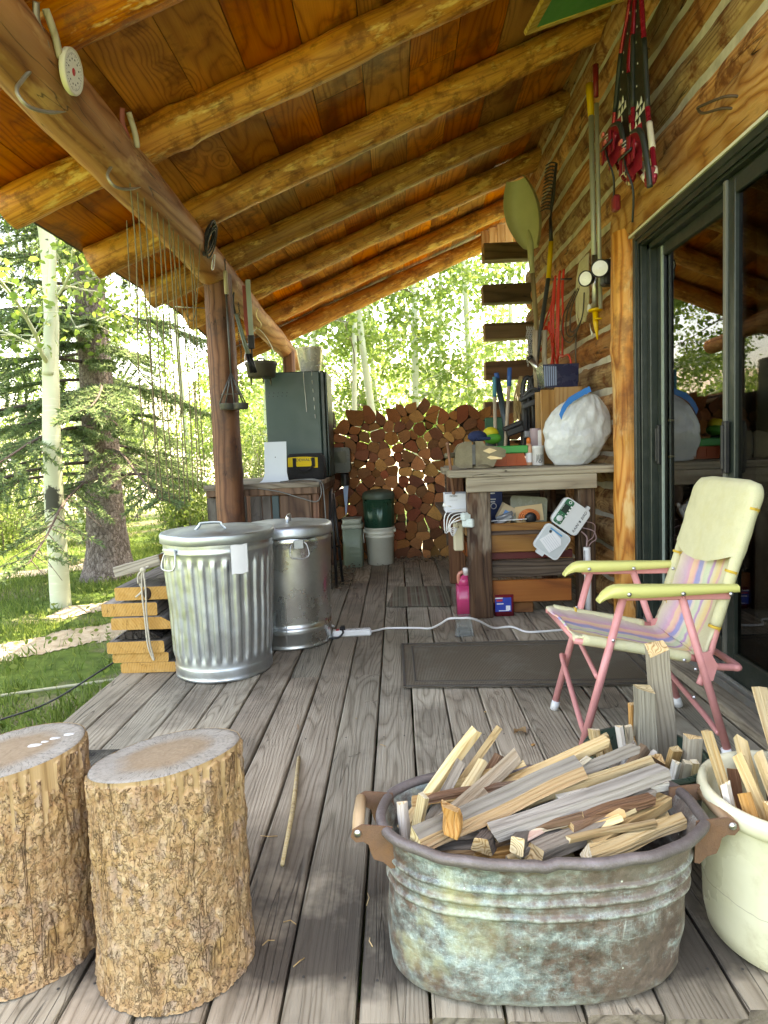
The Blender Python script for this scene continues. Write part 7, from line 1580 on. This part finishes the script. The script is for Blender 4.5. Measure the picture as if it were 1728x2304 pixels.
for i, (sx, sz) in enumerate(seeds):
    if sz > top(sx): continue
    poly = [(sx - .14, max(.003, sz - .13)), (sx + .14, max(.003, sz - .13)), (sx + .14, sz + .13), (sx - .14, sz + .13)]
    for j, (ox, oz) in enumerate(seeds):
        if j == i or abs(ox - sx) > .3 or abs(oz - sz) > .3: continue
        if oz > top(ox) and oz > sz + .03 and fr.random() < .5: continue
        nx, nz = ox - sx, oz - sz; l2 = nx * nx + nz * nz
        if l2 < 1e-6: continue
        d = (ox * ox + oz * oz - sx * sx - sz * sz + wts[i] - wts[j]) / 2
        poly = clipped(poly, nx, nz, d)
        if len(poly) < 3: break
    if len(poly) < 3: continue
    # drop tiny edges, inset, round some corners
    q = []
    for p in poly:
        if not q or math.hypot(p[0] - q[-1][0], p[1] - q[-1][1]) > .022: q.append(p)
    if len(q) < 3: continue
    cx, cz = sum(p[0] for p in q) / len(q), sum(p[1] for p in q) / len(q)
    sh = fr.choice([.995, .99, .99, .985, .98, .97, .90]); q = [(cx + (x - cx) * sh, cz + (z - cz) * sh) for x, z in q]
    wedge = fr.random() < .62; a0 = fr.uniform(0, 6.28)
    for it in range(2):
        r_ = []
        for k in range(len(q)):
            a, p, c = q[k - 1], q[k], q[(k + 1) % len(q)]
            facing = math.cos(math.atan2(p[1] - cz, p[0] - cx) - a0) > -.1
            cut = ((.22 if facing else .04) if wedge else .17) * (1 if it == 0 else .9)
            r_ += [(p[0] + (a[0] - p[0]) * cut, p[1] + (a[1] - p[1]) * cut), (p[0] + (c[0] - p[0]) * cut, p[1] + (c[1] - p[1]) * cut)]
        q = r_
    L = fr.uniform(.36, .44); y0 = 5.78 + fr.uniform(-.03, .035); n = len(q); b = MB(); tp = fr.uniform(.9, 1.0); sk = (fr.uniform(-.02, .02), fr.uniform(-.015, .015)); tl = (fr.uniform(-.12, .12), fr.uniform(-.1, .1))
    V0 = [(x - cx, (x - cx) * tl[0] + (z - cz) * tl[1], z - cz) for x, z in q]; V1 = [((x - cx) * tp + sk[0], L + fr.uniform(-.004, .004), (z - cz) * tp + sk[1]) for x, z in q]
    b.add(V0 + V1, [tuple(range(n))], 0); b.f.append(tuple(reversed(range(n, 2 * n)))); b.m.append(0); b.s.append(False)
    for k in range(n):
        k2 = (k + 1) % n; mid = ((q[k][0] + q[k2][0]) / 2 - cx, (q[k][1] + q[k2][1]) / 2 - cz)
        b.f.append((k, n + k, n + k2, k2)); b.m.append(1 if math.cos(math.atan2(mid[1], mid[0]) - a0) > -.1 else 2); b.s.append(False)
    o = b.build('firewood_log', [fr.choice(M_fwend), M_fwbark, M_fwsplit], None, (cx, y0, cz)); nlog += 1
    tag(o, 'split reddish-brown log in the see-through firewood stack at the end of the porch', 'firewood', 'split logs of the firewood stack')
# bark litter at the foot of the stack
M_litter = [plain('bark_litter', (.10, .065, .04), .9, var=.5, bump=.4), plain('pale_litter', (.26, .19, .12), .9, var=.5)]
b = MB()
for k in range(420):
    if k % 3: x, y = fr.uniform(-.45, .55), 5.74 - abs(fr.gauss(0, .12))
    else: x, y = -.46 + fr.gauss(0, .06), 5.0 + fr.uniform(-.5, .4)
    s_ = fr.uniform(.008, .028); b.box((x, y, .004 + fr.random() * .03), (s_, s_ * fr.uniform(.3, .8), .004), Matrix.Rotation(fr.uniform(0, 3), 3, 'Z') @ Matrix.Rotation(fr.uniform(-.7, .7), 3, 'X'), mi=k % 2)
o = b.build('bark_litter', M_litter); o['kind'] = 'stuff'; tag(o, 'scattered bark crumbs and dry leaves on the deck below the firewood stack', 'litter')
# ------------------------------------------------------------------ vegetation
nr = np.random.default_rng(11)
def leaves(name, C, size, m, parent=None, kind=None, flat=.0, aspect=.8, seed=None, clump=None):
    """one small kite-shaped leaf per centre"""
    C = np.asarray(C, dtype=np.float64); n = len(C)
    s_ = size * nr.uniform(.65, 1.3, n)
    nz = nr.normal(size=(n, 3)); nz[:, 2] += flat; nz /= np.linalg.norm(nz, axis=1, keepdims=True)
    t_ = nr.normal(size=(n, 3)); t_ -= nz * (t_ * nz).sum(1, keepdims=True); t_ /= np.linalg.norm(t_, axis=1, keepdims=True); w_ = np.cross(nz, t_)
    sh = [(-.5, 0, 0), (-.2, .42 * aspect, .06), (.22, .36 * aspect, .04), (.55, 0, -.06), (.22, -.36 * aspect, .04), (-.2, -.42 * aspect, .06)]
    V = np.stack([C + s_[:, None] * (t_ * a + w_ * b_ + nz * c) for a, b_, c in sh], 1).reshape(-1, 3)
    k = len(sh); me = bpy.data.meshes.new(name)
    me.vertices.add(n * k); me.vertices.foreach_set('co', V.ravel()); me.loops.add(n * k); me.loops.foreach_set('vertex_index', np.arange(n * k, dtype=np.int32))
    me.polygons.add(n); me.polygons.foreach_set('loop_start', np.arange(0, n * k, k, dtype=np.int32)); me.polygons.foreach_set('loop_total', np.full(n, k, dtype=np.int32))
    r_ = np.clip((nr.random(n) * .6 + .4 * (clump if clump is not None else nr.random(n))), 0, 1)
    at = me.attributes.new('rnd', 'FLOAT', 'POINT'); at.data.foreach_set('value', np.repeat(r_, k)); me.materials.append(m); me.update(); me.validate()
    return link(name, me, parent, None, None, kind)
def strips(name, A, B, w, m, parent=None, kind=None, up=(0, 0, 1)):
    """thin tapering blades from A to B"""
    A = np.asarray(A); B = np.asarray(B); n = len(A); d = B - A; sd = np.cross(d, nr.normal(size=(n, 3))); sd /= np.linalg.norm(sd, axis=1, keepdims=True) + 1e-9
    w = np.asarray(w) * nr.uniform(.6, 1.3, n); md = A * .5 + B * .5 + nr.normal(size=(n, 3)) * np.linalg.norm(d, axis=1)[:, None] * .06
    V = np.stack([A - sd * w[:, None] * .5, A + sd * w[:, None] * .5, md + sd * w[:, None] * .5, B, md - sd * w[:, None] * .5], 1).reshape(-1, 3); k = 5
    me = bpy.data.meshes.new(name); me.vertices.add(n * k); me.vertices.foreach_set('co', V.ravel()); me.loops.add(n * k); me.loops.foreach_set('vertex_index', np.arange(n * k, dtype=np.int32))
    me.polygons.add(n); me.polygons.foreach_set('loop_start', np.arange(0, n * k, k, dtype=np.int32)); me.polygons.foreach_set('loop_total', np.full(n, k, dtype=np.int32))
    at = me.attributes.new('rnd', 'FLOAT', 'POINT'); at.data.foreach_set('value', np.repeat(nr.random(n), k)); me.materials.append(m); me.update(); me.validate()
    return link(name, me, parent, None, None, kind)
M_aspleaf = leafmat('aspen_leaf', (.085, .17, .03), (.19, .27, .055), .5, .4)
M_aspleaf2 = leafmat('aspen_leaf_far', (.09, .175, .035), (.21, .29, .07), .5, .4)
M_willow = leafmat('willow_leaf', (.085, .15, .035), (.20, .26, .07), .45, .5)
M_needle = leafmat('spruce_needle', (.10, .165, .075), (.20, .28, .12), .45, .5)
M_grass = leafmat('grass_blade', (.075, .14, .025), (.20, .26, .065), .45, .5)
M_twig = plain('grey_twig', (.20, .17, .14), .85, var=.4)
M_spbark = bark('spruce_bark', (.11, .085, .072), (.25, .205, .18), (.40, .345, .31), 42, .014, 1., .55)
def aspen_bark(name, marks=()):
    t = NT(name, .7, .25); co = t.co(); s = t.sep(co); n = t.noise(co, 5, 4, .6)
    c = t.mix(n, (.42, .46, .30), (.62, .65, .48))
    c = t.mix(t.math('MULTIPLY', t.remap(t.noise(t.vmath('MULTIPLY', co, (3, 3, 26)), 2.2, 3, .6), .58, .68, 0, 1), .35), c, (.72, .73, .62))
    v = t.vmath('MULTIPLY', co, (1, 1, 2.2)); wv = t.vmath('ADD', v, t.vmath('MULTIPLY', t.noise(co, 14, 3, .6, col=True), (.06, .06, .06)))
    d = t.vor(wv, 5.2); g = t.math('GREATER_THAN', t.sep(t.vor(wv, 5.2, out='Color'))[0], .55)
    blk = t.math('MULTIPLY', t.remap(d, .07, .13, 1, 0), g)
    for (mx, my, mz), r_ in marks:
        dd = t.N('VectorMath'); dd.operation = 'DISTANCE'; t.set(dd.inputs[0], t.vmath('MULTIPLY', t.vmath('ADD', co, t.vmath('MULTIPLY', t.vmath('SUBTRACT', t.noise(co, 24, 4, .7, col=True), (.5, .5, .5)), (.16, .16, .16))), (1, 1, .8))); dd.inputs[1].default_value = (mx, my, mz * .8)
        blk = t.math('MAXIMUM', blk, t.remap(dd.outputs['Value'], r_ * .85, r_, 1, 0))
    c = t.mix(t.math('MULTIPLY', blk, .93), c, (.022, .022, .018)); t.col(c); t.bump(t.math('SUBTRACT', n, blk), .3, .01); return t.m
def limb(b, p, d, L, r, rg, droop=0., n=7, wig=.18):
    P = [Vector(p)]; d = Vector(d).normalized()
    for i in range(n):
        d = (d + Vector((rg.uniform(-wig, wig), rg.uniform(-wig, wig), rg.uniform(-wig, wig) * .6 - droop))).normalized(); P.append(P[-1] + d * L / n)
    b.tube(P, [r * (1 - .8 * i / n) for i in range(n + 1)], 7); return P
def aspen(base, pts, r0, label, nleaf, leaf, m, bark_m, seed, limbs=16, zlo=1.6, spread=1.5, xmax=None, grp='aspens around the porch', trunk_n=16):
    rg = random.Random(seed); T = thing('aspen_tree', label, 'tree', base, grp); b = MB()
    P = smooth_path(pts, 6); b.tube([p + Vector((.012 * mn.noise((p.z * 2, seed, 0)), 0, 0)) for p in P], [r0 * (1.18 if i == 0 else 1) * (1 - .72 * (i / (len(P) - 1)) ** 1.3) for i in range(len(P))], trunk_n); b.build('trunk', bark_m, T)
    C = []; cl = []; bl = MB()
    for k in range(limbs):
        z = zlo + (P[-1].z - zlo) * (k + rg.random()) / limbs; i = min(range(len(P)), key=lambda q: abs(P[q].z - z)); a = rg.uniform(0, 6.28)
        L = spread * rg.uniform(.55, 1.1) * (1 - .35 * k / limbs); Q = limb(bl, P[i], (math.cos(a), math.sin(a), rg.uniform(.2, .9)), L, r0 * rg.uniform(.16, .3), rg, .03)
        for j in range(2, len(Q)):
            for s_ in range(2):
                d = (Q[j] - Q[j - 1]).normalized() + Vector((rg.uniform(-1, 1), rg.uniform(-1, 1), rg.uniform(-.7, .5))); W = limb(bl, Q[j], d, L * rg.uniform(.2, .4), .006, rg, .05, 4, .3)
                c = rg.random()
                for _ in range(max(1, int(nleaf / (limbs * 12)))):
                    w_ = W[rg.randrange(1, len(W))]; p = w_ + Vector((rg.gauss(0, .11), rg.gauss(0, .11), rg.gauss(0, .09) - .03))
                    if xmax is None or p.x < xmax: C.append(p[:]); cl.append(c)
    bl.build('limbs', M_twig if r0 < .05 else bark_m, T); leaves('crown', C, leaf, m, T, clump=np.array(cl)); return T
M_ab1 = aspen_bark('aspen_bark_near', [((-2.93, 5.26, .70), .115), ((-2.96, 5.26, .80), .06), ((-2.90, 5.27, .64), .06)])
M_ab2 = aspen_bark('aspen_bark_far')
aspen((-2.95, 5.35, -.24), [(-2.94, 5.34, -.3), (-2.96, 5.37, .3), (-2.955, 5.4, 1.0), (-2.945, 5.45, 1.7), (-2.93, 5.5, 2.3), (-2.95, 5.55, 2.9), (-3.05, 5.6, 3.6), (-3.1, 5.7, 5.0), (-3.0, 5.7, 6.6)], .083, 'nearest aspen with a big black scar low on its pale trunk', 5200, .058, M_aspleaf, M_ab1, 5, 30, 1.75, 1.4, -2.05, trunk_n=24)
b = MB(); b.tube(smooth_path([(-2.945, 5.42, 1.75), (-2.90, 5.40, 2.1), (-2.82, 5.36, 2.5), (-2.78, 5.33, 2.9), (-2.76, 5.3, 3.6)], 6), [.05 - .0013 * i for i in range(25)], 12); o = b.build('limb', M_ab1); put(o, [q for q in COL.objects if q.name == 'aspen_tree'][0])
# spruce
def spruce(base, r0, H, label, zlo, nb, seed, Lm, dens=1., grp='spruces beside the porch', xmax=None):
    rg = random.Random(seed); T = thing('spruce_tree', label, 'tree', base, grp); bx, by, bz = base
    b = MB(); rows = []
    for j in range(80):
        t_ = j / 79; z = bz - .05 + (H + .05) * t_ ** 1.5; rr = r0 * (1 - t_ ** 1.5) ** .8 + .01 + .10 * r0 * 5 * math.exp(-(z - bz) / .22); row = []
        for i in range(48):
            a = 2 * math.pi * i / 48; row.append((bx + math.cos(a) * rr * (1 + .05 * mn.noise((math.cos(a) * 2, math.sin(a) * 2, z * 2)) + .14 * math.exp(-(z - bz) / .25) * math.sin(5 * a + 1)) + .012 * mn.noise((math.cos(a) * 9, math.sin(a) * 9, z * 8)), by + math.sin(a) * rr * (1 + .05 * mn.noise((math.cos(a) * 2, 5, z * 2))), z))
        rows.append(row)
    b.grid(rows, 0, True, .5, True); b.build('trunk', M_spbark, T)
    bl = MB(); A = []; B = []
    for k in range(nb + 16):
        t_ = k / nb; z = zlo + (H * .96 - zlo) * t_ ** 1.25; a = k * 2.399 + rg.uniform(-.3, .3); L = Lm * (1 - min(1, t_)) ** .75 * rg.uniform(.7, 1.1) + .15
        if k >= nb: t_ = .2; z = rg.uniform(1.25, 2.9); a = rg.uniform(-2.5, -.5); L = rg.uniform(.55, 1.0)   # sprays drooping in front of the trunk
        d = Vector((math.cos(a), math.sin(a), .05 + .25 * t_)); P = [Vector((bx, by, bz + z)) + d * r0 * (1 - t_) * .8]; n = 9
        for i in range(n): d = (d + Vector((rg.uniform(-.08, .08), rg.uniform(-.08, .08), -.075 + .02 * i * (i > 5)))).normalized(); P.append(P[-1] + d * L / n)
        if xmax is not None and P[-1].x > xmax + (.4 if z < 1.75 else 0): continue
        bl.tube(P, [.018 * (1 - .75 * i / n) for i in range(n + 1)], 6); low = z < zlo + .35
        for i in range(2, n + 1):
            for s_ in (-1, 1):
                for rep in range(3):
                    side = Vector((-d.y, d.x, 0)) * s_; f = (P[i] - P[i - 1]).normalized(); tl = L * (.30 - .018 * i) * rg.uniform(.6, 1.2); td = (side * rg.uniform(.5, 1) + f * .7 + Vector((0, 0, rg.uniform(-.55, -.05)))).normalized(); q = P[i - 1].lerp(P[i], rg.random()); e = q + td * tl
                    bl.tube([q, e], [.004, .0015], 4, cap=False)
                    if low and rg.random() < .5: continue
                    m_ = int(26 * dens * (tl / .3)) + 6
                    for u in range(m_):
                        p = q.lerp(e, rg.uniform(.05, 1)); nd = (td * .8 + Vector((rg.uniform(-1, 1), rg.uniform(-1, 1), rg.uniform(-.8, .9)))).normalized(); A.append(p[:]); B.append((p + nd * rg.uniform(.035, .06))[:])
    bl.build('limbs', plain('spruce_twig', (.085, .065, .055), .9, var=.4), T); strips('crown', A, B, np.full(len(A), .0105), M_needle, T); return T
spruce((-3.1, 6.62, -.24), .185, 9.0, 'thick-trunked spruce with drooping branches behind the nearest aspen', 1.0, 120, 3, 2.5, 1.9, xmax=-1.85)
# aspen grove past the firewood
G2 = 'aspens behind the firewood stack'
for k, (x, y, lean, lab) in enumerate([(-.22, 9.2, -.35, 'pale aspen leaning left, right of the fridge, behind the firewood stack'), (-.62, 9.0, .12, 'slender aspen nearest the green fridge, behind the firewood stack'), (.27, 9.8, .1, 'aspen with a dark scarred trunk behind the middle of the firewood stack'), (1.25, 10.2, -.1, 'aspen seen between the projecting corner log ends'), (-1.5, 11.0, .2, 'aspen showing between the porch post and the green fridge'), (.75, 12.2, .2, 'aspen standing deeper in the grove, right of the scarred trunk'), (-.3, 13.0, -.2, 'farthest aspen of the grove behind the firewood stack'), (2.2, 12.0, 0., 'aspen hidden mostly by the cabin corner'), (-2.6, 12.6, .1, 'aspen behind the thicket left of the porch post'), (-4.4, 13.5, -.2, 'aspen far behind the spruce trunk'), (-6.2, 12.2, .2, 'aspen behind and left of the nearest aspen'), (-8.0, 13.5, 0., 'aspen at the left picture edge, behind the shrubs'), (-3.4, 15.0, .2, 'thin aspen in the back row, right of the spruce'), (-9.6, 11.5, .1, 'aspen furthest left of the yard')]):
    z0 = gz(x, y); aspen((x, y, z0), [(x, y, z0 - .1), (x + lean * .25, y, z0 + 1.4), (x + lean * .7, y + .05, z0 + 3.), (x + lean, y + .1, z0 + 5.), (x + lean * 1.1, y, z0 + 7.5)], .065 if k != 1 else .045, lab, 5200, .075, M_aspleaf2, M_ab2, 40 + k, 20, z0 + 1.25, 1.75, grp=G2)
# willow thicket
def shrub(x, y, H, label, seed, nl=2600, m=M_willow, stems=16, spread=.9, ls=.055):
    rg = random.Random(seed); z0 = gz(x, y); T = thing('willow_shrub', label, 'shrub', (x, y, z0), 'willow shrubs of the thicket'); bl = MB(); C = []; cl = []
    for k in range(stems):
        a = rg.uniform(0, 6.28); P = limb(bl, (x + rg.uniform(-.3, .3), y + rg.uniform(-.3, .3), z0 - .05), (math.cos(a) * rg.uniform(.05, .5), math.sin(a) * rg.uniform(.05, .5), 1), H * rg.uniform(.6, 1.1), .013, rg, -.01, 8, .12); c = rg.random()
        for _ in range(nl // stems):
            p = P[rg.randrange(1, 9)] + Vector((rg.gauss(0, .16 * spread), rg.gauss(0, .16 * spread), rg.gauss(0, .14))); C.append((p.x, p.y, max(p.z, z0 + .03))); cl.append(c)
    bl.build('stems', M_twig, T); leaves('foliage', C, ls, m, T, clump=np.array(cl), aspect=.55)
sh = [(-4.6, 9.6, 1.5), (-3.3, 9.9, 1.7), (-2.4, 10.3, 1.9), (-5.7, 8.7, 1.3), (-6.6, 10.2, 1.9), (-4.1, 11.6, 2.4), (-1.7, 9.9, 1.5), (-2.9, 8.7, .95), (-7.8, 9.4, 1.8), (-5.4, 12.6, 2.8), (-1.0, 9.4, 1.2), (-7.6, 12.8, 3.0), (-3.4, 13.6, 2.8), (-9.4, 11.5, 2.6), (-2.0, 8.5, .8)]
slab = ['between the spruce and the porch post, low part of the thicket', 'straight behind the spruce trunk', 'right of the spruce trunk, with many bare upright stems', 'left of the nearest aspen trunk', 'far left behind the nearest aspen', 'tall, rising behind the spruce trunk', 'beside the porch post', 'low, at the foot of the spruce on its right', 'by the left picture edge', 'tall, in the back row left of the spruce', 'between post and fridge', 'tallest, back row at the left', 'back row, right of the spruce', 'far left in the back row', 'lowest, right beside the trash cans']
for k, ((x, y, H), lb) in enumerate(zip(sh, slab)): shrub(x, y, H, 'yellow-green willow shrub ' + lb, 70 + k, 3000 if y < 11 else 2200, stems=20 if k in (1, 2, 6) else 14)
# far tree belt along the slope
b_c = []; cl = []
for k in range(46):
    x, y = nr.uniform(-26, 22), nr.uniform(19, 34); z0 = gz(x, y); c = nr.random()
    n = 420; q = nr.normal(size=(n, 3)); q /= np.linalg.norm(q, axis=1, keepdims=True); q *= nr.uniform(.6, 1.0, (n, 1)); hh = nr.uniform(1.2, 2.6)
    q = q * np.array([1.3, 1.3, hh]) + np.array([x, y, z0 + hh * .9]); b_c.append(q); cl.append(np.full(n, c))
o = leaves('far_woodland', np.concatenate(b_c), .22, M_aspleaf2, None, 'stuff', clump=np.concatenate(cl)); tag(o, 'sunlit woodland scattered over the slope beyond the yard', 'woodland')
# grass
n = 62000; gx_ = -1.36 - np.abs(nr.gamma(1.5, 1.5, n)); gy_ = 1.6 + nr.random(n) ** 1.25 * 9.5
ms = np.array([mn.noise((a * .9, c * .9, 7)) + .5 * mn.noise((a * 2.6, c * 2.6, 1)) for a, c in zip(gx_, gy_)]); keep = (ms > -.06) | (nr.random(n) < .12); gx_, gy_, ms = gx_[keep], gy_[keep], ms[keep]
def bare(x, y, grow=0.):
    """> 0 inside the pale bare patches of the lawn, the long one painting its sunlit strip"""
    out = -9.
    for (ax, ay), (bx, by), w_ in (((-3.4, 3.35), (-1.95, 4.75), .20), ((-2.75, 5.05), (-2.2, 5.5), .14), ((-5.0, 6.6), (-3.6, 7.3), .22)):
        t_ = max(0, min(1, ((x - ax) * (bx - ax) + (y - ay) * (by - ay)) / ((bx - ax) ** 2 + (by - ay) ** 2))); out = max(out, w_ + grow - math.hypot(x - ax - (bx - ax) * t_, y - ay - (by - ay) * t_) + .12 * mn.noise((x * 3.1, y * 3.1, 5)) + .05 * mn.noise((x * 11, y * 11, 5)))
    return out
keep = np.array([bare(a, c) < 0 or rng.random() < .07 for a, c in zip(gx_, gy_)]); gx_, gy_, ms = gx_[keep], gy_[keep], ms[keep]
zz = np.array([gz(a, c) for a, c in zip(gx_, gy_)]); hgt = (.035 + .055 * nr.random(len(gx_))) * (1 + .7 * np.clip(ms, 0, 1)) * (1 + .5 * (gx_ > -1.75)); A = np.stack([gx_, gy_, zz - .01], 1); B = A + np.stack([nr.normal(0, .4, len(gx_)) * hgt, nr.normal(0, .4, len(gx_)) * hgt, hgt], 1)
o = strips('grass', A, B, np.full(len(A), .0065), M_grass, None, 'stuff'); tag(o, 'green lawn grass growing beside the porch deck', 'grass')
n = 500; gx_ = -1.36 - np.abs(nr.normal(0, 1.2, n)); gy_ = nr.uniform(2, 6.5, n); o = leaves('weed_leaves', np.stack([gx_, gy_, np.array([gz(a, c) for a, c in zip(gx_, gy_)]) + nr.uniform(.02, .08, n)], 1), .035, M_grass, None, 'stuff', flat=1.5); tag(o, 'small broad weed leaves scattered in the lawn', 'weeds')
def onground(pts, dz=.03): return smooth_path([(x, y, gz(x, y) + dz) for x, y in pts], 8)
b = MB(); b.tube(onground([(-3.1, 2.95), (-2.4, 3.15), (-1.95, 3.32), (-1.6, 3.45), (-1.40, 3.6)], .03), .0085, 9); o = b.build('garden_hose', plain('pale_hose', (.34, .34, .22), .5)); tag(o, 'pale garden hose lying in the grass beside the deck', 'hose')
b = MB(); b.tube(smooth_path([(-1.9, 2.75, -.15), (-1.7, 2.9, -.12), (-1.52, 3.06, -.03), (-1.40, 3.2, .03), (-1.34, 3.4, .02)], 8), .0045, 8); o = b.build('dark_cable', M_black); tag(o, 'thin black cable running from the plank stack down into the grass', 'cable')
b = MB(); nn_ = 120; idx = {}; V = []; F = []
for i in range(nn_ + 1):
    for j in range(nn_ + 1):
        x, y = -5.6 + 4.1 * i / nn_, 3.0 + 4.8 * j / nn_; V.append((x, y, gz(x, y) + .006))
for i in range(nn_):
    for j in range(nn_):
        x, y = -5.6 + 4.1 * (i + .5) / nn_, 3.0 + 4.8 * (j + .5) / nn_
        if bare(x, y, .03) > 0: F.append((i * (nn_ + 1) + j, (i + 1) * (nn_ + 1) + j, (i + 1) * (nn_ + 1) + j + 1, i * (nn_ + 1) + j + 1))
b.add(V, F, 0, True, .5); t = NT('pale_sunlit_soil', .95, .1); co = t.co(); n = t.noise(co, 14, 5, .7); t.col(t.ramp(n, [(.3, (.26, .21, .14)), (.6, (.45, .39, .29)), (.75, (.56, .50, .40))])); t.bump(n, .5, .02)  # bare soil, its pale colour also painting the sunlit strip of lawn
struct(b.build('bare_sunlit_patch', t.m))
